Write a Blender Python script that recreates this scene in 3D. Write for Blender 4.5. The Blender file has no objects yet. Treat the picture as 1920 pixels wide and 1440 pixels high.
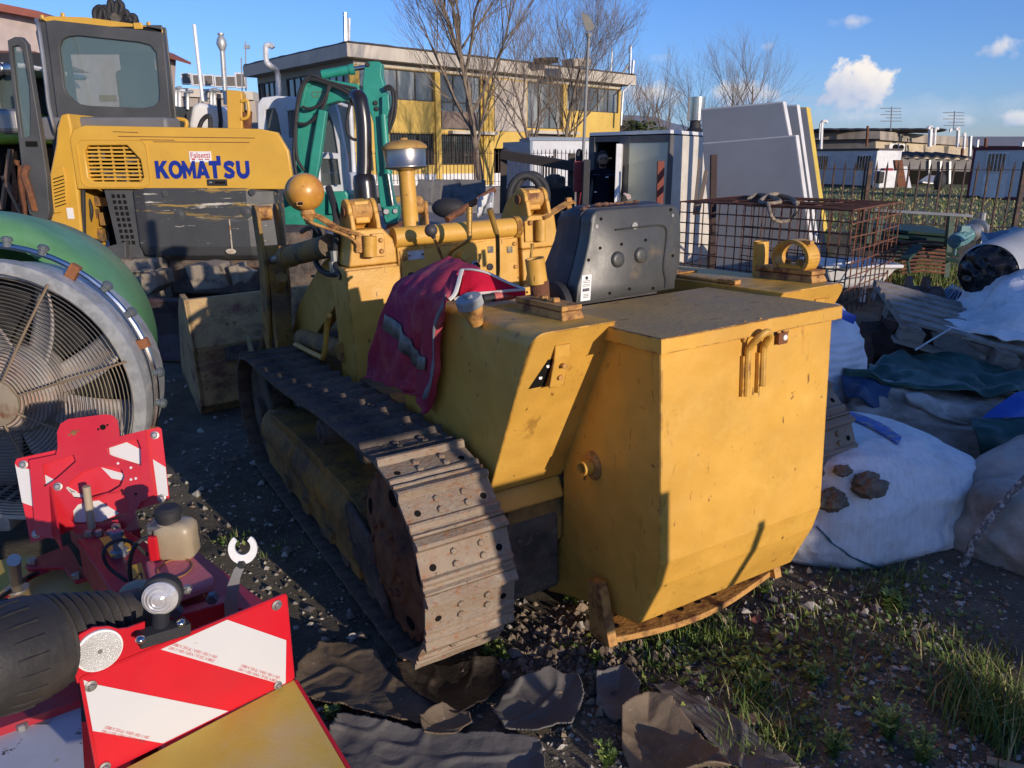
import bpy, bmesh, math, random
from mathutils import Vector, Matrix, noise
R = math.radians; V = Vector; Rand = random.Random; cos = math.cos; sin = math.sin; PI = math.pi; MATS = bpy.data.materials
rnd = Rand(7)
S = bpy.context.scene
COL = S.collection
CAMH, FPX = 1.6, 1442.0
PITCH = math.atan(420 / FPX)
cam_data = bpy.data.cameras.new("camera")
cam_data.sensor_fit = 'HORIZONTAL'
cam_data.sensor_width = 36.0
cam_data.lens = 36.0 * FPX / 1920.0
cam_data.clip_start = 0.05
cam_data.clip_end = 20000
cam = bpy.data.objects.new("camera", cam_data)
cam.location = (0, 0, CAMH)
cam.rotation_euler = (PI / 2 - PITCH, 0, 0)
COL.objects.link(cam)
S.camera = cam
SUN_EL = R(11.5)
SUN_AZ = math.atan2(0.616, -0.788)            # clockwise from +Y
TO_SUN = V((sin(SUN_AZ) * cos(SUN_EL), cos(SUN_AZ) * cos(SUN_EL), sin(SUN_EL)))
sun_data = bpy.data.lights.new("sun", 'SUN')
sun_data.energy = 3.6
sun_data.angle = R(0.53)
sun_data.color = (1.0, 0.85, 0.70)
sun = bpy.data.objects.new("sun", sun_data)
sun.rotation_euler = TO_SUN.to_track_quat('Z', 'Y').to_euler()
sun.location = (10, -10, 12)
COL.objects.link(sun)
world = bpy.data.worlds.new("World")
S.world = world
world.use_nodes = True
wn, wl = world.node_tree.nodes, world.node_tree.links
wn.clear()
def wnode(t, **k):
 n = wn.new(t)
 for a, b in k.items():
  setattr(n, a, b)
 return n
def wmath(op, a, b=None, c=None, clamp=False):
 n = wnode('ShaderNodeMath', operation=op, use_clamp=clamp)
 for i, x in enumerate((a, b, c)):
  if x is None: continue
  if isinstance(x, (int, float)): n.inputs[i].default_value = x
  else: wl.new(x, n.inputs[i])
 return n.outputs[0]
sky = wnode('ShaderNodeTexSky', sky_type='NISHITA', sun_disc=False, sun_elevation=SUN_EL, sun_rotation=SUN_AZ,
   altitude=100, air_density=1.0, dust_density=0.3, ozone_density=6.0)
tc = wnode('ShaderNodeTexCoord')
sep = wnode('ShaderNodeSeparateXYZ')
wl.new(tc.outputs['Generated'], sep.inputs[0])
tint = wnode('ShaderNodeMix', data_type='RGBA', blend_type='MULTIPLY')
tint.inputs[0].default_value = 1.0
tint.inputs[7].default_value = (1.12, .96, 1.12, 1)
wl.new(sky.outputs[0], tint.inputs[6])
sky_out = tint.outputs[2]
def direction(px, py):
 return math.atan2((px - 960), FPX * cos(PITCH) - (py - 720) * sin(PITCH)), math.atan2(
  -FPX * sin(PITCH) - (py - 720) * cos(PITCH),
  math.hypot(px - 960, FPX * cos(PITCH) - (py - 720) * sin(PITCH)))
azim = wmath('ARCTAN2', sep.outputs[0], sep.outputs[1])
elev = wmath('ARCSINE', sep.outputs[2])
def wnoise(scale, detail, dist=0.0, rough=0.55):
 n = wnode('ShaderNodeTexNoise')
 n.inputs['Scale'].default_value = scale
 n.inputs['Detail'].default_value = detail
 n.inputs['Roughness'].default_value = rough
 n.inputs['Distortion'].default_value = dist
 wl.new(tc.outputs['Generated'], n.inputs['Vector'])
 return n.outputs['Fac']
nz1, nz2 = wnoise(26, 8, 0.3), wnoise(70, 6)
nzl = wnode('ShaderNodeTexNoise')
nzl.inputs['Scale'].default_value = 6; nzl.inputs['Detail'].default_value = 5
mpl = wnode('ShaderNodeMapping'); mpl.inputs['Scale'].default_value = (1, 1, 9)
wl.new(tc.outputs['Generated'], mpl.inputs[0]); wl.new(mpl.outputs[0], nzl.inputs['Vector'])
def add_cloud(px, py, wpx, hpx, strength, soft, bright, base, edge=1.0):
 """mixes one cloud into sky_out: half-widths in degrees of sky, white lit top and grey-blue base"""
 global sky_out
 a0, e0 = direction(px, py)
 ra, re = wpx / FPX, hpx / FPX
 dx = wmath('DIVIDE', wmath('SUBTRACT', azim, a0), ra)
 dy = wmath('DIVIDE', wmath('SUBTRACT', elev, e0), re)
 d = wmath('SQRT', wmath('ADD', wmath('MULTIPLY', dx, dx), wmath('MULTIPLY', dy, dy)))
 n = wmath('ADD', wmath('MULTIPLY', wmath('SUBTRACT', nz1, 0.5), 2.2 * edge), wmath('MULTIPLY', wmath('SUBTRACT', nz2, 0.5), 1.1 * edge))
 m = wmath('MULTIPLY', wmath('DIVIDE', wmath('SUBTRACT', wmath('ADD', 1.0, n), d), soft, clamp=True), strength)
 lit = wmath('ADD', wmath('MULTIPLY', wmath('ADD', dy, wmath('ADD', wmath('MULTIPLY', dx, 0.35), wmath('MULTIPLY', n, 0.9))), 0.55), 0.45, clamp=True)
 cm = wnode('ShaderNodeMix', data_type='RGBA')
 wl.new(lit, cm.inputs[0])
 cm.inputs[6].default_value = (*base, 1)
 cm.inputs[7].default_value = (*bright, 1)
 mx = wnode('ShaderNodeMix', data_type='RGBA')
 wl.new(m, mx.inputs[0])
 wl.new(sky_out, mx.inputs[6])
 wl.new(cm.outputs[2], mx.inputs[7])
 sky_out = mx.outputs[2]
CLB, CLG = (5.6, 5.2, 4.9), (2.6, 3.1, 4.3)
add_cloud(1588, 162, 62, 36, 0.97, 0.30, CLB, CLG)
add_cloud(1872, 92, 30, 20, 0.85, 0.6, CLB, CLG)
add_cloud(1600, 40, 30, 12, 0.7, 0.9, CLB, CLG)
add_cloud(1434, 88, 15, 11, 0.55, 0.9, CLB, CLG)
add_cloud(1235, 110, 22, 8, 0.2, 1.2, CLB, CLG)
add_cloud(1905, 222, 26, 13, 0.8, 0.6, CLB, CLG)
add_cloud(1200, 180, 60, 20, 0.8, 0.8, CLB, CLG)
add_cloud(1405, 175, 62, 24, 0.85, 0.6, CLB, CLG)
add_cloud(1500, 185, 50, 12, 0.5, 0.8, (2.9, 3.3, 4.3), (2.3, 2.9, 4.1))
add_cloud(1810, 225, 40, 9, 0.4, 1.0, CLB, CLG)
add_cloud(1600, 222, 60, 9, 0.35, 1.0, CLB, CLG)
add_cloud(1750, 208, 260, 26, 0.45, 1.2, (3.4, 3.9, 4.7), (3.0, 3.7, 4.8))
bgn = wnode('ShaderNodeBackground')
hsv = wnode('ShaderNodeHueSaturation')
hsv.inputs['Saturation'].default_value = 1.0
wl.new(sky_out, hsv.inputs['Color'])
wl.new(hsv.outputs[0], bgn.inputs[0])
bgn.inputs[1].default_value = 0.15
wo = wnode('ShaderNodeOutputWorld')
wl.new(bgn.outputs[0], wo.inputs[0])
S.view_settings.view_transform = 'Standard'
S.view_settings.look = 'None'
S.view_settings.exposure = 0.22
S.view_settings.gamma = 1.0
S.cycles.max_bounces = 6
S.cycles.diffuse_bounces = 4
S.cycles.glossy_bounces = 3
S.cycles.transmission_bounces = 4
S.cycles.transparent_max_bounces = 8
S.cycles.use_denoising = True
S.cycles.caustics_reflective = False
S.cycles.caustics_refractive = False
CP, SP = cos(PITCH), sin(PITCH)
def ray(px, py):
 u, v = (px - 960) / FPX, (py - 720) / FPX
 return V((u, CP - v * SP, -SP - v * CP))
def W(px, py, **k):
 d, o = ray(px, py), V((0, 0, CAMH))
 (a, val), = k.items()
 if a == 'd': return o + d * val
 i = 'xyz'.index(a)
 return o + d * ((val - o[i]) / d[i])
MROT = Matrix.Rotation(R(30), 3, 'Z') @ Matrix.Rotation(R(-2), 3, 'Y') @ Matrix.Rotation(R(-2.2), 3, 'X')
MORG = W(759, 1259, z=0)
def L(px, py, **k):
 d, o = MROT.transposed() @ ray(px, py), MROT.transposed() @ (V((0, 0, CAMH)) - MORG)
 (a, val), = k.items()
 i = 'xyz'.index(a)
 return o + d * ((val - o[i]) / d[i])
def ground_z(x, y):
 q = MROT.transposed() @ (V((x, y, 0)) - MORG)
 w = 1.0
 for val, lo, hi in ((q.x, -0.2, 2.0), (q.y, -0.4, 2.9)):
  dd = max(lo - val, 0, val - hi)
  w *= max(0.0, 1 - dd / 1.3)
 w = w * w * (3 - 2 * w)
 pz = (MROT @ V((q.x, q.y, 0))).z + MORG.z
 return pz * w - 0.012 * w
def tag(o, label=None, cat=None, group=None, kind=None):
 if label: o['label'] = label
 if cat: o['category'] = cat
 if group: o['group'] = group
 if kind: o['kind'] = kind
 return o
def empty(name, label, cat, loc=(0, 0, 0), rz=0, group=None, rot=None):
 o = bpy.data.objects.new(name, None)
 o.empty_display_size = 0.1
 COL.objects.link(o)
 o.location = loc
 o.rotation_euler = rot if rot else (0, 0, R(rz))
 return tag(o, label, cat, group)
def copy_tree(o, parent=None):
 c = o.copy()
 COL.objects.link(c)
 if parent: c.parent = parent
 for ch in list(o.children):
  copy_tree(ch, c)
 return c
class MB:
 def __init__(s):
  s.v, s.f, s.sm, s.mi, s.m = [], [], [], [], 0
  s.X = None
 def add(s, vs, fs, smooth=False):
  b = len(s.v)
  if s.X is not None: vs = [s.X @ V(v) for v in vs]
  s.v += [tuple(v) for v in vs]
  for f in fs:
   s.f.append([i + b for i in f]); s.sm.append(smooth); s.mi.append(s.m)
  return s
 def hexa(s, p):     # bottom 4 ccw, top 4 ccw
  return s.add(p, [(3, 2, 1, 0), (4, 5, 6, 7), (0, 1, 5, 4), (1, 2, 6, 5), (2, 3, 7, 6), (3, 0, 4, 7)])
 def box2(s, a, b):
  (x0, y0, z0), (x1, y1, z1) = a, b
  return s.hexa([(x0, y0, z0), (x1, y0, z0), (x1, y1, z0), (x0, y1, z0), (x0, y0, z1), (x1, y0, z1), (x1, y1, z1), (x0, y1, z1)])
 def box(s, c, size, rot=None):
  h = [x / 2 for x in size]
  M = rot if rot is not None else Matrix.Identity(3)
  c = V(c)
  return s.hexa([tuple(c + M @ V((sx * h[0], sy * h[1], sz * h[2]))) for sz in (-1, 1) for sx, sy in ((-1, -1), (1, -1), (1, 1), (-1, 1))])
 def beam(s, p0, p1, w, h, up=(0, 0, 1)):
  p0, p1 = V(p0), V(p1)
  d = (p1 - p0).normalized(); u = V(up)
  if abs(d.dot(u)) > .98: u = V((0, 1, 0))
  a = d.cross(u).normalized() * w / 2; b = a.cross(d).normalized() * h / 2
  return s.hexa([p0 - a - b, p0 + a - b, p0 + a + b, p0 - a + b, p1 - a - b, p1 + a - b, p1 + a + b, p1 - a + b])
 def prism(s, poly, axis, a, b, smooth=False):
  n = len(poly)
  def pt(q, t):
   return {'x': (t, q[0], q[1]), 'y': (q[0], t, q[1]), 'z': (q[0], q[1], t)}[axis]
  vs = [pt(q, a) for q in poly] + [pt(q, b) for q in poly]
  fs = [tuple(range(n))[::-1], tuple(range(n, 2 * n))] + [(i, (i + 1) % n, n + (i + 1) % n, n + i) for i in range(n)]
  return s.add(vs, fs, smooth)
 def slab(s, pts, nrm):      # planar polygon in space thickened along nrm
  n = len(pts); t = V(nrm)
  vs = [V(p) for p in pts] + [V(p) + t for p in pts]
  return s.add(vs, [tuple(range(n))[::-1], tuple(range(n, 2 * n))] + [(i, (i + 1) % n, n + (i + 1) % n, n + i) for i in range(n)])
 def loft(s, rings, caps=True, smooth=True, closed=True):
  n = len(rings[0]); vs = [p for r in rings for p in r]; fs = []
  for k in range(len(rings) - 1):
   for i in range(n if closed else n - 1):
    j = (i + 1) % n
    fs.append((k * n + i, k * n + j, (k + 1) * n + j, (k + 1) * n + i))
  if caps and closed:
   fs.append(tuple(range(n))[::-1]); fs.append(tuple(range((len(rings) - 1) * n, len(rings) * n)))
  return s.add(vs, fs, smooth)
 @staticmethod
 def frame(d):
  d = V(d).normalized()
  u = V((0, 0, 1)) if abs(d.z) < .9 else V((1, 0, 0))
  a = d.cross(u).normalized()
  return a, a.cross(d).normalized()
 def cyl(s, p0, p1, r, r2=None, n=16, caps=True):
  r2 = r if r2 is None else r2
  p0, p1 = V(p0), V(p1)
  a, b = s.frame(p1 - p0)
  ring = lambda p, q: [p + (a * cos(2 * PI * i / n) + b * sin(2 * PI * i / n)) * q for i in range(n)]
  return s.loft([ring(p0, r), ring(p1, r2)], caps)
 def lathe(s, prof, o, axis, n=24, caps=True):
  o, ax = V(o), V(axis).normalized()
  a, b = s.frame(ax)
  return s.loft([[o + ax * h + (a * cos(2 * PI * i / n) + b * sin(2 * PI * i / n)) * max(q, 1e-4) for i in range(n)] for q, h in prof], caps)
 def tube(s, pts, r, n=8, caps=True, closed=False, flat=1.0):
  P = [V(p) for p in pts]; m = len(P)
  rs = r if isinstance(r, (list, tuple)) else [r] * m
  rings = []; a = None
  for i in range(m):
   if closed: d = P[(i + 1) % m] - P[i - 1]
   else: d = P[min(i + 1, m - 1)] - P[max(i - 1, 0)]
   d = d.normalized() if d.length > 1e-9 else V((0, 0, 1))
   if a is None: a, b = s.frame(d)
   else:
    a = (a - d * a.dot(d)); a = a.normalized() if a.length > 1e-6 else s.frame(d)[0]
    b = a.cross(d).normalized()
   rings.append([P[i] + (a * cos(2 * PI * k / n) + b * flat * sin(2 * PI * k / n)) * rs[i] for k in range(n)])
  if closed: rings.append(rings[0])
  return s.loft(rings, caps and not closed)
 def sphere(s, c, r, seg=20, rings=12, sc=(1, 1, 1), lo=-90, hi=90):
  c = V(c)
  rr = []
  for k in range(rings + 1):
   t = R(lo + (hi - lo) * k / rings)
   rr.append([c + V((cos(t) * cos(2 * PI * i / seg) * r * sc[0], cos(t) * sin(2 * PI * i / seg) * r * sc[1], sin(t) * r * sc[2])) for i in range(seg)])
  return s.loft(rr, lo > -89.9 or hi < 89.9 or True)
 def bolt(s, c, n, r=.012, h=.01, seg=6):
  c, n = V(c), V(n).normalized()
  a, b = s.frame(n)
  ring = lambda p, q: [p + (a * cos(2 * PI * i / seg) + b * sin(2 * PI * i / seg)) * q for i in range(seg)]
  return s.loft([ring(c, r), ring(c + n * h, r), ring(c + n * (h + r * .2), r * .75)], True, False)
 def grid(s, fn, nu, nv, smooth=True):
  vs = [fn(i / nu, j / nv) for j in range(nv + 1) for i in range(nu + 1)]
  fs = [(j * (nu + 1) + i, j * (nu + 1) + i + 1, (j + 1) * (nu + 1) + i + 1, (j + 1) * (nu + 1) + i) for j in range(nv) for i in range(nu)]
  return s.add(vs, fs, smooth)
 def build(s, name, mats, parent=None, bevel=0, seg=2, sharp=35, solid=0, sub=0, fix=True, disp=None):
  me = bpy.data.meshes.new(name)
  me.from_pydata(s.v, [], s.f)
  for m in (mats if isinstance(mats, (list, tuple)) else [mats]): me.materials.append(m)
  me.polygons.foreach_set('use_smooth', s.sm); me.polygons.foreach_set('material_index', s.mi)
  if fix:
   bm = bmesh.new(); bm.from_mesh(me)
   bmesh.ops.recalc_face_normals(bm, faces=bm.faces)
   bm.to_mesh(me); bm.free()
  if any(s.sm): me.set_sharp_from_angle(angle=R(sharp))
  o = bpy.data.objects.new(name, me)
  COL.objects.link(o)
  if parent: o.parent = parent
  if solid:
   d = o.modifiers.new('solid', 'SOLIDIFY'); d.thickness = solid; d.offset = 0
  if sub:
   d = o.modifiers.new('sub', 'SUBSURF'); d.levels = d.render_levels = sub
  if bevel:
   d = o.modifiers.new('bevel', 'BEVEL'); d.width = bevel; d.segments = seg; d.limit_method = 'ANGLE'; d.angle_limit = R(35)
  return o
def spath(pts, k=6):
 """Catmull-Rom through the points"""
 P = [V(p) for p in pts]
 Q = [P[0] * 2 - P[1]] + P + [P[-1] * 2 - P[-2]]
 out = []
 for i in range(1, len(Q) - 2):
  for j in range(k):
   t = j / k
   out.append(0.5 * ((2 * Q[i]) + (Q[i + 1] - Q[i - 1]) * t + (2 * Q[i - 1] - 5 * Q[i] + 4 * Q[i + 1] - Q[i + 2]) * t * t + (3 * Q[i] - Q[i - 1] - 3 * Q[i + 1] + Q[i + 2]) * t ** 3))
 return out + [P[-1]]
def arc(c, r, a0, a1, n, plane='yz', x=0):
 out = []
 for i in range(n + 1):
  t = R(a0 + (a1 - a0) * i / n)
  p, q = c[0] + r * cos(t), c[1] + r * sin(t)
  out.append((p, q))
 return out
def text_obj(name, body, size, M, mat, parent=None, offset=0.0, extrude=0.001, align='CENTER', sx=1.0):
 cu = bpy.data.curves.new(name, 'FONT')
 cu.body = body; cu.size = size; cu.extrude = extrude; cu.offset = offset
 cu.align_x = align; cu.align_y = 'CENTER'
 cu.materials.append(mat)
 o = bpy.data.objects.new(name, cu)
 COL.objects.link(o)
 bpy.context.view_layer.update()
 me = bpy.data.meshes.new_from_object(o.evaluated_get(bpy.context.evaluated_depsgraph_get()))
 bpy.data.objects.remove(o); bpy.data.curves.remove(cu)
 me.name = name
 if not me.materials: me.materials.append(mat)
 xs = [v.co.x for v in me.vertices]
 o = bpy.data.objects.new(name, me); COL.objects.link(o)
 o['w'] = max(xs) - min(xs)
 if parent: o.parent = parent
 o.matrix_local = M @ Matrix.Diagonal((sx, 1, 1, 1))
 return o
def basis(o, xa, ya):
 """4x4 with origin o, x axis xa, y axis as near ya as a right-handed frame allows"""
 x = V(xa).normalized(); z = x.cross(V(ya)).normalized(); y = z.cross(x)
 M = Matrix((x, y, z)).transposed().to_4x4(); M.translation = V(o)
 return M
def material(name, base, rough=0.6, metal=0.0, var=0.12, vscale=4.0, layers=(), bump=0.0, bscale=60.0, bdetail=4, edge=None, coords='Object', spec=0.5, extra=None, wave=None, dent=None):
 """base colour broken up by noise, then layers of dirt/rust/paint: dict(col, scale, lo, hi, [detail, stretch, fac, rough, axis])"""
 m = bpy.data.materials.new(name); m.use_nodes = True
 nt = m.node_tree; N, K = nt.nodes, nt.links
 N.clear()
 out = N.new('ShaderNodeOutputMaterial'); b = N.new('ShaderNodeBsdfPrincipled')
 K.new(b.outputs[0], out.inputs[0])
 b.inputs['Metallic'].default_value = metal
 b.inputs['Specular IOR Level'].default_value = spec
 t = N.new('ShaderNodeTexCoord'); co = t.outputs[coords]
 def nz(scale, detail=5, stretch=None, rough=.6, off=0):
  v = co
  if stretch or off:
   mp = N.new('ShaderNodeMapping'); mp.inputs['Scale'].default_value = stretch or (1, 1, 1); mp.inputs['Location'].default_value = (off, off * .7, off * 1.3)
   K.new(co, mp.inputs[0]); v = mp.outputs[0]
  n = N.new('ShaderNodeTexNoise'); n.inputs['Scale'].default_value = scale; n.inputs['Detail'].default_value = detail; n.inputs['Roughness'].default_value = rough
  K.new(v, n.inputs['Vector'])
  return n.outputs['Fac']
 def rng(x, lo, hi, a=0., z=1.):
  r = N.new('ShaderNodeMapRange'); r.inputs[1].default_value = lo; r.inputs[2].default_value = hi; r.inputs[3].default_value = a; r.inputs[4].default_value = z
  K.new(x, r.inputs[0]); return r.outputs[0]
 def mix(f, a, c, blend='MIX'):
  x = N.new('ShaderNodeMix'); x.data_type = 'RGBA'; x.blend_type = blend
  for i, q in ((0, f), (6, a), (7, c)):
   if isinstance(q, (int, float)): x.inputs[i].default_value = q
   elif isinstance(q, (tuple, list)): x.inputs[i].default_value = (*q[:3], 1)
   else: K.new(q, x.inputs[i])
  return x.outputs[2]
 off = (hash_name(name) % 97) * .37
 v = rng(nz(vscale, 6, off=off), .3, .7)
 lo = tuple(max(0, c * (1 - var)) for c in base); hi = tuple(min(1, c * (1 + var)) for c in base)
 c = mix(v, lo, hi)
 rg = rough
 rsock = None
 for i, l in enumerate(layers):
  f = rng(nz(l['scale'], l.get('detail', 6), l.get('stretch'), l.get('nr', .65), off + 3.1 * i + 1), l['lo'], l['hi'])
  if 'axis' in l:        # limited to a band of the object's own coordinates
   ax, a0, a1 = l['axis']
   s_ = N.new('ShaderNodeSeparateXYZ'); K.new(co, s_.inputs[0])
   g = rng(s_.outputs['xyz'.index(ax)], a0, a1)
   mm = N.new('ShaderNodeMath'); mm.operation = 'MULTIPLY'; K.new(f, mm.inputs[0]); K.new(g, mm.inputs[1]); f = mm.outputs[0]
  if l.get('fac', 1) != 1:
   mm = N.new('ShaderNodeMath'); mm.operation = 'MULTIPLY'; K.new(f, mm.inputs[0]); mm.inputs[1].default_value = l['fac']; f = mm.outputs[0]
  c = mix(f, c, l['col'])
  if 'rough' in l:
   if rsock is None:
    vv = N.new('ShaderNodeValue'); vv.outputs[0].default_value = rough; rsock = vv.outputs[0]
   q = N.new('ShaderNodeMix'); K.new(f, q.inputs[0]); K.new(rsock, q.inputs[2]); q.inputs[3].default_value = l['rough']; rsock = q.outputs[0]
 if edge:                    # worn edges: paint gone to rust where the bevelled normal departs from the face normal
  bv = N.new('ShaderNodeBevel'); bv.samples = 3; bv.inputs[0].default_value = edge.get('r', .006)
  ge = N.new('ShaderNodeNewGeometry'); dt = N.new('ShaderNodeVectorMath'); dt.operation = 'DOT_PRODUCT'
  K.new(bv.outputs[0], dt.inputs[0]); K.new(ge.outputs['Normal'], dt.inputs[1])
  e = rng(dt.outputs['Value'], .995, .93)
  f2 = rng(nz(edge.get('scale', 30), 5, off=5), edge.get('lo', .45), edge.get('hi', .62))
  mm = N.new('ShaderNodeMath'); mm.operation = 'MULTIPLY'; K.new(e, mm.inputs[0]); K.new(f2, mm.inputs[1])
  c = mix(mm.outputs[0], c, edge['col'])
 K.new(c, b.inputs['Base Color'])
 if rsock is not None: K.new(rsock, b.inputs['Roughness'])
 else:
  K.new(rng(nz(vscale * 3, 4, off=off + 2), .2, .8, max(.02, rough - .1), min(1, rough + .1)), b.inputs['Roughness'])
 if bump:
  bp = N.new('ShaderNodeBump'); bp.inputs['Strength'].default_value = bump; bp.inputs['Distance'].default_value = .02
  K.new(nz(bscale, bdetail, off=off + 9), bp.inputs['Height']); K.new(bp.outputs[0], b.inputs['Normal'])
 if dent:
  d2 = N.new('ShaderNodeBump'); d2.inputs['Strength'].default_value = dent[1]; d2.inputs['Distance'].default_value = .05
  K.new(nz(dent[0], 2, off=off + 6), d2.inputs['Height'])
  if bump: K.new(d2.outputs[0], bp.inputs['Normal'])
  else: K.new(d2.outputs[0], b.inputs['Normal'])
 if wave:
  wv = N.new('ShaderNodeTexWave'); wv.wave_type = 'BANDS'; wv.bands_direction = wave.get('dir', 'X'); wv.inputs['Scale'].default_value = wave['scale']; wv.inputs['Distortion'].default_value = wave.get('dist', 0); wv.inputs['Detail'].default_value = 2
  K.new(co, wv.inputs[0]); bp = N.new('ShaderNodeBump'); bp.inputs['Strength'].default_value = wave.get('s', .5); bp.inputs['Distance'].default_value = wave.get('d', .02)
  K.new(wv.outputs['Fac'], bp.inputs['Height']); K.new(bp.outputs[0], b.inputs['Normal'])
 if extra: extra(N, K, b)
 return m
def hash_name(s):
 h = 0
 for ch in s: h = (h * 31 + ord(ch)) & 0xffffff
 return h
def glass(name, col, rough=.05, alpha=.35, spec=.5):
 m = bpy.data.materials.new(name); m.use_nodes = True
 b = m.node_tree.nodes['Principled BSDF']
 b.inputs['Base Color'].default_value = (*col, 1); b.inputs['Roughness'].default_value = rough
 b.inputs['Alpha'].default_value = alpha; b.inputs['Specular IOR Level'].default_value = spec
 return m
RUST, RUST_D, RUST_O = (.13, .045, .018), (.05, .02, .012), (.30, .10, .03)
M = {}
YEL = (.66, .365, .060)
M['yellow'] = material('yellow_paint', YEL, .5, layers=(
 dict(col=(.55, .27, .03), scale=2.2, lo=.5, hi=.75, fac=.5), dict(col=(.80, .52, .12), scale=7, lo=.55, hi=.8, fac=.5),
 dict(col=(.30, .15, .03), scale=11, lo=.62, hi=.70, fac=.7, stretch=(1, 1, .3)), dict(col=RUST, scale=24, lo=.655, hi=.69, fac=.9),
 dict(col=RUST, scale=46, lo=.66, hi=.69, fac=.8, stretch=(1, 1, .25)), dict(col=(.35, .2, .06), scale=1.3, lo=.45, hi=.8, fac=.3)),
 bump=.10, bscale=70, dent=(4.0, .45), edge=dict(col=RUST, r=.007, lo=.42, hi=.56, scale=22))
M['yellow_top'] = material('faded_yellow_paint', (.46, .29, .10), .65, layers=(
 dict(col=(.36, .25, .11), scale=5, lo=.4, hi=.65, fac=.8), dict(col=(.20, .09, .04), scale=16, lo=.60, hi=.68, fac=.8, stretch=(1, 1.6, 1)),
 dict(col=RUST, scale=40, lo=.66, hi=.72, fac=.9)), bump=.12, bscale=50, edge=dict(col=RUST, r=.006, lo=.4, hi=.52))
M['yellow_dirty'] = material('grimy_yellow_paint', (.40, .21, .040), .75, layers=(
 dict(col=(.10, .075, .05), scale=3, lo=.42, hi=.62, fac=.9), dict(col=(.05, .042, .035), scale=9, lo=.5, hi=.7, fac=.8), dict(col=RUST, scale=18, lo=.62, hi=.7)), bump=.5, bscale=40)
M['rust_steel'] = material('rusty_track_steel', (.29, .23, .165), .7, .15, layers=(
 dict(col=(.27, .14, .07), scale=5, lo=.46, hi=.68, fac=.7), dict(col=(.29, .125, .05), scale=48, lo=.56, hi=.64, fac=.8),
 dict(col=(.36, .31, .24), scale=10, lo=.56, hi=.7, fac=.7), dict(col=(.07, .04, .025), scale=60, lo=.62, hi=.69, fac=.8)), bump=.35, bscale=70)
M['muddy_steel'] = material('muddy_track_steel', (.16, .125, .095), .85, .1, layers=(
 dict(col=(.06, .05, .045), scale=8, lo=.4, hi=.62), dict(col=(.20, .17, .13), scale=30, lo=.58, hi=.68, fac=.7), dict(col=(.22, .09, .035), scale=7, lo=.55, hi=.7, fac=.7)), bump=.6, bscale=60)
M['rust'] = material('brown_rust', (.15, .06, .03), .85, .1, layers=(dict(col=(.26, .10, .035), scale=12, lo=.45, hi=.65), dict(col=(.06, .03, .02), scale=25, lo=.55, hi=.7)), bump=.4, bscale=80)
M['rust_plate'] = material('rusty_yellow_plate', (.52, .27, .07), .7, layers=(dict(col=RUST, scale=14, lo=.48, hi=.62, fac=.9), dict(col=(.62, .38, .1), scale=30, lo=.6, hi=.7, fac=.6)), bump=.3, bscale=60, edge=dict(col=RUST, r=.004, lo=.35, hi=.5))
M['black'] = material('black_rubber', (.022, .022, .024), .7, bump=.1, bscale=40)
M['black_paint'] = material('black_paint', (.018, .015, .014), .28, layers=(dict(col=(.07, .03, .02), scale=8, lo=.58, hi=.7, rough=.8),), spec=.6)
M['dark'] = material('dark_void', (.012, .011, .010), .95, spec=.1)
M['chrome'] = material('bright_steel', (.62, .60, .57), .18, 1.0, var=.05)
M['steel'] = material('grey_steel', (.36, .35, .33), .45, .8, layers=(dict(col=RUST, scale=20, lo=.64, hi=.72, rough=.9),))
M['zinc'] = material('galvanised_steel', (.42, .43, .42), .5, .55, layers=(dict(col=(.55, .56, .54), scale=18, lo=.45, hi=.6, detail=2), dict(col=(.28, .12, .05), scale=4, lo=.62, hi=.72, fac=.8)), bump=.08, bscale=30)
M['grey_seat'] = material('dark_grey_enamel', (.052, .053, .049), .42, layers=(dict(col=(.17, .12, .06), scale=9, lo=.60, hi=.74, fac=.8), dict(col=(.26, .10, .05), scale=7, lo=.66, hi=.72, fac=.9), dict(col=(.1, .1, .095), scale=3, lo=.5, hi=.7, fac=.5)), bump=.03)
M['vinyl'] = material('worn_dark_vinyl', (.035, .030, .036), .6, layers=(dict(col=(.11, .085, .075), scale=10, lo=.55, hi=.7, fac=.6),), bump=.25, bscale=14)
M['white'] = material('white_paint', (.72, .72, .70), .45, layers=(dict(col=(.5, .48, .42), scale=5, lo=.55, hi=.75, fac=.5),))
M['sticker'] = material('white_sticker', (.80, .79, .76), .4, var=.03)
M['red'] = material('red_paint', (.52, .012, .022), .32, var=.08, layers=(dict(col=(.16, .07, .04), scale=18, lo=.71, hi=.74),))
M['red_dull'] = material('dull_red_paint', (.36, .012, .028), .42, layers=(dict(col=(.22, .09, .09), scale=6, lo=.5, hi=.75, fac=.5), dict(col=(.14, .07, .05), scale=24, lo=.68, hi=.72)))
M['ink'] = material('red_ink', (.52, .06, .06), .6, var=.02)
M['black_ink'] = material('black_ink', (.02, .02, .02), .6, var=.02)
M['warn'] = material('yellow_warning_sticker', (.62, .40, .04), .45, var=.05, layers=(dict(col=(.3, .22, .08), scale=16, lo=.58, hi=.7),))
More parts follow.
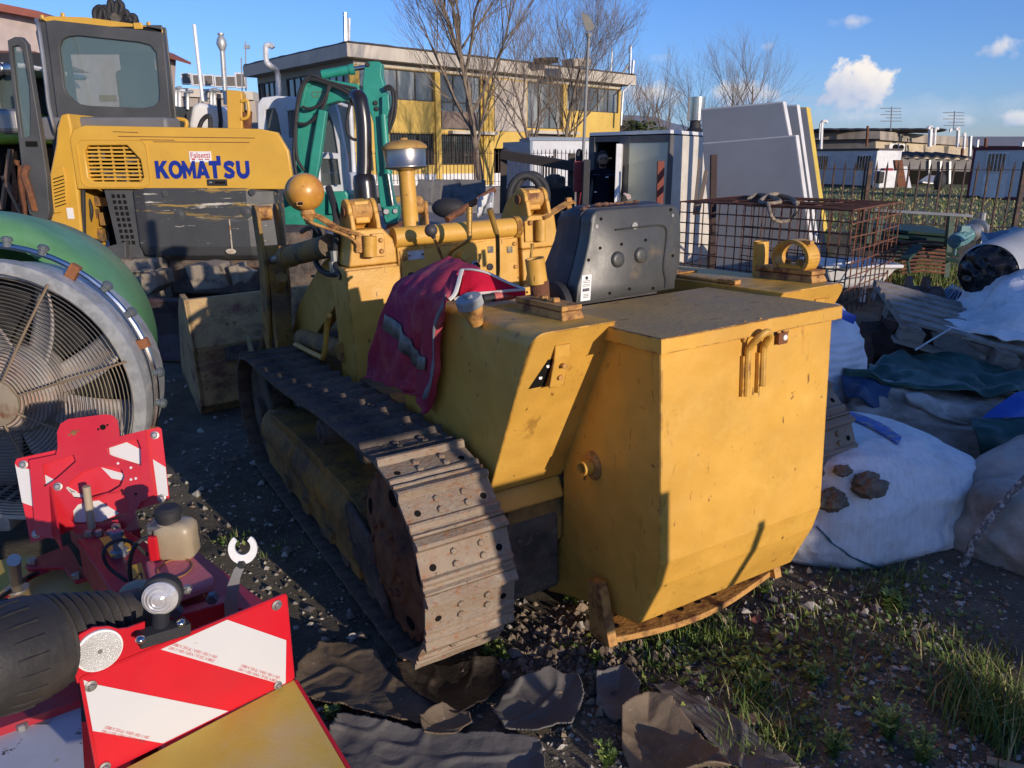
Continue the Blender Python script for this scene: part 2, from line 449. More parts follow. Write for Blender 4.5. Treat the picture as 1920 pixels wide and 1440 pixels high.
# ================================================================ ground
def make_ground():
 m = material('gravel_soil', (.20, .175, .135), .95, var=.3, vscale=9, coords='Object', layers=(
  dict(col=(.105, .085, .065), scale=1.3, lo=.42, hi=.62, fac=.8), dict(col=(.33, .30, .25), scale=85, lo=.60, hi=.66, fac=.7), dict(col=(.25, .225, .19), scale=40, lo=.58, hi=.64, fac=.7),
  dict(col=(.15, .135, .07), scale=.7, lo=.5, hi=.7, fac=.5)), bump=1.0, bscale=110, bdetail=6, spec=.2)
 b = MB()
 X0, X1, Y0, Y1 = -6.0, 8.0, -1.0, 11.0
 nx, ny = 220, 190
 def h(x, y):
  e = min(1, max(0, min(x - X0, X1 - x, y - Y0, Y1 - y) / 1.5))
  n = noise.noise(V((x * 1.1, y * 1.1, 0))) * .030 + noise.noise(V((x * 4, y * 4, 5))) * .012 + noise.noise(V((x * 13, y * 13, 3))) * .007
  return (ground_z(x, y) + n - .01) * e
 b.grid(lambda u, v: (X0 + (X1 - X0) * u, Y0 + (Y1 - Y0) * v, h(X0 + (X1 - X0) * u, Y0 + (Y1 - Y0) * v)), nx, ny)
 o = b.build('ground', m); tag(o, kind='structure')
 b = MB()
 Rr = 4000
 for a, c in (((-Rr, -Rr), (Rr, Y0)), ((-Rr, Y1), (Rr, Rr)), ((-Rr, Y0), (X0, Y1)), ((X1, Y0), (Rr, Y1))):
  b.add([(a[0], a[1], 0), (c[0], a[1], 0), (c[0], c[1], 0), (a[0], c[1], 0)], [(0, 1, 2, 3)])
 o = b.build('yard_ground', m); tag(o, kind='structure')
 return h
GH = make_ground()
# ================================================================ crawler loader (local frame: x right, y forward, z up)
XC = 0.95
LD = empty('crawler_loader', 'old yellow crawler loader with peeling paint seen from behind, rusty tracks and dark seat', 'crawler loader')
LD.location = MORG
LD.rotation_euler = MROT.to_euler()
Y = M['yellow']
def make_tank():
 b = MB()
 side = [(-.55, 1.068), (-.55, .44), (-.525, .355), (-.444, .19), (-.21, .14), (-.05, .095), (.08, .05), (.10, .15), (-.035, .33), (-.05, .56), (-.02, 1.068)]
 b.prism(side, 'x', .606, 1.287)
 t = b.build('rear_tank', Y, LD, bevel=.006)
 b = MB()
 b.box2((.588, -.572, 1.068), (1.302, -.005, 1.1085)); b.m = 1; b.box2((.590, -.570, 1.1086), (1.300, -.007, 1.1105))
 b.build('tank_lid', [Y, M['yellow_top']], LD, bevel=.004)
 b = MB()
 l0, l1 = L(1401, 742, y=-.562), L(1428, 732, y=-.562)
 x0, x1, zt = l0.x, l1.x, L(1403, 664, y=-.562).z
 zb = l0.z
 xa, xb = x0 - .004, x0 + .058
 pts = [(xa, -.563, zb), (xa, -.563, zt), (xa + .002, -.570, zt + .024), (xa + .010, -.592, zt + .052), ((xa + xb) / 2, -.602, zt + .066), (xb - .008, -.592, zt + .052), (xb, -.570, zt + .024), (xb, -.563, zt), (xb, -.563, zb + .02)]
 b.tube(spath(pts, 6), .0105, 10)
 for xx in (xa, xb):
  b.box((xx - .012, -.556, zb + .06), (.008, .012, .12))
  b.sphere((xx - .009, -.556, zb + .19), .011, 8, 6, (1, 1, 3))
 b.build('lifting_loop', Y, LD)
 b = MB()
 p = L(1462, 611, y=-.552); p.z -= .018; b.m = 0
 b.box((p.x, -.5515, p.z), (.072, .006, .014))
 b.m = 1
 b.sphere((p.x - .006, -.556, p.z), .008, 10, 6, (1.1, .5, .8)); b.sphere((p.x + .022, -.556, p.z + .002), .008, 10, 6, (1.5, .5, .8))
 b.build('latch_slot', [M['dark'], M['rust_plate']], LD)
 b = MB()
 p = L(1466, 634, y=-.56)
 b.box((p.x, -.558, p.z), (.038, .016, .034)); b.m = 1
 b.cyl((p.x + .006, -.5662, p.z + .002), (p.x + .006, -.569, p.z + .002), .009, n=10)
 b.build('hasp', [M['rust'], M['sticker']], LD, bevel=.002)
 b = MB()
 c = V((.606, -.228, .645))
 b.m = 1
 b.sphere(c, .036, 14, 8, (.45, 1.25, 1.35))
 b.m = 0
 b.lathe([(.024, 0), (.024, .05), (.018, .05), (.016, .0)], c + V((-.002, 0, 0)), (-1, -.1, .05), 18, caps=False)
 b.m = 2; b.cyl(c + V((-.02, 0, 0)), c + V((-.024, 0, 0)), .019, n=14); b.m = 1
 b.tube([c + V((-.02, .015, -.02)), c + V((-.022, .02, -.05))], .004, 6)
 b.build('drain_pipe', [Y, M['rust_plate'], M['dark']], LD)
 b = MB()
 n = 24
 def edge(t):            # rear edge of the plate bulges backwards in the middle
  return -.352 - .055 * sin(PI * t) - .01 * sin(5 * t)
 holes = [.09, .19, .29, .40, .50, .60, .70, .80, .90]
 xa, xb = .552, 1.325
 top, bot = .108, .086
 ring = [(xa + (xb - xa) * i / n, edge(i / n)) for i in range(n + 1)] + [(xb, -.262), (xa, -.262)]
 b.prism(ring, 'z', bot, top)
 b.m = 1
 for h in holes:
  x = xa + (xb - xa) * h; yy = edge(h) + .062
  b.lathe([(.0125, -.0015), (.0125, .0015)], (x, yy, top + .0005), (0, 0, 1), 12)
 b.m = 0
 for xx, xo in ((xa - .002, -.0), (xb - .032, 0)):
  b.prism([(-.372, .086), (-.262, .086), (-.262, .275), (-.31, .285), (-.322, .275)], 'x', xx, xx + .034)
 b.build('tow_plate', [M['rust_plate'], M['dark']], LD, bevel=.003)
make_tank()
def make_fenders():
 def shell(x0, x1, outer):
  b = MB(); rr = .045; rings = []
  tail_top, tail_bot = (-.35, 1.125), (-.035, .552)
  front_top, front_bot = (.92, 1.13), (.66, .61)
  def sec(y_top, z_top, y_bot, z_bot):
   pts = []
   xo, xi = (x0, x1) if outer < 0 else (x1, x0)
   sgn = 1 if outer < 0 else -1
   pts.append((xi, y_bot, z_bot)); pts.append((xo, y_bot, z_bot))
   dz = z_top - z_bot
   for i in range(6):
    t = R(90 * i / 5)
    z = z_top - rr + rr * sin(t); x = xo + sgn * (rr - rr * cos(t))
    f = (z - z_bot) / dz
    pts.append((x, y_bot + (y_top - y_bot) * f, z))
   pts.append((xi, y_top, z_top))
   return pts
  rings.append(sec(tail_top[0], tail_top[1], tail_bot[0], tail_bot[1]))
  rings.append(sec(.62, 1.125, .65, .61))
  b.loft(rings, True, True)
  return b
 shell(.33, .612, -1).build('left_fender', Y, LD, bevel=.004, sharp=28)
 shell(1.295, 1.615, 1).build('right_fender', Y, LD, bevel=.004, sharp=28)
 b = MB()
 b.hexa([(.335, -.055, .475), (.612, -.055, .475), (.612, .2, .475), (.335, .2, .475), (.335, -.02, .548), (.612, -.02, .548), (.612, .2, .548), (.335, .2, .548)])
 b.build('fender_bracket', Y, LD, bevel=.012, seg=3)
 for xc, nm in ((.435, 'left'), (1.50, 'right')):
  b = MB()
  def tl(x, z, off): # point on the leaning tail
   yy = -.35 + (1.125 - z) * (.315 / .573)
   return (x, yy - off, z)
  b.m = 1
  b.slab([tl(xc - .068, .945, .002), tl(xc - .012, .945, .002), tl(xc - .012, 1.035, .002), tl(xc - .028, 1.035, .002)], (0, -.001, 0))
  b.m = 0
  b.slab([tl(xc - .018, .945, .034), tl(xc + .035, .945, .032), tl(xc + .035, 1.04, .014), tl(xc - .018, 1.04, .016)], (0, .005, .002))
  b.slab([tl(xc - .018, 1.04, .016), tl(xc + .035, 1.04, .014), tl(xc + .035, 1.078, .003), tl(xc - .018, 1.078, .003)], (0, .004, .002))
  b.m = 2
  for zz in (.975, 1.013):
   b.cyl(tl(xc + .012, zz, .036), tl(xc + .012, zz, .024), .0075, n=10)
  b.m = 3
  for zz in (.978, 1.014): b.cyl(tl(xc - .024 - (1.014 - zz) * .4, zz, .0045), tl(xc - .024 - (1.014 - zz) * .4, zz, .002), .006, n=8)
  b.build('reflector_bracket', [M['yellow'], M['dark'], M['rust_plate'], M['sticker']], LD)
 def pedestal(xc, y0, y1, name):
  b = MB()
  b.hexa([(xc - .04, y0 - .012, 1.124), (xc + .04, y0 - .012, 1.124), (xc + .04, y1, 1.124), (xc - .04, y1, 1.124), (xc - .034, y0, 1.148), (xc + .034, y0, 1.148), (xc + .034, y1, 1.148), (xc - .034, y1, 1.148)])
  b.box2((xc - .036, y0 - .004, 1.150), (xc + .036, y1, 1.166))
  for yy in (y0 + .075, y0 + .14):
   b.bolt((xc - .005, yy, 1.166), (0, 0, 1), .013, .012)
  return b.build(name, M['rust_plate'], LD, bevel=.003)
 pedestal(.535, -.235, .03, 'step_pad')
 b = MB()
 p0 = V((.575, .0, 1.15))
 b.m = 1
 b.lathe([(.030, 0), (.031, .03), (.0305, .062)], p0, (-.03, .0, 1), 18)
 b.m = 0
 b.lathe([(.031, .055), (.031, .135), (.026, .135), (.026, .06)], p0, (-.12, .0, 1), 18, caps=False)
 b.build('broken_post', [M['yellow'], M['rust']], LD)
 pedestal(1.55, -.275, -.02, 'step_pad')
 b = MB()
 c = L(1455, 520, z=1.13)
 c = V((1.575, .01, 1.126))
 b.lathe([(.029, 0), (.029, .125), (.024, .125), (.024, .03)], c, (0, 0, 1), 18, caps=False); b.cyl(c + V((0, 0, .11)), c + V((0, 0, .111)), .024, n=14)
 b.build('post', Y, LD)
 b = MB()
 cc = V((1.55, -.175, 1.205)); r0, r1, w = .064, .052, .030
 outp, inp = [], []
 for i in range(29):
  t = R(-52 + 284 * i / 28)
  outp.append((cc.y + r0 * 1.3 * cos(t), cc.z + r0 * sin(t))); inp.append((cc.y + r1 * 1.34 * cos(t), cc.z + r1 * sin(t)))
 for i in range(28):
  q = [outp[i], outp[i + 1], inp[i + 1], inp[i]]
  b.prism(q, 'x', cc.x - w, cc.x + w)
 b.prism([(cc.y - .055, 1.166), (cc.y + .055, 1.166), (cc.y + .048, 1.182), (cc.y - .048, 1.182)], 'x', cc.x - w, cc.x + w)
 b.m = 1
 b.bolt((cc.x, cc.y - .02, 1.182), (0, 0, 1), .014, .014); b.bolt((cc.x, cc.y + .03, 1.182), (0, 0, 1), .012, .012)
 b.box((cc.x, cc.y - .045, cc.z + .055), (.02, .05, .012))
 b.build('ring_clamp', [Y, M['rust_plate']], LD, fix=True)
 b = MB()
 b.tube([(1.315, -.12, 1.131), (1.315, .45, 1.131)], .009, 8)
 b.box((1.40, .33, 1.131), (.14, .19, .006)); b.bolt((1.36, .25, 1.134), (0, 0, 1), .014, .012); b.bolt((1.43, .38, 1.134), (0, 0, 1), .014, .012)
 b.box((1.318, -.11, 1.135), (.03, .035, .016)); b.box((1.318, -.06, 1.135), (.028, .04, .013))
 b.build('fender_hinge', M['rust_plate'], LD, bevel=.002)
 b = MB()
 base = L(878, 598, x=.335); base = V((.345, base.y, base.z)); ax = V((-.34, -.12, 1)).normalized()
 top = L(872, 566, x=.33)
 ctr = V((.308, -.035, 1.166))
 b.lathe([(.020, -.062), (.027, -.035), (.034, -.010), (.034, .0)], ctr, ax, 20)
 b.build('filler_neck', M['rust_plate'], LD)
 b = MB()
 n = 132
 a_, b_ = MB.frame(ax)
 def ringc(r, h, rib=0): return [ctr + ax * h + (a_ * cos(2 * PI * i / n) + b_ * sin(2 * PI * i / n)) * (r - (rib if i % 2 == 0 else 0)) for i in range(n)]
 b.loft([ringc(.036, 0), ringc(.041, .003, .0018), ringc(.041, .027, .0018), ringc(.038, .031), ringc(.024, .032)], True, False)
 b.box(ctr + ax * .036, (.030, .017, .010), Matrix((a_, ax.cross(a_), ax)).transposed() if True else None)
 b.build('filler_cap', material('grey_plastic_cap', (.30, .31, .31), .5, layers=(dict(col=(.4, .4, .38), scale=12, lo=.5, hi=.7, fac=.5),)), LD)
make_fenders()
def make_seat():
 zb, zt, y0 = 1.112, 1.418, .03
 def outline(k=1.0, dx=0.0):
  P = [(.725, zb), (.735, zb + .06), (.765, zb + .13), (.790, zb + .20), (.805, zb + .262)]
  P += [(.845 + .042 * cos(R(a)), zt - .043 + .042 * sin(R(a))) for a in (165, 140, 115, 95)]
  P += [(1.150 + .045 * cos(R(a)), zt - .050 + .045 * sin(R(a))) for a in (85, 60, 35, 10)]
  P += [(1.195, zb + .2), (1.186, zb + .09), (1.160, zb + .03), (1.158, zb + .004)]
  cx, cz = .97, 1.265
  return [(cx + (x - cx) * k, cz + (z - cz) * k) for x, z in P]
 lean = lambda z: y0 + (z - zb) * .06
 b = MB()
 rings = [[(x, lean(z) + d, z) for x, z in outline(k)] for k, d in ((.965, -.012), (.99, -.009), (1.0, .0), (1.0, .05))]
 b.loft(rings, True, True)
 ch = spath([(x, lean(z) - .0125, z) for x, z in ((.90, 1.345), (1.02, 1.347), (1.10, 1.345), (1.125, 1.325), (1.118, 1.27), (1.105, 1.20), (1.112, 1.15), (1.108, 1.125))], 5)
 b.tube(ch, .006, 6, flat=.6)
 for x, z in ((.905, 1.245), (1.005, 1.25)):
  b.lathe([(.028, 0), (.027, .006), (.022, .011), (.012, .012)], (x, lean(z) - .011, z), (0, -1, .06), 18)
 b.m = 1
 for x, z in ((.845, 1.385), (1.148, 1.395), (.785, 1.255), (.865, 1.135), (.925, 1.295), (1.03, 1.30), (1.15, 1.235), (.95, 1.14), (1.055, 1.13), (.835, 1.29)):
  b.cyl((x, lean(z) - .0125, z), (x, lean(z) - .0148, z), .0055, n=8)
 b.m = 2
 b.cyl((.985, lean(1.35) - .0125, 1.352), (.985, lean(1.35) - .015, 1.352), .012, n=14)
 b.cyl((.825, lean(1.36) - .0125, 1.362), (.825, lean(1.36) - .0145, 1.362), .007, n=10); b.cyl((1.155, lean(1.36) - .0125, 1.375), (1.155, lean(1.36) - .0145, 1.375), .006, n=10)
 pan = b.build('seat_back_pan', [M['grey_seat'], M['dark'], M['steel']], LD, sharp=40)
 b = MB()
 def cush(t):
  k = 1.0 - .12 * t * t; d = .05 + .17 * t
  return [(x + .0 - .0 * t, lean(z) + d + .07 * max(0, 1 - (z - zb) / .22) * t, z + .012 * sin(PI * min(1, t * 1.2))) for x, z in outline(k * 1.015)]
 b.loft([cush(t) for t in (0, .15, .4, .7, .9, 1.0)], True, True)
 b.build('seat_cushion', M['vinyl'], LD)
 b = MB()
 for k in range(16):
  x = .83 + .015 * k + rnd.uniform(-.01, .01)
  b.sphere((x, lean(zt) + .055 + rnd.uniform(0, .02), zt + .010 - .03 * max(0, (.86 - x) / .1)), rnd.uniform(.006, .012), 6, 5, (1.6, .8, .6))
 b.build('torn_foam', material('crumbling_foam', (.25, .13, .07), .9, layers=(dict(col=(.06, .03, .03), scale=60, lo=.45, hi=.6),), bump=.6), LD)
 b = MB()
 b.lathe([(.085, -.012), (.085, .012), (.07, .016), (.03, .017)], (.70, .10, 1.10), (-1, 0, 0), 24)
 b.build('seat_hinge', M['black'], LD)
 b = MB()
 b.box2((.74, .10, 1.04), (1.16, .52, 1.12))
 b.build('seat_base', M['vinyl'], LD, bevel=.03, seg=3)
 b = MB()
 xs = lambda u, v: (.742 + .040 * u + .012 * v, lean(1.13 + .075 * v) - .0132, 1.122 + .085 * v)
 b.slab([xs(0, 0), xs(1, 0), xs(1, 1), xs(0, 1)], (0, -.0006, 0))
 st = b.build('maker_sticker', M['sticker'], LD)
 b = MB()
 off = V((0, -.0012, 0))
 def bar(u0, u1, v0, v1): b.slab([V(xs(u0, v0)) + off, V(xs(u1, v0)) + off, V(xs(u1, v1)) + off, V(xs(u0, v1)) + off], (0, -.0003, 0))
 for u in range(14): bar(.15 + u * .05, .15 + u * .05 + (.03 if u % 3 else .018), .36, .48)
 for v in (.56, .62, .70, .76): bar(.15, .85, v, v + .018)
 for v in (.12, .18, .24): bar(.25, .8, v, v + .02)
 b.cyl(V(xs(.5, .88)) + off, V(xs(.5, .88)) + off * 1.3, .006, n=12)
 b.build('printed_lines', M['black_ink'], st)
 b = MB()
 b.tube(spath([(1.235, .12, 1.30), (1.232, .14, 1.34), (1.228, .15, 1.375)], 4), .012, 8)
 b.build('bottle_behind_seat', M['sticker'], LD)
make_seat()
def make_hull():
 b = MB()
 b.box2((.36, .08, .20), (1.54, 2.3, .60))
 b.box2((.40, -.02, .30), (1.50, .10, .62))
 b.build('main_frame', M['yellow_dirty'], LD, bevel=.01)
 b = MB()
 b.box2((.61, -.03, .60), (1.30, .75, 1.00))       # floor block under the seat
 b.box2((.36, .64, .60), (1.54, 1.30, .66))
 b.build('platform', M['yellow_dirty'], LD)
 b = MB()
 b.box2((.62, 1.38, .62), (1.28, 2.35, 1.255))
 b.build('engine_hood', M['yellow_top'], LD, bevel=.03, seg=3)
 b = MB()
 b.prism([(-.02, .12), (.5, .12), (.5, .5), (.05, .52), (-.03, .4)], 'x', .36, .60)
 b.build('final_drive_case', M['muddy_steel'], LD, bevel=.02)
make_hull()
def make_dash():
 yd = 1.31
 b = MB()
 b.box2((.612, yd, .62), (1.262, yd + .05, 1.27))
 dash = b.build('dashboard', Y, LD, bevel=.005)
 b = MB()
 b.prism([(x, z) for x, z in ((.622, .99), (1.252, .99), (1.252, 1.235), (.622, 1.225))], 'y', yd - .006, yd - .001)
 b.build('instrument_panel', Y, LD, bevel=.002)
 b = MB(); b.m = 0
 for x, z in ((.642, 1.188), (1.235, 1.205), (1.235, 1.09), (.642, 1.01)): b.bolt((x, yd - .006, z), (0, -1, 0), .011, .008)
 b.build('panel_screw', M['rust_plate'], LD)
 b = MB()
 b.tube([(.60, yd + .01, 1.285), (1.27, yd + .01, 1.285)], .047, 24)
 for i in range(5): b.tube([(1.245 + .006 * i, yd + .01 + .052 * cos(t), 1.285 + .052 * sin(t)) for t in [2 * PI * k / 16 for k in range(17)]], .004, 5)
 b.build('cross_tube', Y, LD, sharp=50)
 b = MB()
 p = L(780, 478, y=yd - .01)
 b.box((p.x, yd - .009, p.z), (.082, .004, .040)); pl = b.build('name_plate', material('worn_aluminium_plate', (.62, .62, .60), .55, .1, layers=(dict(col=(.4, .38, .34), scale=30, lo=.5, hi=.65),)), LD)
 b = MB()
 for sx in (-1, 1): b.bolt((p.x + sx * .034, yd - .011, p.z), (0, -1, 0), .005, .004)
 b.build('rivet', M['rust'], pl)
 b = MB()
 for px in (920, 956):
  q = L(px, 468, y=yd - .01); b.box((q.x, yd - .009, q.z), (.030, .003, .032))
 b.build('panel_decal', material('worn_grey_decal', (.10, .10, .10), .6, layers=(dict(col=(.3, .24, .1), scale=50, lo=.5, hi=.6),)), LD)
 for px, py in ((867, 495), (893, 500)):
  q = L(px, py, y=yd - .02)
  b = MB(); b.m = 0
  b.lathe([(.026, 0), (.027, .008), (.022, .012), (.021, .009)], (q.x, yd - .006, q.z), (0, -1, 0), 22, caps=False)
  b.m = 1; b.sphere((q.x, yd - .006, q.z), .021, 16, 8, (1, .35, 1))
  b.build('gauge', [M['chrome'], M['black_paint']], LD)
 q = L(866, 482, y=yd - .03)
 b = MB(); b.cyl((q.x, yd - .006, q.z), (q.x + .006, yd - .05, q.z + .003), .022, .021, 18)
 b.build('steering_knob', Y, LD, bevel=.002)
 b = MB(); b.lathe([(.017, 0), (.017, .008), (.010, .010)], (L(917, 500, y=yd).x, yd - .006, L(917, 500, y=yd).z), (0, -1, 0), 18)
 q = L(770, 516, y=yd); b.lathe([(.016, 0), (.016, .008)], (q.x, yd - .006, q.z), (0, -1, 0), 16)
 b.build('rubber_plug', M['black'], LD)
 yl = 1.10
 b = MB()
 k0 = L(808, 432, y=yl); k1 = L(836, 500, y=yl + .1)
 b.tube([tuple(k0), tuple(k1), (k1.x + .02, yl + .16, k1.z - .15)], [.007, .008, .009], 8)
 lv = b.build('knob_lever', M['rust_plate'], LD)
 b = MB(); b.sphere(k0, .029, 20, 14); b.cyl(k0 + (k1 - k0).normalized() * .026, k0 + (k1 - k0).normalized() * .042, .011, n=12)
 b.build('lever_knob', material('black_bakelite', (.05, .048, .05), .55), lv)
 b = MB(); y1 = 1.05
 pts = [L(880, 392, y=y1), L(880, 440, y=y1), L(878, 450, y=y1), L(860, 462, y=y1 + .05), L(848, 470, y=y1 + .09), L(843, 482, y=y1 + .12), L(843, 520, y=y1 + .13)]
 b.tube(spath(pts, 4), [.014] * 1 + [.0125] * 3 + [.008] * (len(spath(pts, 4)) - 4), 10)
 pp = spath(pts, 4)
 b2 = MB(); b2.tube(pp, .0085, 10); b2.cyl(pp[0] + V((0, 0, .008)), pp[5], .0145, .012, 12)
 brass = material('worn_brass_grip', (.42, .25, .06), .35, .35, layers=(dict(col=(.16, .09, .04), scale=30, lo=.52, hi=.68),), bump=.1)
 b2.build('bent_lever', brass, LD)
 b = MB()
 pts = [L(918, 394, y=y1), L(930, 434, y=y1 + .02), L(933, 450, y=y1 + .03), L(934, 520, y=y1 + .1)]
 pp = spath(pts, 5); b.tube(pp, .010, 10); b.cyl(pp[0] + V((0, 0, .006)), pp[5], .0145, .012, 12); b.sphere(pp[5], .013, 10, 8)
 b.build('straight_lever', brass, LD)
 b = MB()
 a, c = L(998, 460, y=.9), L(992, 505, y=.9)
 b.tube([a, c, c + V((0, .05, -.1))], [.006, .005, .005], 8); b.cyl(a + V((0, 0, .008)), a - V((0, 0, .02)), .009, .007, 10)
 b.build('small_lever', brass, LD)
make_dash()
def make_towers():
 for s in (-1, 1):
  X = lambda a: XC + s * (a - XC) if s > 0 else a       # a given for the left side
  mx = (lambda x: x) if s < 0 else (lambda x: 2 * (XC - .008) - x)
  b = MB()
  x0, x1 = sorted((mx(.35), mx(.606)))
  xi = mx(.606)
  b.box2((x0, 1.30, .55), (x1, 1.52, 1.17))
  cov = [(mx(.372), 1.172), (mx(.606), 1.172), (mx(.606), 1.27), (mx(.55), 1.335), (mx(.40), 1.335), (mx(.39), 1.25)]
  b.prism(cov if s < 0 else cov[::-1], 'y', 1.305, 1.50)
  b.build('lift_tower', Y, LD, bevel=.008, seg=3)
  b = MB()
  for xa in (.408, .528):
   a0, a1 = sorted((mx(xa), mx(xa + .022)))
   ear = [(1.31, 1.30), (1.50, 1.30), (1.47, 1.41)] + [(y, z) for y, z in arc((1.40, 1.415), .056, -5, 185, 10)] + [(1.335, 1.40)]
   b.prism(ear, 'x', a0, a1)
  b.build('pin_ear', Y, LD, bevel=.005)
  b = MB()
  b.cyl((mx(.432), 1.40, 1.415), (mx(.526), 1.40, 1.415), .050, n=24)
  b.m = 1
  b.cyl((mx(.398), 1.40, 1.415), (mx(.410), 1.40, 1.415), .026, n=18); b.cyl((mx(.552), 1.40, 1.415), (mx(.565), 1.40, 1.415), .024, n=18)
  b.build('pivot_boss', [M['rust_plate'], M['rust']], LD, sharp=40)
  b = MB()
  if s < 0:
   q0 = L(700, 442, y=1.25); q1 = L(700, 482, y=1.25)
   b.cyl((q0.x - .01, 1.265, q0.z), (q1.x - .01, 1.265, q1.z - .0), .030, n=18)
   b.box((q0.x + .035, 1.295, (q0.z + q1.z) / 2), (.06, .012, .105)); b.m = 1
   for zz in (.022, -.028): b.bolt((q0.x + .046, 1.289, (q0.z + q1.z) / 2 + zz), (0, -1, 0), .011, .010)
  else:
   q0 = L(1013, 412, y=1.28); q1 = L(1013, 452, y=1.28)
   b.cyl((q0.x, 1.275, q0.z), (q1.x, 1.275, q1.z), .026, n=18)
   b.box((q0.x - .062, 1.297, (q0.z + q1.z) / 2), (.046, .008, .105)); b.m = 1
   b.bolt((q0.x - .055, 1.293, q0.z - .012), (0, -1, 0), .013, .011)
  b.build('lamp_clamp', [Y, M['rust_plate']], LD, bevel=.002)
 b = MB()
 b.box2((.352, 1.285, .56), (.608, 1.302, 1.16))
 b.build('tower_cover', Y, LD, bevel=.003)
make_towers()
def make_arms():
 arm_mat = Y
 for s in (-1, 1):
  mx = (lambda x: x) if s < 0 else (lambda x: 2 * (XC - .008) - x)
  a0, a1 = sorted((mx(.445), mx(.515)))
  b = MB()
  up = spath([(1.36, 0, 1.46), (1.46, 0, 1.465), (1.60, 0, 1.40), (1.78, 0, 1.22), (2.2, 0, 1.04), (2.62, 0, .82), (2.9, 0, .60), (3.30, 0, .40)], 4)
  lo = spath([(1.36, 0, 1.36), (1.44, 0, 1.34), (1.52, 0, 1.22), (1.62, 0, 1.04), (2.0, 0, .84), (2.35, 0, .66), (2.7, 0, .42), (3.22, 0, .26)], 4)
  b.prism([(p.x, p.z) for p in up] + [(p.x, p.z) for p in lo[::-1]], 'x', a0, a1)
  b.build('lift_arm', Y, LD, bevel=.006)
  if s > 0: continue
  b = MB()
  for xa in (.375, .47 if False else .415):
   xa = .35 if xa < .4 else .475; c0, c1 = sorted((mx(xa - .075), mx(xa - .055)))
   b.prism([(2.62, 1.40), (2.66, 1.44), (2.73, 1.44), (2.76, 1.40), (2.74, 1.10), (2.80, .95), (2.90, .62), (2.86, .52), (2.78, .52), (2.72, .70), (2.62, .95), (2.60, 1.12)], 'x', c0, c1)
  c0, c1 = sorted((mx(.30), mx(.40)))
  b.box2((c0, 2.63, .55), (c1, 2.72, 1.20))
  b.m = 1
  b.cyl((mx(.285), 2.69, 1.39), (mx(.375), 2.69, 1.39), .042, n=18); b.cyl((mx(.282), 2.70, 1.0), (mx(.30), 2.70, 1.0), .03, n=14)
  b.build('tilt_lever', [M['yellow_dirty'] if s < 0 else Y, M['rust_plate']], LD, bevel=.004)
  b = MB()
  b.cyl((mx(.36), 1.52, 1.26), (mx(.33), 2.20, 1.17), .055, n=20); b.cyl((mx(.332), 2.16, 1.176), (mx(.33), 2.25, 1.164), .062, n=20); b.m = 1
  b.cyl((mx(.33), 2.22, 1.168), (mx(.33), 2.70, 1.11), .022, n=14)
  b.build('tilt_cylinder', [M['yellow_dirty'], M['steel']], LD)
  b = MB()
  b.tube([L(528, 520, x=.36), L(512, 585, x=.34), L(494, 658, x=.32)], .036, 12)
  b.build('push_rod', M['yellow_dirty'], LD)
  b = MB()
  b.cyl((mx(.36), 1.45, .76), (mx(.36), 2.25, .70), .052, n=20); b.m = 1
  b.tube(spath([(mx(.29), 1.42, .95), (mx(.29), 1.47, .90), (mx(.28), 1.55, .74), (mx(.28), 1.66, .715), (mx(.28), 2.10, .70)], 5), .014, 8)
  b.build('lift_cylinder', [M['yellow_dirty'], Y], LD)
 b = MB()
 def hp(*pts): return spath([L(px, py, x=xx) for px, py, xx in pts], 5)
 b.tube(hp((616, 352, .40), (628, 392, .39), (632, 430, .38), (630, 465, .37), (628, 490, .36), (640, 520, .35)), .017, 8)
 b.tube(hp((592, 420, .36), (590, 470, .35), (594, 495, .34), (610, 512, .34), (640, 515, .36)), .014, 8)
 b.tube(hp((565, 435, .3), (585, 425, .33), (600, 440, .35), (596, 470, .35)), .012, 8)
 b.m = 1
 for px, py, xx in ((592, 478, .352), (628, 480, .362), (626, 500, .352)):
  q = L(px, py, x=xx); b.cyl(q + V((0, 0, .025)), q - V((0, 0, .025)), .021, n=10)
 b.build('hydraulic_hose', [M['black'], M['steel']], LD)
 b = MB()
 x0, x1 = -.10, 2.0
 back = [(3.42, .84), (3.36, .52), (3.40, .42), (3.42, .10), (3.62, -.06), (4.35, -.08), (4.35, -.05), (3.66, -.02), (3.48, .12), (3.46, .42), (3.42, .54), (3.48, .84)]
 b.prism(back, 'x', x0, x1)
 for xa in (x0, x1 - .03):
  b.prism([(3.42, .84), (3.36, .52), (3.40, .42), (3.42, .10), (3.62, -.06), (4.35, -.08), (4.25, .25), (3.85, .72), (3.62, .86)], 'x', xa - .004, xa + .034)
 b.m = 1
 b.box2((.1, 3.33, .40), (1.8, 3.395, .50))
 b.m = 0
 for s in (.26, .50, 1.40, 1.62):
  b.prism([(3.40, .60), (3.24, .40), (3.22, .28), (3.41, .12)], 'x', s - .015, s + .015)
 buck = material('bucket_faded_paint', (.42, .29, .13), .75, layers=(dict(col=(.16, .05, .045), scale=3.2, lo=.5, hi=.66, fac=.9, stretch=(1, 1, 1.8)), dict(col=(.05, .03, .02), scale=5, lo=.55, hi=.72, fac=.8), dict(col=RUST, scale=22, lo=.6, hi=.68)), bump=.3)
 b.build('bucket', [buck, M['muddy_steel']], LD, bevel=.006)
make_arms()
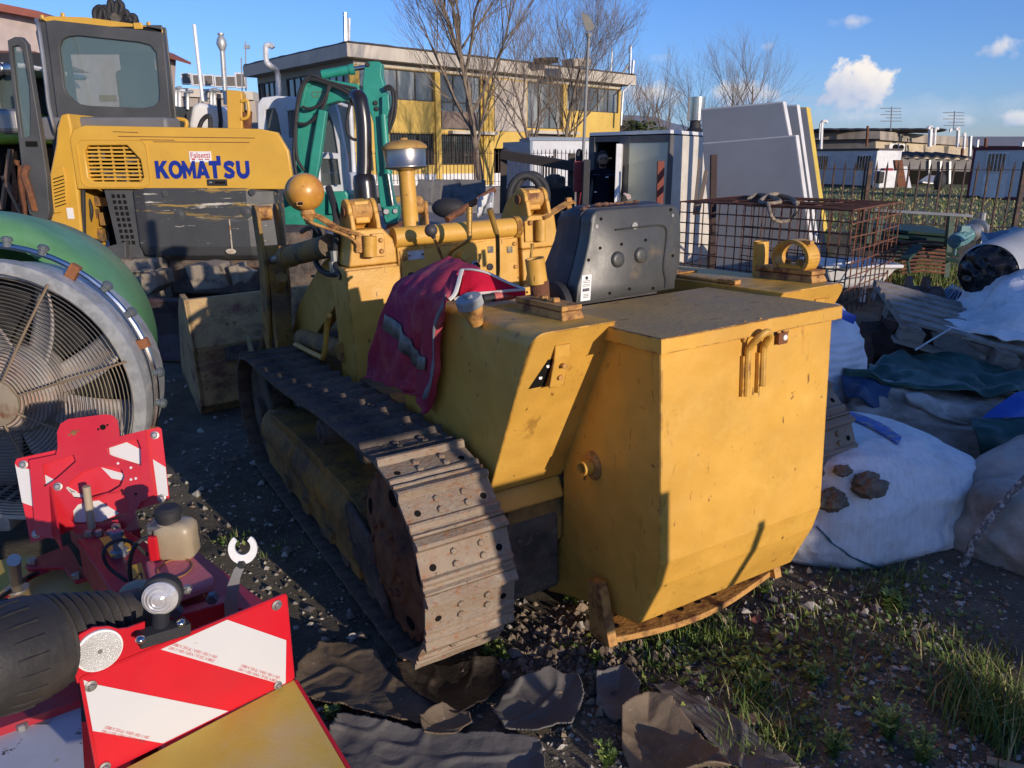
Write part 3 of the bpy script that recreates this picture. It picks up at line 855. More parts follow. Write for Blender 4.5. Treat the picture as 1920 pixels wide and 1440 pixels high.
def make_lamp_etc():
 yl = 1.42
 c = L(573, 360, y=yl); r = .082
 b = MB()
 b.sphere(c, r, 32, 20, (1, .92, 1))
 t = V((.1, 1, -.05)).normalized()
 b.lathe([(r * .80, .048), (r * 1.0, .05), (r * 1.02, .062), (r * .96, .07), (r * .6, .078)], c, t, 32)
 lamp = b.build('headlamp', material('lamp_shell_paint', (.60, .30, .05), .34, layers=(dict(col=(.40, .16, .03), scale=6, lo=.45, hi=.7), dict(col=RUST, scale=26, lo=.64, hi=.70), dict(col=(.68, .48, .22), scale=16, lo=.64, hi=.72, fac=.7)), bump=.04), LD)
 b = MB()
 q = L(563, 382, y=yl - .08)
 b.box((q.x, yl - .072, q.z), (.030, .01, .020)); b.m = 1
 b.box((q.x, yl - .075, q.z), (.022, .01, .012))
 b.build('socket_slot', [M['rust_plate'], M['dark']], lamp, bevel=.002)
 b = MB()
 b.lathe([(.03, 0), (.034, -.02), (.026, -.03), (.02, -.05)], c - V((0, 0, r * .93)), (0, 0, 1), 14)
 b.bolt(c - V((0, 0, r + .03)), (0, 0, -1), .018, .026)
 b.build('lamp_foot', M['rust_plate'], lamp)
 b = MB()
 f = c - V((0, 0, r + .022))
 pts = spath([f - V((.03, 0, 0)), f + V((.03, -.01, 0)), L(628, 425, y=yl - .08), L(650, 432, y=yl - .1), L(672, 438, y=1.30), L(676, 450, y=1.29), L(676, 474, y=1.285)], 5)
 for i in range(len(pts) - 1): b.beam(pts[i], pts[i + 1], .040, .008, up=(0, -.3, 1))
 b.tube(spath([f + V((-.02, -.02, -.01)), L(590, 420, y=yl - .06), L(640, 437, y=yl - .1), L(668, 455, y=1.28), L(670, 470, y=1.28)], 5), .008, 6)
 b.build('lamp_strap', M['rust_plate'], LD)
 b = MB()
 pts = spath([L(1018, 408, y=1.30), L(1030, 402, y=1.32), L(1050, 389, y=1.36), L(1068, 379, y=1.40), L(1076, 378, y=1.41)], 5)
 for i in range(len(pts) - 1): b.beam(pts[i], pts[i + 1], .034, .010, up=(0, -.4, 1))
 q = L(1066, 378, y=1.40); b.bolt(q, (0, 0, 1), .018, .018); b.cyl(q, q - V((0, 0, .045)), .010, n=8); b.bolt(q - V((0, 0, .02)), (0, 0, -1), .017, .014)
 b.build('lamp_strap', M['rust_plate'], LD)
 yp = 1.52
 bc = L(760, 300, y=yp); lid = L(758, 278, y=yp); ped = L(764, 428, y=yp)
 b = MB(); ph = bc.z - .03 - ped.z
 b.cyl((bc.x, yp, ped.z - .12), (bc.x, yp, bc.z - .03), .040, n=22); b.cyl((bc.x, yp, bc.z - .05), (bc.x, yp, bc.z - .028), .048, n=22)
 b.build('intake_pipe', Y, LD)
 zb, zt = bc.z - .034, bc.z + .050
 b = MB(); b.lathe([(.06, -.012), (.098, -.004), (.101, 0), (.101, .006), (.097, .01), (.102, .085), (.0, .085)], (bc.x, yp, zb), (0, 0, 1), 36)
 b.build('precleaner_bowl', material('dull_steel_bowl', (.40, .37, .33), .32, .9), LD, sharp=50)
 b = MB(); b.lathe([(.109, 0), (.110, .01), (.104, .018), (.080, .034), (.05, .042), (.02, .044), (.02, .052), (.0, .054)], (bc.x, yp, zb + .083), (0, 0, 1), 36)
 b.build('precleaner_lid', material('lid_ochre', (.40, .22, .05), .6, layers=(dict(col=RUST, scale=14, lo=.55, hi=.7), dict(col=(.5, .33, .1), scale=8, lo=.5, hi=.7)), bump=.1), LD, sharp=50)
 b = MB(); ye = 1.62
 e0, e1 = L(682, 372, y=ye), L(682, 330, y=ye); t1 = L(683, 300, y=ye); t2 = L(682, 235, y=ye); t3 = L(678, 195, y=ye); t4 = L(668, 168, y=ye)
 b.lathe([(.055, -.20), (.055, .0), (.05, .03), (.036, .04)], (e1.x, ye, e1.z - .03), (0, 0, 1), 20)
 pts = spath([(e1.x, ye, e1.z), t1, t2, (t3.x, ye + .01, t3.z), (t3.x, ye + .03, t3.z + .030), (t3.x - .004, ye + .065, t3.z + .036)], 6)
 b.tube(pts, .037, 18)
 b.build('exhaust_stack', M['black_paint'], LD, sharp=50)
 b = MB()
 q = L(784, 384, y=2.0)
 b.cyl((q.x - .05, 2.0, q.z), (q.x + .02, 2.0, q.z), .05, n=18); b.box((q.x + .03, 2.0, q.z - .08), (.022, .10, .20))
 b.build('hood_bracket', M['rust_plate'], LD, bevel=.01)
make_lamp_etc()
def make_track(x0, x1, rusty_rear, near):
 root = LD
 cy0, cz0, r0 = .10, .362, .332
 cy1, cz1, r1 = 2.13, .345, .315
 path = []                                     # pad carrier line (plate underside), counter-clockwise seen from the left
 path += arc((cy0, cz0), r0, 90, 270, 26)
 path += [(.10 + (2.03) * i / 20, .030) for i in range(1, 20)]
 path += arc((cy1, cz1), r1, -90, 90, 26)
 topz = lambda y: .694 - .026 * sin(PI * min(1, max(0, (y - .75) / 1.38))) - .022 * max(0, (y - .75) / 1.38)
 path += [(2.13 - 2.03 * i / 24, topz(2.13 - 2.03 * i / 24)) for i in range(1, 24)]
 P = [V((0, y, z)) for y, z in path]
 n = len(P)
 seg = [(P[(i + 1) % n] - P[i]).length for i in range(n)]
 Lt = sum(seg); npad = 37; pitch = Lt / npad
 def at(s):
  s %= Lt
  for i in range(n):
   if s <= seg[i]: return P[i].lerp(P[(i + 1) % n], s / seg[i])
   s -= seg[i]
  return P[0]
 w = x1 - x0
 def pad_mesh():
  """local: u along travel, v up (outwards), x across"""
  b = MB(); h = pitch * .94
  prof = [(-h * .52, -.004), (-h * .52, .010), (-h * .40, .030), (-h * .33, .030), (-h * .27, .009), (h * .22, .007), (h * .27, .016), (h * .33, .016), (h * .39, .006), (h * .44, .006), (h * .50, .015), (h * .54, .013), (h * .54, -.004)]
  k = 9
  rings = []
  for i in range(k + 1):
   x = x0 + w * i / k
   jit = [rnd.uniform(-.0012, .0012) for _ in prof]
   rings.append([(x, u, v + j) for (u, v), j in zip(prof, jit)])
  b.loft(rings, True, False)
  b.m = 1
  for bx in (x0 + w * .38, x0 + w * .68):
   for bu in (-h * .12, h * .12): b.bolt((bx, bu, .0075), (0, 0, 1), .0115, .008)
  b.m = 2
  for bx in (x0 + w * .14, x0 + w * .87): b.cyl((bx, 0.01, .0078), (bx, .01, .0092), .011, n=10)
  b.m = 3
  for bx in (x0 + w * .34, x0 + w * .62): b.box((bx, 0, -.035), (.026, pitch * .96, .055))
  return b
 protos = []
 for i in range(npad):
  p, q = at(i * pitch), at((i + 1) * pitch)
  c = (p + q) / 2; d = (q - p).normalized()      # travel direction
  nrm = V((0, d.z, -d.y))                    # outward for this orientation
  if i < 3 or not protos:
   mats = [M['rust_steel'], M['rust_steel'], M['dark'], M['muddy_steel']]
   o = pad_mesh().build('track_shoe', mats, LD, bevel=.003, seg=1)
   protos.append(o)
  else:
   src = protos[i % len(protos)]
   o = src.copy(); COL.objects.link(o); o.parent = LD
  rear = c.y < .12 and c.z > .06
  if not rear and i >= 3:
   if 'muddy' not in protos[0]:
    o2 = protos[0].data.copy(); o2.materials.clear()
    for mm in (M['muddy_steel'], M['muddy_steel'], M['dark'], M['muddy_steel']): o2.materials.append(mm)
    protos[0]['muddy'] = 1; make_track.muddy = o2
   o.data = make_track.muddy
  Mx = Matrix(((1, 0, 0), (0, d.y, nrm.y), (0, d.z, nrm.z))).to_4x4(); Mx.translation = V((0, c.y, c.z))
  o.matrix_local = Mx
 for o in protos:
  if 'muddy' in o: del o['muddy']
 xm = (x0 + x1) / 2
 s = -1 if x0 < XC else 1
 xo = x0 if s < 0 else x1
 b = MB()
 rim = []
 for i in range(78):
  t = 2 * PI * i / 78; rr = .285 if i % 3 else .268
  rim.append((cy0 + rr * cos(t), cz0 + rr * sin(t)))
 a0, a1 = sorted((xo - s * .045, xo - s * .10))
 b.prism(rim, 'x', a0, a1)
 b.build('sprocket', M['rust'], LD, bevel=.004)
 b = MB()
 b.lathe([(.265, -.004), (.262, .004), (.235, .006), (.16, .016), (.150, .030), (.085, .034), (.08, .046), (.0, .048)], (xo - s * .045, cy0, cz0), (s, 0, 0), 40)
 b.m = 1
 for i in range(10):
  t = 2 * PI * i / 10 + .2
  b.bolt((xo - s * .045 + s * .028, cy0 + .118 * cos(t), cz0 + .118 * sin(t)), (s, 0, 0), .014, .014)
 b.m = 2
 for i in range(5):
  t = 2 * PI * i / 5 + .5
  b.sphere((xo - s * .0385, cy0 + .205 * cos(t), cz0 + .205 * sin(t)), .042, 12, 6, (.12, 1, 1))
 b.build('sprocket_hub', [material('rusty_hub', (.24, .11, .045), .8, layers=(dict(col=RUST, scale=9, lo=.42, hi=.62), dict(col=(.03, .02, .02), scale=5, lo=.55, hi=.7)), bump=.2), M['rust'], M['dark']], LD, sharp=30)
 b = MB()
 b.lathe([(.268, -.07), (.275, -.02), (.275, .02), (.240, .026), (.20, .012), (.09, .018), (.085, .05), (.0, .052)], (xo - s * .09, cy1, cz1), (s, 0, 0), 40)
 b.build('idler_wheel', M['muddy_steel'], LD, sharp=30)
 b = MB()
 f0, f1 = sorted((xo - s * .035, xo - s * .28))
 prof = [(.30, .10), (1.98, .10), (2.0, .20), (1.9, .36), (1.82, .42)] + [(.55 + 1.2 * (1 - i / 6), .432 + .02 * sin(PI * i / 6)) for i in range(7)] + [(.42, .40), (.34, .30)]
 b.prism(prof, 'x', f0, f1)
 b.cyl((xo - s * .12, .48, .315), (xo - s * .12, 1.92, .315), .118, n=26)
 for yy in (.48, .86, 1.30): b.lathe([(.121, 0), (.123, .006), (.121, .012)], (xo - s * .12, yy, .315), (0, 1, 0), 26)
 for yy in (.5, .85, 1.2, 1.55): b.box((xo - s * .03, yy, .14), (.03, .10, .05))
 b.build('track_frame', M['yellow_dirty'], LD, bevel=.012)
 b = MB()
 b.hexa([(xo - s * .022 - .012, .16, .10), (xo - s * .022 + .012, .16, .10), (xo - s * .022 + .012, .50, .20), (xo - s * .022 - .012, .50, .20), (xo - s * .022 - .012, .28, .36), (xo - s * .022 + .012, .28, .36), (xo - s * .022 + .012, .50, .42), (xo - s * .022 - .012, .50, .42)])
 b.box((xo - s * .02, .47, .33), (.03, .09, .15))
 b.build('mud_guard', M['muddy_steel'], LD, bevel=.01)
 b = MB()
 b.lathe([(.052, -.02), (.055, .03), (.05, .05), (.03, .052), (.028, .062), (.0, .064)], (xo - s * .075, .80, .60), (s, 0, 0), 22)
 b.cyl((xo - s * .10, .80, .60), (xo - s * .24, .80, .60), .04, n=16); b.box((xo - s * .2, .80, .52), (.06, .10, .16))
 b.build('carrier_roller', M['muddy_steel'], LD)
 for yy in (.42, .72, 1.02, 1.32, 1.62):
  b = MB(); b.lathe([(.0, -.02), (.075, -.02), (.085, 0), (.085, .02), (.07, .03), (.07, .12), (.085, .13), (.085, .15), (.0, .16)], (xo - s * .06, yy, .125), (-s, 0, 0), 20)
  b.build('track_roller', M['muddy_steel'], LD)
 b = MB()
 for cyy, czz, rr, a, z in ((cy0, cz0, r0 - .06, 90, 270), (cy1, cz1, r1 - .06, -90, 90)):
  pts = [(cyy + rr * cos(R(a + (z - a) * i / 20)), czz + rr * sin(R(a + (z - a) * i / 20))) for i in range(21)]
 return
make_track(0.0, .30, True, True)
make_track(1.60, 1.90, True, False)
def make_jacket():
 fab = material('faded_red_workwear', (.42, .045, .07), .9, var=.18, vscale=5, layers=(dict(col=(.30, .035, .11), scale=2.2, lo=.4, hi=.6, fac=.8), dict(col=(.58, .18, .17), scale=9, lo=.5, hi=.7, fac=.6)), bump=.22, bscale=18, spec=.2)
 inner = material('bright_red_lining', (.62, .012, .045), .85, var=.1, bump=.2, bscale=20, spec=.2)
 refl = material('grey_reflective_tape', (.26, .24, .19), .55, layers=(dict(col=(.09, .08, .07), scale=14, lo=.45, hi=.65),))
 trim = material('white_jacket_trim', (.70, .66, .58), .8)
 zipm = material('zip_tape', (.20, .22, .25), .6)
 root = empty('work_jacket', 'purple-red work jacket with grey reflective tape lying over the left fender', 'jacket')
 root.location = MORG; root.rotation_euler = MROT.to_euler()
 rows = [  # (photo pixels from front edge to zip edge, lateral x at each row)
  ([(838, 486), (845, 484), (852, 484), (866, 488), (885, 496), (905, 505)], [.50, .50, .50, .50, .50, .50]),
  ([(788, 510), (806, 506), (824, 505), (842, 508), (858, 512), (868, 520)], [.42, .42, .42, .42, .43, .44]),
  ([(752, 528), (772, 527), (798, 529), (822, 532), (842, 538), (852, 545)], [.345, .35, .355, .36, .37, .375]),
  ([(735, 552), (758, 552), (786, 556), (810, 556), (836, 560), (845, 562)], [.31, .315, .312, .318, .318, .322]),
  ([(722, 590), (748, 592), (776, 594), (802, 598), (826, 596), (838, 592)], [.295, .305, .298, .31, .302, .315]),
  ([(710, 640), (738, 645), (768, 652), (794, 655), (816, 645), (832, 640)], [.285, .305, .288, .308, .295, .315]),
  ([(697, 676), (728, 690), (758, 702), (784, 708), (812, 692), (829, 688)], [.28, .303, .284, .306, .29, .314]),
  ([(689, 704), (722, 714), (754, 724), (782, 734), (808, 728), (826, 720)], [.278, .3, .282, .304, .29, .315]),
  ([(689, 706), (722, 717), (754, 727), (783, 740), (806, 748), (822, 740)], [.279, .3, .282, .305, .292, .316]),
  ([(690, 707), (723, 718), (755, 728), (786, 745), (799, 778), (816, 760)], [.281, .3, .283, .306, .296, .316]),
 ]
 G = [[L(px, py, x=xx) for (px, py), xx in zip(r, xs)] for r, xs in rows]
 nr, nc = len(G), len(G[0])
 cols = [spath([G[i][j] for i in range(nr)], 5) for j in range(nc)]
 fine = [spath([cols[j][i] for j in range(nc)], 8) for i in range(len(cols[0]))]
 nu, nv = len(fine[0]), len(fine)
 def fold(i, j):
  p = fine[i][j]; u, v = j / (nu - 1), i / (nv - 1)
  k = min(1, v * 2.2)
  d = .012 * k * sin(u * 17 + v * 5 + 1.5 * sin(v * 7)) + .005 * k * sin(u * 31 - v * 9) + .018 * noise.noise(V((u * 5, v * 6, 2)))
  return V((min(p.x - abs(d) * 1.0 - .004, p.x), p.y + d * .3, p.z + (.006 * noise.noise(V((u * 6, v * 3, 9))) if v < .4 else 0) + .004))
 b = MB()
 b.add([fold(i, j) for i in range(nv) for j in range(nu)], [(i * nu + j, i * nu + j + 1, (i + 1) * nu + j + 1, (i + 1) * nu + j) for i in range(nv - 1) for j in range(nu - 1)], True)
 body = b.build('jacket_body', fab, root, solid=.006, sub=1, sharp=180)
 def strip(name, ij, mat, w, lift):
  b = MB(); vs = []
  for (i, j, di, dj) in ij:
   for s_ in (-1, 1):
    ii, jj = i + s_ * di * w, j + s_ * dj * w
    i0, j0 = int(min(nv - 2, max(0, ii))), int(min(nu - 2, max(0, jj))); fi, fj = ii - i0, jj - j0
    p = fold(i0, j0) * (1 - fi) * (1 - fj) + fold(i0 + 1, j0) * fi * (1 - fj) + fold(i0, j0 + 1) * (1 - fi) * fj + fold(i0 + 1, j0 + 1) * fi * fj
    vs.append(p + V((-lift, -lift * .5, 0)))
  n = len(ij)
  b.add(vs, [(2 * k, 2 * k + 2, 2 * k + 3, 2 * k + 1) for k in range(n - 1)], True)
  return b.build(name, mat, body, solid=.002)
 a_i, b_i = nv * .455, nv * .575
 strip('reflective_tape', [(a_i + (b_i - a_i) * t + 3.0 * max(0, t - .35), nu * (.06 + .66 * t), 1, 0) for t in [k / 24 for k in range(25)]], refl, 1.25, .011)
 strip('zip', [(12 + (nv - 18) * t, nu * .90 - nu * .12 * t ** 2, 0, 1) for t in [k / 30 for k in range(31)]], zipm, 1.2, .010)
 b = MB()
 A = [L(867, 516, x=.44), L(862, 540, x=.41), L(856, 556, x=.40), L(852, 560, x=.39)]
 top = [L(868, 505, x=.45), L(890, 506, x=.47), L(915, 512, x=.50), L(940, 524, x=.53), L(962, 534, x=.56), L(985, 542, x=.59)]
 low = [L(852, 562, x=.385), L(875, 555, x=.42), L(900, 551, x=.46), L(925, 549, x=.50), L(955, 546, x=.54), L(985, 544, x=.588)]
 tp, lw = spath(top, 5), spath(low, 5)
 b.grid(lambda u, v: (lambda p, q: p.lerp(q, v) + V((0, 0, -.022 * sin(PI * v) + .007 * sin(u * 14 + v * 6) * sin(PI * v))))(tp[min(len(tp) - 1, round(u * (len(tp) - 1)))], lw[min(len(lw) - 1, round(u * (len(lw) - 1)))]), len(tp) - 1, 8)
 b.build('jacket_lining', inner, root, solid=.004)
 b = MB()
 b.tube(tp, [.007] + [.008] * (len(tp) - 2) + [.005], 8, flat=.5); b.tube([p + V((0, 0, .002)) for p in lw], .005, 6)
 b.build('jacket_trim', trim, root)
 b = MB()
 cl = spath([L(866, 506, x=.43), L(862, 520, x=.40), L(858, 536, x=.37), L(852, 552, x=.345), L(842, 562, x=.325)], 6)
 b.tube(cl, .0075, 8, flat=.5)
 b.build('jacket_zip_edge', trim, root)
 b = MB()
 f0 = spath([L(846, 524, x=.40), L(838, 540, x=.37), L(826, 556, x=.34), L(816, 572, x=.315)], 5); f1 = spath([L(862, 520, x=.42), L(858, 538, x=.38), L(850, 552, x=.35), L(834, 568, x=.32)], 5)
 b.grid(lambda u, v: f0[round(u * (len(f0) - 1))].lerp(f1[round(u * (len(f0) - 1))], v) + V((-.006, -.01, .012 * sin(PI * v))), len(f0) - 1, 6)
 b.build('jacket_flap', fab, root, solid=.006)
 return root
make_jacket()
def make_stick():
 b = MB(); a, c = L(905, 560, z=1.150), L(972, 551, z=1.150)
 b.cyl(a, a.lerp(c, .3), .014, n=14); b.m = 1; b.cyl(a.lerp(c, .3), a.lerp(c, .82), .016, n=14); b.m = 0; b.cyl(a.lerp(c, .82), c, .013, n=14)
 o = b.build('lying_handle', [M['black'], material('faded_pink_plastic', (.45, .10, .09), .6)])
 o.location = MORG; o.rotation_euler = MROT.to_euler()
 tag(o, 'faded pink and black round handle lying beside the jacket on the fender', 'handle')
 b = MB(); q = L(990, 547, z=1.15)
 b.box((q.x, q.y, 1.147), (.05, .012, .042)); b.m = 1; b.cyl((q.x - .008, q.y - .0065, 1.150), (q.x - .008, q.y - .008, 1.150), .004, n=8)
 b.build('bracket_tab', [M['yellow'], M['dark']], LD, bevel=.002)
make_stick()
# ================================================================ helpers for flat plates with holes
def plate2d(name, outer, holes, Mx, th, mat, parent=None, bevel=0):
 cu = bpy.data.curves.new(name, 'CURVE'); cu.dimensions = '2D'; cu.fill_mode = 'BOTH'; cu.extrude = th / 2
 for ring in [outer] + list(holes):
  sp = cu.splines.new('POLY'); sp.points.add(len(ring) - 1); sp.use_cyclic_u = True
  for p, q in zip(sp.points, ring): p.co = (q[0], q[1], 0, 1)
 if bevel: cu.bevel_depth = bevel
 tmp = bpy.data.objects.new('tmp', cu); COL.objects.link(tmp)
 dg = bpy.context.evaluated_depsgraph_get()
 me = bpy.data.meshes.new_from_object(tmp.evaluated_get(dg))
 bpy.data.objects.remove(tmp); bpy.data.curves.remove(cu)
 me.materials.clear(); me.materials.append(mat); me.name = name
 o = bpy.data.objects.new(name, me); COL.objects.link(o)
 if parent: o.parent = parent
 o.matrix_local = Mx
 return o
def ellipse(cx, cy, rx, ry, n=24, a0=0, a1=360):
 return [(cx + rx * cos(R(a0 + (a1 - a0) * i / n)), cy + ry * sin(R(a0 + (a1 - a0) * i / n))) for i in range(n if abs(a1 - a0) >= 360 else n + 1)]
def rrect(x0, y0, x1, y1, r, n=5):
 out = []
 for cx, cy, a in ((x1 - r, y1 - r, 0), (x0 + r, y1 - r, 90), (x0 + r, y0 + r, 180), (x1 - r, y0 + r, 270)):
  out += [(cx + r * cos(R(a + 90 * i / n)), cy + r * sin(R(a + 90 * i / n))) for i in range(n + 1)]
 return out
def quad_frame(tl, tr, bl):
 """4x4: origin at bl, x along the width, y up the height, in metres; returns (M, w, h)"""
 x = (tr - tl); y = (tl - bl)
 w, h = x.length, y.length
 return basis(bl, x, y), w, h
def diag_stripes(name, w, h, mats, parent, Mx, cuts, lift):
 """white bands clipped to the board: each cut is a polygon in board fractions"""
 for poly in cuts:
  plate2d(name, [(x * w, y * h) for x, y in poly], [], Mx @ Matrix.Translation((0, 0, lift)), .0006, mats, parent)
# ================================================================ red disc mower with warning boards
def make_mower():
 MW = empty('folded_mower', 'red farm mower with red-white striped warning boards, black bellows and a fluid bottle', 'mower', (0, 0, 0))
 red, redd = M['red'], M['red_dull']
 white = material('white_reflective_film', (.60, .60, .585), .4, var=.03, layers=(dict(col=(.34, .34, .31), scale=9, lo=.70, hi=.73), dict(col=(.3, .26, .2), scale=40, lo=.72, hi=.75)))
 redf = material('red_reflective_film', (.60, .010, .022), .38, var=.05, layers=(dict(col=(.66, .22, .20), scale=26, lo=.70, hi=.73, fac=.6, stretch=(1, .3, 1)), dict(col=(.35, .02, .03), scale=3, lo=.5, hi=.75, fac=.4)))
 tl, tr = W(147, 1270, z=.752), W(537, 1111, z=.752)
 bl = V((tl.x, tl.y, .545))
 Mx, w, h = quad_frame(tl, tr, bl)
 bd = plate2d('front_warning_board', rrect(0, 0, w, h, .008), [], Mx, .004, red, MW)
 P = lambda px, py: ((lambda q: (q.x, q.y))(Mx.inverted() @ hit_plane(px, py, Mx)))
 def hit_plane(px, py, Mt):
  o = V((0, 0, CAMH)); d = ray(px, py); n = Mt.to_3x3() @ V((0, 0, 1)); p0 = Mt.translation
  return o + d * ((p0 - o).dot(n) / d.dot(n))
 film = plate2d('red_film', rrect(.006, .004, w - .004, h - .004, .005), [], Matrix.Translation((0, 0, .0025)), .0006, redf, bd)
 for poly in ([(424, 1158), (535, 1199), (535, 1290), (528, 1288), (300, 1216)], [(148, 1276), (176, 1281), (428, 1345), (306, 1404), (158, 1375)]):
  pts = [P(*q) for q in poly]
  pts = [(min(max(x, .006), w - .004), min(max(y, .004), h - .004)) for x, y in pts]
  plate2d('white_stripe', pts, [], Matrix.Translation((0, 0, .0035)), .0006, white, bd)
 txt = "DIN 11 030 / GEKA / TP ESC A 08021"
 for (ax, ay), (cx, cy) in (((316, 1213), (400, 1238)), ((446, 1253), (518, 1276)), ((190, 1369), (272, 1389))):
  a, c = V((*P(ax, ay), 0)), V((*P(cx, cy), 0))
  d = (c - a).normalized(); mid = (a + c) / 2; up = V((-d.y, d.x, 0)); ln = (c - a).length
  for k, (sg, off) in enumerate(((1, .0), (-1, .0085))):
   t = text_obj('board_lettering', txt, .0078, basis(mid + up * (off) + V((0, 0, .0042)), d * sg, up * sg), M['ink'], bd, .0, .0001)
   t.scale = (ln / max(t['w'], 1e-4), 1, 1)
 for px, py, rr in ((517, 1133, .011), (519, 1283, .009), (169, 1284, .010), (195, 1436, .010)):
  q = P(px, py); b = MB(); b.lathe([(rr, 0), (rr, .002), (rr * .6, .003)], (q[0], q[1], .004), (0, 0, 1), 16); b.bolt((q[0], q[1], .006), (0, 0, 1), rr * .62, .005)
  b.build('board_bolt', M['steel'], bd)
 tab = [P(px, py) for px, py in ((145, 1282), (133, 1235), (137, 1210), (150, 1190), (175, 1177), (205, 1175), (222, 1180), (240, 1178), (272, 1166), (272, 1185), (345, 1165), (356, 1172), (356, 1188))]
 plate2d('reflector_tab', tab, [], Mx @ Matrix.Translation((0, 0, -.003)), .004, red, MW)
 c = P(185, 1218); ex = (P(229, 1200)[0] - P(140, 1236)[0]) / 2
 b = MB(); b.lathe([(ex, 0), (ex, .005), (ex * .93, .0065)], (0, 0, 0), (0, 0, 1), 40); b.m = 1
 b.cyl((0, 0, .0066), (0, 0, .0072), ex * .92, n=40); b.m = 2; b.lathe([(.004, .007), (.004, .009), (.002, .009)], (0, 0, 0), (0, 0, 1), 12)
 def hexcell(N, K, bs):
  t = N.new('ShaderNodeTexVoronoi'); t.inputs['Scale'].default_value = 420; tc_ = N.new('ShaderNodeTexCoord'); K.new(tc_.outputs['Object'], t.inputs['Vector'])
  bp = N.new('ShaderNodeBump'); bp.inputs['Strength'].default_value = .6; bp.inputs['Distance'].default_value = .002
  K.new(t.outputs['Distance'], bp.inputs['Height']); K.new(bp.outputs[0], bs.inputs['Normal'])
 o = b.build('round_reflector', [M['white'], material('reflector_cells', (.50, .50, .47), .25, var=.2, vscale=18, extra=hexcell), M['steel']], MW)
 o.matrix_local = Mx @ Matrix.Translation((c[0], c[1], 0))
 b = MB()
 q0, q1 = W(258, 1200, d=1.36), W(352, 1172, d=1.42)
 xax = (q1 - q0).normalized(); yax = V((-xax.y, xax.x, 0)).normalized(); zax = V((0, 0, 1))
 Rm = Matrix((xax, yax, xax.cross(yax))).transposed()
 b.box((q0 + q1) / 2, ((q1 - q0).length, .034, .022), Rm)
 stem0 = W(300, 1188, d=1.39) + V((0, 0, .0)); stem1 = W(302, 1135, d=1.42)
 b.cyl(stem0, stem1, .0165, .0145, 20)
 lens_c = W(301, 1120, d=1.40); body_c = W(291, 1107, d=1.44)
 ax = (V((0.25, -1, .12))).normalized()
 b.lathe([(.020, -.030), (.033, -.024), (.036, -.01), (.036, .008), (.030, .010)], lens_c - ax * .012, ax, 30)
 lamp = b.build('side_lamp', M['black'], MW, bevel=.002)
 b = MB(); b.lathe([(.031, 0), (.031, .006), (.026, .010), (.024, .010), (.020, .014), (.018, .013), (.013, .017), (.011, .016), (.006, .018), (.0, .018)], lens_c, ax, 36)
 b.build('lamp_lens', material('clear_lens', (.62, .60, .58), .12, .35, var=.2, vscale=40), lamp, sharp=15)
 for px, py, dd in ((266, 1200, 1.345), (341, 1169, 1.40)):
  b = MB(); b.sphere(W(px, py, d=dd) + V((0, -.004, .004)), .009, 12, 8, (1, 1, .7)); b.build('lamp_screw', M['chrome'], lamp)
 b = MB()
 br = V((tr.x, tr.y, .545))
 z0 = .548
 p = [bl + V((.02, -.004, 0)), br + V((0, -.004, 0)), W(648, 1440, z=.50), W(690, 1500, z=.50), W(200, 1600, z=.50), W(60, 1480, z=.52)]
 yc = material('yellow_tarp', (.52, .36, .06), .6, var=.18, vscale=2.5, layers=(dict(col=(.50, .38, .20), scale=3.5, lo=.42, hi=.62, fac=.9), dict(col=(.36, .22, .05), scale=14, lo=.62, hi=.72, fac=.5)), bump=.15, bscale=300)
 b.slab(p, (0, 0, -.006)); b.build('canvas_guard', yc, MW)
 b = MB(); a, c = p[1], p[3]
 b.tube([a + V((.004, 0, -.004)), p[2] + V((.006, 0, -.004)), c], .0055, 6); b.build('guard_edge', red, MW)
 zf = .40
 b = MB()
 pts = [W(px, py, z=zf) for px, py in ((-60, 1385), (150, 1310), (160, 1480), (-60, 1560))]
 b.slab(pts, (0, 0, -.005)); b.build('pitted_flap', material('pitted_white_paint', (.58, .60, .62), .4, layers=(dict(col=RUST_D, scale=16, lo=.64, hi=.67), dict(col=(.02, .012, .01), scale=9, lo=.70, hi=.72), dict(col=(.4, .24, .1), scale=30, lo=.66, hi=.72, fac=.6))), MW)
 b = MB(); pts = [W(px, py, z=zf + .02) for px, py in ((-60, 1330), (145, 1270), (150, 1312), (-60, 1386))]
 b.slab(pts, (0, 0, -.02)); b.build('side_rail', redd, MW)
 b = MB(); b.bolt(W(42, 1366, z=zf), (0, 0, 1), .012, .012); b.build('flap_bolt', M['steel'], MW)
 zt = .66
 b = MB()
 tp = [W(px, py, z=zt) for px, py in ((145, 1012), (228, 988), (330, 1050), (402, 1135), (268, 1172), (215, 1120))]
 b.slab(tp, (0, 0, -.10)); beam = b.build('main_beam', redd, MW, bevel=.004)
 b = MB()
 pts = [W(px, py, z=.60) for px, py in ((340, 1060), (366, 1030), (500, 1130), (470, 1150), (400, 1120))]
 b.slab(pts, (0, 0, -.10)); b.build('side_beam', redd, MW, bevel=.004)
 b = MB()      # bolted end face under the red cover
 f0, f1 = W(333, 1155, d=1.62), W(424, 1130, d=1.66)
 b.slab([f0, f1, f1 + V((.0, 0, -.14)), f0 + V((0, 0, -.14))], (-.01, .03, 0)); b.build('gearbox_face', red, MW, bevel=.003)
 b = MB()
 for px, py, dd, rr in ((399, 1118, 1.645, .013), (332, 1142, 1.61, .014)): b.bolt(W(px, py, d=dd), (.2, -1, 0), rr, .014)
 b.build('face_bolt', material('blue_grey_bolt', (.10, .12, .15), .4, .5), MW)
 b = MB()
 pts = [W(px, py, z=.67) for px, py in ((187, 1010), (232, 1000), (248, 1030), (208, 1045))]
 b.slab(pts, (0, 0, .002)); w1 = b.build('warning_sticker', M['warn'], beam)
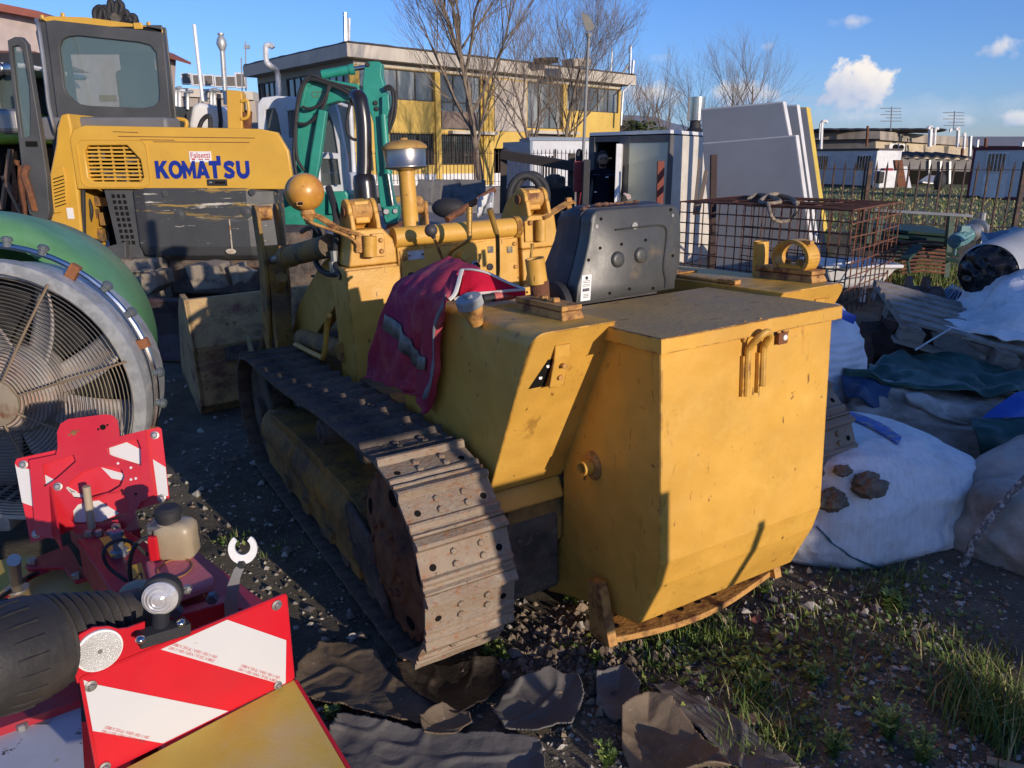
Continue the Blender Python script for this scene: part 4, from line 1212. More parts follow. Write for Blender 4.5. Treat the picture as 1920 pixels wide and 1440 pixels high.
 b = MB(); pts = [W(px, py, z=.67) for px, py in ((237, 1065), (265, 1056), (275, 1090), (246, 1098))]
 b.slab(pts, (0, 0, .002)); w2 = b.build('warning_sticker', M['warn'], beam)
 b = MB()
 for (c0, c1, c2) in (((213, 1018), (236, 1014), (226, 1030)), ((250, 1088), (264, 1074), (268, 1090))):
  A = [W(*q, z=.6725) for q in (c0, c1, c2)]
  b.tube(A, .0022, 4, closed=True)
 b.build('warning_mark', M['black_ink'], w1)
 for px, py in ((167, 1004), (208, 1003), (218, 992), (186, 1003)):
  b = MB(); b.bolt(W(px, py, z=zt), (0, 0, 1), .011, .012); b.build('beam_bolt', M['steel'], beam)
 b = MB(); q = W(225, 1040, z=zt); b.bolt(q, (0, 0, 1), .022, .012); b.cyl(q, q + V((0, 0, .055)), .013, n=14); b.bolt(q + V((0, 0, .05)), (0, 0, 1), .016, .012); b.build('adjuster_bolt', material('blue_grey_steel', (.16, .18, .22), .4, .4), beam)
 b = MB(); q = W(172, 990, z=zt); b.cyl(q, q + V((.004, 0, .12)), .010, n=12); b.build('locating_pin', material('tan_plastic', (.40, .32, .22), .6), beam)
 b = MB()
 b.tube(spath([W(238, 1090, z=.67), W(205, 1065, z=.70), W(194, 1040, z=.74), W(203, 1022, z=.76), W(228, 1012, z=.76), W(252, 1020, z=.74), W(275, 1040, z=.70)], 6), .0045, 7)
 b.tube(spath([W(246, 1095, z=.67), W(243, 1062, z=.72), W(250, 1030, z=.78), W(262, 1015, z=.80), W(275, 1008, z=.80)], 6), .005, 7)
 b.build('hose', M['black'], MW)
 zl = .70
 b = MB(); pts = [W(px, py, z=zl) for px, py in ((272, 1052), (350, 1030), (402, 1080), (400, 1092), (300, 1126), (283, 1100))]
 b.slab(pts, (0, 0, -.022)); lid = b.build('faded_lid', material('sun_faded_red_plastic', (.60, .15, .17), .6, var=.12, layers=(dict(col=(.5, .16, .17), scale=6, lo=.5, hi=.7),), bump=.15, bscale=120), MW, bevel=.006)
 b = MB(); cl = W(328, 1066, z=zl + .003); e1 = W(360, 1056, z=zl + .003) - cl; e2 = W(322, 1050, z=zl + .003) - cl
 b.tube([cl + e1 * cos(t) + e2 * sin(t) for t in [2 * PI * i / 28 for i in range(28)]], .0018, 5, closed=True); b.build('oval_ring', material('ochre_seal', (.28, .14, .04), .7), lid)
 b = MB(); q = W(352, 1103, d=1.60); b.bolt(q, (.2, -1, .1), .010, .010); b.bolt(q, (.2, -1, .1), .005, .016); b.build('lid_screw', M['steel'], lid)
 bc = W(325, 1045, d=1.80); topz = W(325, 955, d=1.86).z
 hgt = topz - bc.z
 def bring(kx, ky, z): return [(bc.x + .046 * kx * (1 if abs(cos(t)) == 0 else math.copysign(abs(cos(t)) ** .55, cos(t))), bc.y + .03 + .036 * ky * math.copysign(abs(sin(t)) ** .55, sin(t)), z) for t in [2 * PI * i / 28 for i in range(28)]]
 b = MB()
 b.loft([bring(.85, .85, bc.z - .01), bring(1, 1, bc.z), bring(1, 1, bc.z + hgt * .70), bring(.97, .97, bc.z + hgt * .84), bring(.8, .8, bc.z + hgt * .95), bring(.5, .5, bc.z + hgt)], True)
 bottle = b.build('fluid_bottle', material('stained_clear_plastic', (.38, .31, .20), .38, var=.2, vscale=10, layers=(dict(col=(.20, .13, .06), scale=6, lo=.5, hi=.7, fac=.7), dict(col=(.52, .47, .38), scale=4, lo=.5, hi=.75, fac=.6))), MW)
 b = MB(); b.lathe([(.026, -.01), (.026, .012), (.03, .014), (.03, .026), (.022, .034), (.0, .035)], (bc.x - .012, bc.y + .03, topz), (0, 0, 1), 24); b.build('bottle_cap', M['black'], bottle)
 b = MB()
 x0 = bc.x - .052
 b.box((x0, bc.y + .03, bc.z + hgt * .45), (.010, .05, hgt * 1.05)); b.box((bc.x - .02, bc.y + .03, topz - .01), (.07, .06, .012)); b.build('bottle_strap', material('grey_strap', (.09, .09, .095), .5), bottle, bevel=.004)
 b = MB(); b.box((x0 + .012, bc.y - .004, bc.z + hgt * .32), (.022, .014, .062)); b.build('red_reflector', M['red'], bottle, bevel=.003)
 Ms = basis(W(432, 1140, d=1.66), (1, .15, 0), (.02, .25, 1))
 th = .005
 plate2d('latch_arm', [(-.012, -.02), (.016, -.02), (.018, .03), (.024, .065), (.036, .09), (.030, .10), (.012, .085), (-.003, .05), (-.012, .01)], [], Ms, th, M['steel'], MW)
 jaw = [(.033 + .030 * cos(R(a)), .128 + .033 * sin(R(a))) for a in range(125, 415 + 1, 12)] + [(.033 + .0165 * cos(R(a)), .132 + .017 * sin(R(a))) for a in range(410, 124, -14)]
 plate2d('latch_jaw', jaw, [], Ms @ Matrix.Translation((0, 0, .004)), .007, M['white'], MW)
 b = MB(); b.bolt(Ms @ V((.031, .095, .004)), (0, -1, .2), .009, .008); b.build('latch_bolt', M['black'], MW)
 b = MB()
 p0, p1 = W(272, 1140, d=1.50), W(30, 1225, d=1.28)
 ax = (p1 - p0); ln = ax.length; ax.normalize()
 prof = [(.030, 0), (.042, .01), (.044, .05)]
 for k in range(7):
  s_ = .06 + k * (ln - .10) / 7.2; r_ = .050 + .0048 * k
  st = (ln - .10) / 7.2
  prof += [(r_ - .010, s_), (r_ + .004, s_ + st * .36), (r_ + .0055, s_ + st * .5), (r_ + .003, s_ + st * .62), (r_ - .008, s_ + st * .97)]
 e = ln - .045
 prof += [(.086, e), (.088, e + .03)]
 b.lathe(prof, p0, ax, 40)
 rub = material('dusty_rubber_bellows', (.028, .026, .025), .62, var=.3, layers=(dict(col=(.075, .062, .05), scale=7, lo=.5, hi=.72, fac=.7),), bump=.1, bscale=80)
 bel = b.build('bellows', rub, MW, sharp=60)
 b = MB(); b.lathe([(.090, -.01), (.091, .03), (.086, .075), (.072, .115), (.045, .135), (.0, .14)], p1 - ax * .015, ax, 40)
 for k in range(20):
  t = 2 * PI * k / 20; a_, b_ = MB.frame(ax); dirr = a_ * cos(t) + b_ * sin(t)
  b.tube([p1 + dirr * .0905, p1 + ax * .03 + dirr * .089, p1 + ax * .07 + dirr * .080, p1 + ax * .105 + dirr * .065], .003, 5)
 b.build('bellows_end_cap', rub, bel)
 b = MB(); q = W(262, 1118, d=1.56); b.sphere(q, .036, 18, 12, (1.2, 1, .9)); b.build('tan_boot', material('dusty_tan_rubber', (.34, .27, .18), .8, bump=.2), MW)
 zc = .46
 b = MB(); pts = [W(px, py, z=zc) for px, py in ((-120, 1070), (60, 1040), (160, 1085), (200, 1135), (60, 1190), (-120, 1235))]
 b.slab(pts, (0, 0, -.006)); b.build('side_canvas', yc, MW)
 b = MB(); pts = [W(px, py, z=.50) for px, py in ((46, 1060), (60, 1048), (128, 1020), (150, 1060), (168, 1082), (140, 1090), (118, 1062), (70, 1064), (52, 1066))]
 b.slab(pts, (0, 0, -.012)); hg = b.build('hinge_plate', redd, MW, bevel=.003)
 for px, py in ((61, 1056), (144, 1083)):
  b = MB(); b.bolt(W(px, py, z=.50), (0, 0, 1), .012, .012); b.build('hinge_bolt', M['steel'], hg)
 b = MB(); b.tube(spath([W(-20, 1140, z=.485), W(20, 1108, z=.485), W(55, 1082, z=.485), W(88, 1068, z=.485)], 6), .016, 8, flat=.35); b.m = 1
 b.tube(spath([W(-18, 1138, z=.494), W(22, 1106, z=.494), W(54, 1082, z=.494), W(72, 1074, z=.494)], 6), .008, 6, flat=.3); b.build('slotted_arm', [redd, M['dark']], MW)
 b = MB(); q0, q1 = W(32, 1104, z=.49), W(26, 1050, d=1.60)
 b.cyl(q0, q1, .013, n=16); b.lathe([(.03, -.003), (.03, .003)], q0, (0, 0, 1), 14); b.build('clamp_pin', M['steel'], MW)
 tl, tr, bl = W(28, 866, d=2.03), W(300, 804, d=2.13), W(58, 1018, d=2.03)
 Mx, w, h = quad_frame(tl, tr, bl)
 PR = lambda px, py: ((lambda q: (q.x, q.y))(Mx.inverted() @ hit_plane(px, py, Mx)))
 brd = [PR(px, py) for px, py in ((58, 1018), (28, 868), (32, 860), (298, 801), (303, 804), (318, 932), (314, 938))]
 rb = plate2d('rear_warning_board', brd, [], Mx, .004, redf, MW)
 for poly in ([(29, 870), (34, 876), (60, 880), (73, 953), (42, 942)], [(287, 861), (311, 876), (316, 930), (296, 928)], [(85, 890), (146, 922), (96, 930), (88, 920)], [(190, 876), (240, 890), (238, 902), (210, 897)], [(128, 915), (166, 933), (140, 932)], [(137, 945), (170, 940), (186, 938), (224, 962), (190, 978), (140, 979)], [(205, 840), (238, 829), (267, 844), (267, 872), (207, 853)]):
  plate2d('white_stripe', [PR(*q) for q in poly], [], Matrix.Translation((0, 0, .003)), .0008, white, rb)
 outer = [PR(px, py) for px, py in ((60, 862), (110, 852), (113, 838), (112, 810), (118, 795), (132, 786), (200, 777), (215, 779), (224, 788), (227, 808), (228, 818), (275, 806), (292, 925), (268, 940), (240, 988), (148, 1000), (140, 990), (104, 1008), (72, 1000))]
 holes = [[PR(px, py) for px, py in ring] for ring in (
  [(85, 870), (143, 852), (147, 865), (112, 896), (88, 912)],
  [(205, 840), (232, 828), (262, 824), (267, 838), (268, 872), (238, 865), (206, 850)],
  [(128, 914), (138, 900), (158, 884), (190, 874), (214, 873), (232, 880), (237, 893), (230, 910), (205, 925), (170, 934), (144, 932)],
  [(137, 962), (150, 945), (180, 930), (210, 922), (236, 920), (246, 935), (246, 958), (225, 972), (190, 980), (145, 981), (138, 974)])]
 brk = plate2d('bracket_plate', outer, holes, Mx @ Matrix.Translation((0, 0, .022)), .004, red, MW)
 for px, py in ((45, 871), (291, 816), (69, 1001), (114, 911), (304, 934)):
  q = PR(px, py); b = MB(); b.lathe([(.011, 0), (.011, .003), (.006, .004)], (q[0], q[1], .0), (0, 0, 1), 14); b.bolt((q[0], q[1], .002), (0, 0, 1), .0075, .007)
  o = b.build('board_bolt', M['steel'], rb); o.location = (0, 0, .003 if px not in (114,) else .024)
 for (px, py), dark in (((197, 801), True), ((143, 811), False)):
  q = PR(px, py); b = MB(); b.m = 0; b.cyl((q[0], q[1], .0), (q[0], q[1], .001), .0075, n=14)
  for s_ in (-1, 1): b.cyl((q[0] + s_ * .012, q[1] + s_ * .003, 0), (q[0] + s_ * .012, q[1] + s_ * .003, .001), .003, n=8)
  o = b.build('lamp_hole', M['dark'] if dark else M['rust_plate'], brk); o.location = (0, 0, .0024)
 for px, py in ((249, 876), (249, 898), (258, 896), (225, 868), (232, 918), (258, 925)):
  q = PR(px, py); b = MB(); b.cyl((q[0], q[1], 0), (q[0], q[1], .001), .0035, n=8); o = b.build('drilled_hole', white if py in (876, 898, 896, 868) else M['dark'], brk); o.location = (0, 0, .0024)
 b = MB()
 for px in ((66, 872), ):
  pass
 g0 = [hit_plane(*q, Mx) for q in ((99, 912), (102, 1000))]
 n_ = Mx.to_3x3() @ V((0, 0, 1))
 b.slab([g0[0] + n_ * .022, g0[0] + n_ * .03, g0[1] + n_ * .12 + V((.05, 0, -.03)), g0[1] + n_ * .022], V((.004, 0, 0))); b.build('gusset', red, MW)
 b = MB(); pts = [W(px, py, z=.60) for px, py in ((128, 985), (255, 960), (262, 990), (160, 1020))]
 b.slab(pts, (0, 0, -.05)); b.build('rear_crossbeam', redd, MW, bevel=.003)
 b = MB()
 a, c = V((-.62, 1.25, .06)), V((-1.05, 2.0, .06))
 b.beam(a, c, .34, .05); b.beam(a + V((0, 0, .20)), c + V((0, 0, .22)), .12, .28)
 b.build('cutter_bar', redd, MW, bevel=.01)
 b = MB(); b.beam((-1.0, 1.15, .12), (-1.1, 1.75, .12), .25, .05); b.beam((-1.05, 1.45, .2), (-1.05, 1.45, .40), .06, .06); b.build('skid_frame', redd, MW, bevel=.004)
make_mower()
# ================================================================ orchard sprayer fan
def make_fan():
 c = W(14, 742, d=2.78); Rf = .485
 FN = empty('orchard_sprayer', 'orchard sprayer with wire-guarded grey fan and green cowl behind the mower', 'sprayer', c)
 yaw = Matrix.Rotation(R(5), 4, 'Z')
 FN.matrix_world = Matrix.Translation(c) @ yaw
 b = MB(); ax = (0, -1, 0)
 b.lathe([(Rf * .885, -.26), (Rf * .885, .0), (Rf * .90, .012), (Rf * 1.0, .012), (Rf * 1.005, .004), (Rf * 1.005, -.05), (Rf * .98, -.06), (Rf * .92, -.30)], (0, 0, 0), ax, 72, caps=False)
 b.build('fan_ring', M['zinc'], FN, sharp=40)
 b = MB(); b.lathe([(Rf * .885, -.02), (Rf * .885, -.255)], (0, 0, 0), ax, 60, caps=False); b.cyl((0, .28, 0), (0, .285, 0), Rf * .9, n=48); b.build('duct_lining', M['black'], FN)
 b = MB(); rp = Rf * 1.06
 b.tube([(rp * cos(2 * PI * i / 72) - .025, .09, rp * sin(2 * PI * i / 72) + .015) for i in range(72)], .011, 8, closed=True); b.build('spray_pipe', M['chrome'], FN)
 for k in range(14):
  t = R(-35 + k * 13)
  q = V((rp * cos(t) - .025, .085, rp * sin(t) + .015))
  b = MB(); dirr = V((cos(t), 0, sin(t))); tan = V((-sin(t), 0, cos(t)))
  rm = Matrix((tan, V((0, 1, 0)), dirr)).transposed()
  if k % 3 == 1:
   b.box(q - dirr * .02, (.035, .03, .075), rm); b.build('rusty_clip', material('orange_rust_clip', (.26, .10, .04), .8, bump=.3), FN, bevel=.002)
  else:
   b.cyl(q, q + dirr * .035, .014, n=10); b.cyl(q + dirr * .02, q + dirr * .03, .019, n=10); b.build('spray_nozzle', material('grey_nozzle', (.11, .13, .14), .5), FN)
 b = MB()
 prof = [(Rf * 1.10, -.10), (Rf * 1.20, -.10), (Rf * 1.25, -.13), (Rf * 1.27, -.22), (Rf * 1.24, -.40), (Rf * 1.15, -.62), (Rf * .9, -.80), (Rf * .4, -.86), (0, -.87)]
 b.lathe([(q * .93, h - .2) for q, h in prof], (-.27, 0, .06), ax, 72, caps=False)
 b.build('cowl', material('green_fibreglass', (.10, .26, .11), .42, var=.15, layers=(dict(col=(.20, .38, .20), scale=5, lo=.5, hi=.7, fac=.5), dict(col=(.3, .3, .22), scale=20, lo=.66, hi=.72, fac=.6))), FN, sharp=50)
 bow = lambda r: -.035 - .055 * (1 - (r / Rf) ** 2)
 for k in range(30):
  r = Rf * (.15 + .78 * k / 29)
  b = MB(); nseg = 64
  b.tube([(r * cos(2 * PI * i / nseg), bow(r), r * sin(2 * PI * i / nseg)) for i in range(nseg)], .0021, 4, closed=True)
  if k == 0: wire = material('guard_wire', (.10, .095, .085), .6, .4, layers=(dict(col=(.26, .22, .14), scale=5, lo=.45, hi=.65),)); guard = b.build('wire_guard', wire, FN)
  else: b.build('guard_ring', wire, guard)
 for k in range(8):
  t = R(16 + 45 * k); b = MB()
  b.tube([((Rf * f) * cos(t), bow(Rf * f) - .003, (Rf * f) * sin(t)) for f in (.12, .35, .6, .8, .96)], .0045, 6)
  b.build('guard_stay', material('rusty_stay', (.26, .19, .12), .7, .3) if k == 0 else MATS['rusty_stay'], guard)
 b = MB(); b.lathe([(.085, -.10 + .0), (.085, -.085), (.06, -.078), (.0, -.076)], (0, -.18, 0), ax, 30); b.build('guard_boss', material('rust_spotted_boss', (.24, .20, .14), .6, layers=(dict(col=RUST, scale=12, lo=.5, hi=.65),)), guard)
 blm = material('grey_fan_blade', (.36, .34, .32), .5, var=.1, layers=(dict(col=(.46, .27, .19), scale=3, lo=.5, hi=.62, fac=.8), dict(col=(.25, .2, .17), scale=18, lo=.6, hi=.7)))
 b = MB(); b.lathe([(.155, -.17), (.155, -.04), (.145, -.025), (.09, -.015), (.0, -.012)], (0, 0, 0), ax, 36); b.build('fan_hub', blm, FN)
 for k in range(8):
  t = R(45 * k + 12); b = MB()
  def bp(u, v):
   r = .12 + (Rf * .86 - .12) * v
   wd = .055 + .050 * v; tw = R(58 - 24 * v)
   s_ = (u - .5) * 2
   a_ = t + .25 * v
   tx = s_ * wd * sin(tw); ty = .10 + s_ * wd * cos(tw) * .9 + .018 * (1 - s_ * s_)
   return (r * cos(a_) - tx * sin(a_), ty, r * sin(a_) + tx * cos(a_))
  b.grid(bp, 6, 8); b.build('fan_blade', blm, FN, solid=.008)
 b = MB(); b.box2((-.75, .12, -c.z + .18), (-.15, .8, -.45)); b.build('chassis', M['zinc'], FN, bevel=.02)
 for sx in (-1,):
  b = MB(); b.lathe([(.0, -.09), (.17, -.09), (.24, -.07), (.265, 0), (.24, .07), (.17, .09), (.0, .09)], (sx * .48, .75, -c.z + .265), (1, 0, 0), 30); b.build('wheel', M['black'], FN)
make_fan()
# ================================================================ helpers: outline at a real distance, given real thickness
def YP(px, py, y): return W(px, py, y=y)
def px_prism(b, poly, y, depth):
 """outline read off the photo at distance y, extruded straight back by depth metres"""
 pts = [W(px, py, y=y) for px, py in poly]
 return b.slab(pts, (0, depth, 0))
# ================================================================ big yellow excavator
def make_excavator():
 EX = empty('excavator', 'large yellow excavator with grey counterweight and dark cab seen from behind', 'excavator', (-3.2, 8.6, 0))
 par = EX; off = V(EX.location)
 def bld(b, name, mats, parent=None, sh=None, **k):
  if sh: b.v = [(x - .47 * max(0, y - sh), y, z) for x, y, z in b.v]
  b.v = [(x - off.x, y - off.y, z - off.z) for x, y, z in b.v]
  return b.build(name, mats, parent or EX, **k)
 yel = material('excavator_yellow', (.66, .38, .05), .34, layers=(dict(col=(.56, .31, .05), scale=1.4, lo=.45, hi=.7, fac=.6),), var=.06)
 grey = material('excavator_grey', (.060, .062, .062), .5, layers=(dict(col=(.11, .11, .105), scale=2, lo=.45, hi=.7, fac=.6),))
 gscr = material('scraped_grey_paint', (.058, .060, .060), .5, layers=(
  dict(col=(.34, .22, .05), scale=5.5, lo=.56, hi=.60, stretch=(.28, 1, 3.2), axis=('z', -.22 + 1.2, 0 + 1.2)),
  dict(col=(.60, .56, .46), scale=6.5, lo=.60, hi=.63, stretch=(.28, 1, 3.2), axis=('z', -.16 + 1.2, .02 + 1.2)), dict(col=(.45, .42, .34), scale=14, lo=.66, hi=.68, stretch=(.3, 1, 3))))
 Y0 = 7.3
 pxm = lambda px, py, y=Y0: W(px, py, y=y)
 b = MB(); tl, br = pxm(133, 240), pxm(549, 352)
 x0, x1, z1, z0 = tl.x, br.x, tl.z - .02, br.z
 hood = [(x0, z0), (x1 - .06, z0), (x1, z0 + .08), (x1 - .02, z1 - .18), (x1 - .10, z1 - .03), (x1 - .25, z1 - .0), (x0 + .15, z1 + .03), (x0 + .04, z1), (x0, z1 - .08)]
 g0, g1 = pxm(157, 270), pxm(276, 343)
 b.m = 0
 grl = [(g0.x, g1.z + .05), (g0.x + .04, g1.z), (g1.x - .04, g1.z), (g1.x, g1.z + .05), (g1.x - .01, g0.z - .13), (g1.x - .12, g0.z), (g0.x + .05, g0.z), (g0.x, g0.z - .05)]
 Mx = basis((0, Y0, 0), (1, 0, 0), (0, 0, 1))
 Mx.translation = V((0, Y0, 0)) - off
 face = plate2d('hood_face', hood, [grl], Mx, .04, yel, EX, bevel=.012)
 b.prism(hood, 'y', Y0 + .30, 9.3)
 for (xa, xb, za, zb) in ((x0, g0.x - .02, z0, z1 - .02), (g1.x + .02, x1 - .03, z0, z1 - .1)): b.box2((xa + .02, Y0 + .02, za + .01), (xb, Y0 + .31, zb - .05))
 b.add([(x0 + .1, Y0, z1 + .01), (x1 - .2, Y0, z1 - .01), (x1 - .2, 9.3, z1 - .01), (x0 + .1, 9.3, z1 + .01)], [(0, 1, 2, 3)])
 bld(b, 'engine_hood', yel, sh=Y0, bevel=.03, seg=3)
 b = MB(); b.box2((g0.x - .02, Y0 + .20, g1.z - .02), (g1.x + .02, Y0 + .29, g0.z + .02)); bld(b, 'engine_bay', M['dark'])
 b = MB()
 for k in range(1, 10):
  z = g1.z + (g0.z - g1.z) * k / 10
  w_ = 0 if k < 7 else (k - 6) * .035
  b.box(((g0.x + g1.x - w_) / 2, Y0 + .02, z), (g1.x - g0.x - w_ * 1.0, .025, .016))
 for k in range(1, 5): b.box((g0.x + (g1.x - g0.x) * k / 4.6, Y0 + .03, (g0.z + g1.z) / 2), (.012, .02, g0.z - g1.z))
 bld(b, 'hood_grille', yel)
 b = MB()
 ring = [(x, Y0 - .034, z) for x, z in rrect(g0.x - .05, g1.z - .035, g1.x + .05, g0.z + .035, .07)]
 b.tube(ring, .006, 5, closed=True); bld(b, 'grille_rim', yel)
 b = MB()
 for px, py in ((185, 290), (200, 322), (215, 330), (250, 300), (262, 326), (180, 318), (236, 332)):
  q = pxm(px, py, Y0 + .18); b.box(q, (rnd.uniform(.05, .16), .03, rnd.uniform(.03, .10)))
 bld(b, 'engine_part', M['steel'])
 a, c = pxm(295, 318), pxm(471, 318)
 blue = material('deep_blue_lettering', (.010, .028, .26), .4, var=.04)
 Ht = .155; wl = (c.x - a.x) / 7.05
 ro, ri = lambda r, q: [(.5 + r * cos(t), .5 + q * sin(t)) for t in [2 * PI * k / 24 for k in range(24)]], None
 sc_ = [(.84, .74), (.68, .86), (.46, .88), (.26, .82), (.20, .70), (.30, .58), (.62, .44), (.76, .32), (.70, .18), (.50, .12), (.28, .13), (.10, .24)]
 def ribbon(P, t):
  o_, i_ = [], []
  for k, p in enumerate(P):
   d = V((P[min(k + 1, len(P) - 1)][0] - P[max(k - 1, 0)][0], P[min(k + 1, len(P) - 1)][1] - P[max(k - 1, 0)][1])).normalized()
   o_.append((p[0] - d.y * t, p[1] + d.x * t)); i_.append((p[0] + d.y * t, p[1] - d.x * t))
  return o_ + i_[::-1]
 U = ribbon([(.15, 1), (.15, .42)] + [(.5 + .35 * cos(R(q)), .44 - .32 * sin(R(q))) for q in range(165, 10, -15)] [::-1][::-1] + [(.85, .42), (.85, 1)], .14)
 for k, (o_, h_) in enumerate((([(0, 0), (.28, 0), (.28, .30), (.37, .41), (.64, 0), (1, 0), (.58, .62), (.96, 1), (.60, 1), (.28, .64), (.28, 1), (0, 1)], []), (ro(.52, .52), [ro(.26, .27)]),
  ([(0, 0), (.25, 0), (.25, .52), (.5, .10), (.75, .52), (.75, 0), (1, 0), (1, 1), (.80, 1), (.5, .50), (.20, 1), (0, 1)], []), ([(0, 0), (.28, 0), (.35, .18), (.65, .18), (.72, 0), (1, 0), (.64, 1), (.36, 1)], [[(.43, .40), (.57, .40), (.5, .66)]]),
  ([(.26, 0), (.55, 0), (.55, .74), (.90, .74), (.90, 1.28), (.62, 1.28), (.62, 1), (0, 1), (0, .74), (.26, .74)], []), (ribbon(sc_, .135), []), (U, []))):
  T_ = basis((a.x - off.x + k * wl * 1.008, Y0 - .0365 - off.y, a.z - Ht / 2 - off.z), (1, 0, 0), (0, 0, 1))
  S2 = lambda q: [(x * wl * .99, y_ * Ht) for x, y_ in q]
  plate2d('brand_letter', S2(o_), [S2(q) for q in h_], T_, .004, blue, EX)
 q0, q1 = pxm(357, 284), pxm(400, 304)
 b = MB(); b.box2((q0.x, Y0 - .0375, q1.z), (q1.x, Y0 - .030, q0.z)); stk = bld(b, 'dealer_sticker', M['sticker'])
 tx = text_obj('dealer_name', "Falsetti", .066, basis(((q0.x + q1.x) / 2 - off.x, Y0 - .0385 - off.y, (q0.z + q1.z) / 2 + .012 - off.z), (1, 0, 0), (0, 0, 1)), M['ink'], EX, offset=.0006, extrude=.0004)
 tx.scale = ((q1.x - q0.x) * .88 / tx['w'], 1, 1)
 b = MB()
 b.box2((q0.x + .02, Y0 - .0383, q1.z + .018), (q0.x + .05, Y0 - .0375, q1.z + .032)); b.box2((q0.x + .08, Y0 - .0383, q1.z + .02), (q0.x + .12, Y0 - .0375, q1.z + .028)); b.box2((q0.x + .14, Y0 - .0383, q1.z + .02), (q1.x - .02, Y0 - .0375, q1.z + .028)); bld(b, 'sticker_print', M['ink'])
 q0, q1 = pxm(391, 336), pxm(429, 348)
 b = MB(); b.box2((q0.x, Y0 - .044, q1.z), (q1.x, Y0 - .03, q0.z)); b.m = 1; b.cyl((q0.x + .03, Y0 - .043, (q0.z + q1.z) / 2), (q0.x + .03, Y0 - .052, (q0.z + q1.z) / 2), .014, n=12); b.m = 2; b.box(((q0.x + q1.x) / 2 + .03, Y0 - .046, (q0.z + q1.z) / 2), (.09, .006, .02))
 bld(b, 'hood_lock', [M['black'], M['chrome'], M['dark']], bevel=.005)
 b = MB()
 for px0, px1, py in ((215, 262, 247), (250, 330, 262), (290, 470, 266), (225, 480, 256)):
  q0, q1 = pxm(px0, py), pxm(px1, py + rnd.uniform(0, 3)); b.beam(q0 + V((0, -.033, 0)), q1 + V((0, -.033, 0)), .004, .006)
 bld(b, 'hood_scratch', M['rust'])
 cw = [pxm(px, py) for px, py in ((205, 354), (516, 350), (514, 380), (508, 486), (275, 489), (262, 486), (252, 420), (235, 354))]
 prof = []
 b = MB(); zt, zb = pxm(300, 351).z, pxm(300, 488).z; xa, xb = pxm(258, 420).x, pxm(520, 420).x
 rings = []
 for f, ins in ((0, .02), (.06, .0), (.8, .0), (.93, .025), (1, .10)):
  z = zt + (zb - zt) * f
  rings.append([(xa + ins, Y0 - .01 + ins, z), (xa + .12, Y0 - .05 + ins, z), (xb - .25, Y0 - .05 + ins, z), (xb - .02, Y0 + .05 + ins, z), (xb + .12 - ins, Y0 + .5, z), (xb + .12 - ins, 9.0, z), (xa, 9.0, z), (xa, Y0 + .3, z)])
 b.loft(rings, True, False); bld(b, 'counterweight', gscr, sh=Y0 + .1, bevel=.025, seg=3)
 for px, py in ((342, 401), (466, 397), (315, 362), (477, 360)):
  q = pxm(px, py); big = py > 380; b = MB(); b.lathe([(.055, 0), (.055, -.01), (.045, -.01), (.045, .006), (.03, .006), (.02, .012), (.0, .012)] if big else [(.022, -.01), (.03, .01), (.0, .012)], (q.x, Y0 - .055, q.z), (0, -1, 0), 20); bld(b, 'lifting_socket', grey)
 b = MB(); q0, q1 = pxm(434, 408), pxm(437, 470)
 b.box((q0.x, Y0 - .062, (q0.z + q1.z) / 2), (.012, .004, .28)); b.sphere((q1.x, Y0 - .06, q1.z), .05, 8, 6, (1, .08, .5)); bld(b, 'weld_scar', material('bare_weld', (.5, .44, .34), .7, layers=(dict(col=(.3, .14, .05), scale=30, lo=.5, hi=.6),)))
 b = MB()
 xs = [pxm(px, 420).x for px in (202, 238, 262)]
 z = lambda py: pxm(220, py).z
 b.hexa([(xs[0] + .06, Y0 + .02, z(486)), (xs[2] - .02, Y0 + .02, z(488)), (xs[2] - .02, 9.0, z(488)), (xs[0] + .06, 9.0, z(486)), (xs[0], Y0 + .02, z(354)), (xs[2] - .03, Y0 + .02, z(354)), (xs[2] - .03, 9.0, z(354)), (xs[0], 9.0, z(354))])
 b.m = 1
 for r in range(9):
  for c in range(3): b.box((xs[0] + .08 + c * .048 + r * .004, Y0 + .018, z(368) - r * .053), (.030, .008, .034))
 bld(b, 'side_vent_panel', [grey, M['dark']], bevel=.004)
 b = MB()
 b.prism([(pxm(155, 480).x, z(490)), (pxm(240, 480).x, z(488)), (pxm(240, 450).x, z(452)), (pxm(175, 470).x, z(470))], 'y', Y0 - .05, 8.6); bld(b, 'lower_skirt', grey, bevel=.01)
 b = MB(); b.box2((pxm(150, 400).x, Y0 + .45, z(470)), (xs[0] + .05, Y0 + .6, z(350))); bld(b, 'engine_void', M['dark'])
 b = MB()
 for px, py, w_, h_ in ((172, 372, .14, .05), (190, 378, .16, .08), (168, 430, .05, .2), (186, 440, .12, .12), (178, 400, .07, .09), (196, 410, .05, .12)): b.box(pxm(px, py, Y0 + .3), (w_, .1, h_))
 b.m = 1; b.tube(spath([pxm(160, 360, Y0 + .2), pxm(172, 395, Y0 + .15), pxm(165, 440, Y0 + .2), pxm(190, 455, Y0 + .2)], 5), .018, 8); b.tube([pxm(156, 356, Y0 + .02), pxm(158, 470, Y0 + .02)], .02, 8)
 bld(b, 'bay_machinery', [M['yellow_dirty'], M['black']])
 b = MB()
 pill = [(113, 215), (128, 212), (134, 240), (140, 300), (152, 420), (156, 470), (104, 470), (88, 430), (98, 400), (92, 330), (104, 270), (106, 240)]
 px_prism(b, pill, Y0 - .02, .45); bld(b, 'corner_pillar', yel, bevel=.02, seg=3)
 b = MB()
 lou = [pxm(px, py, Y0 - .03) for px, py in ((96, 330), (108, 314), (120, 312), (126, 340), (126, 380), (116, 398), (102, 400), (98, 360))]
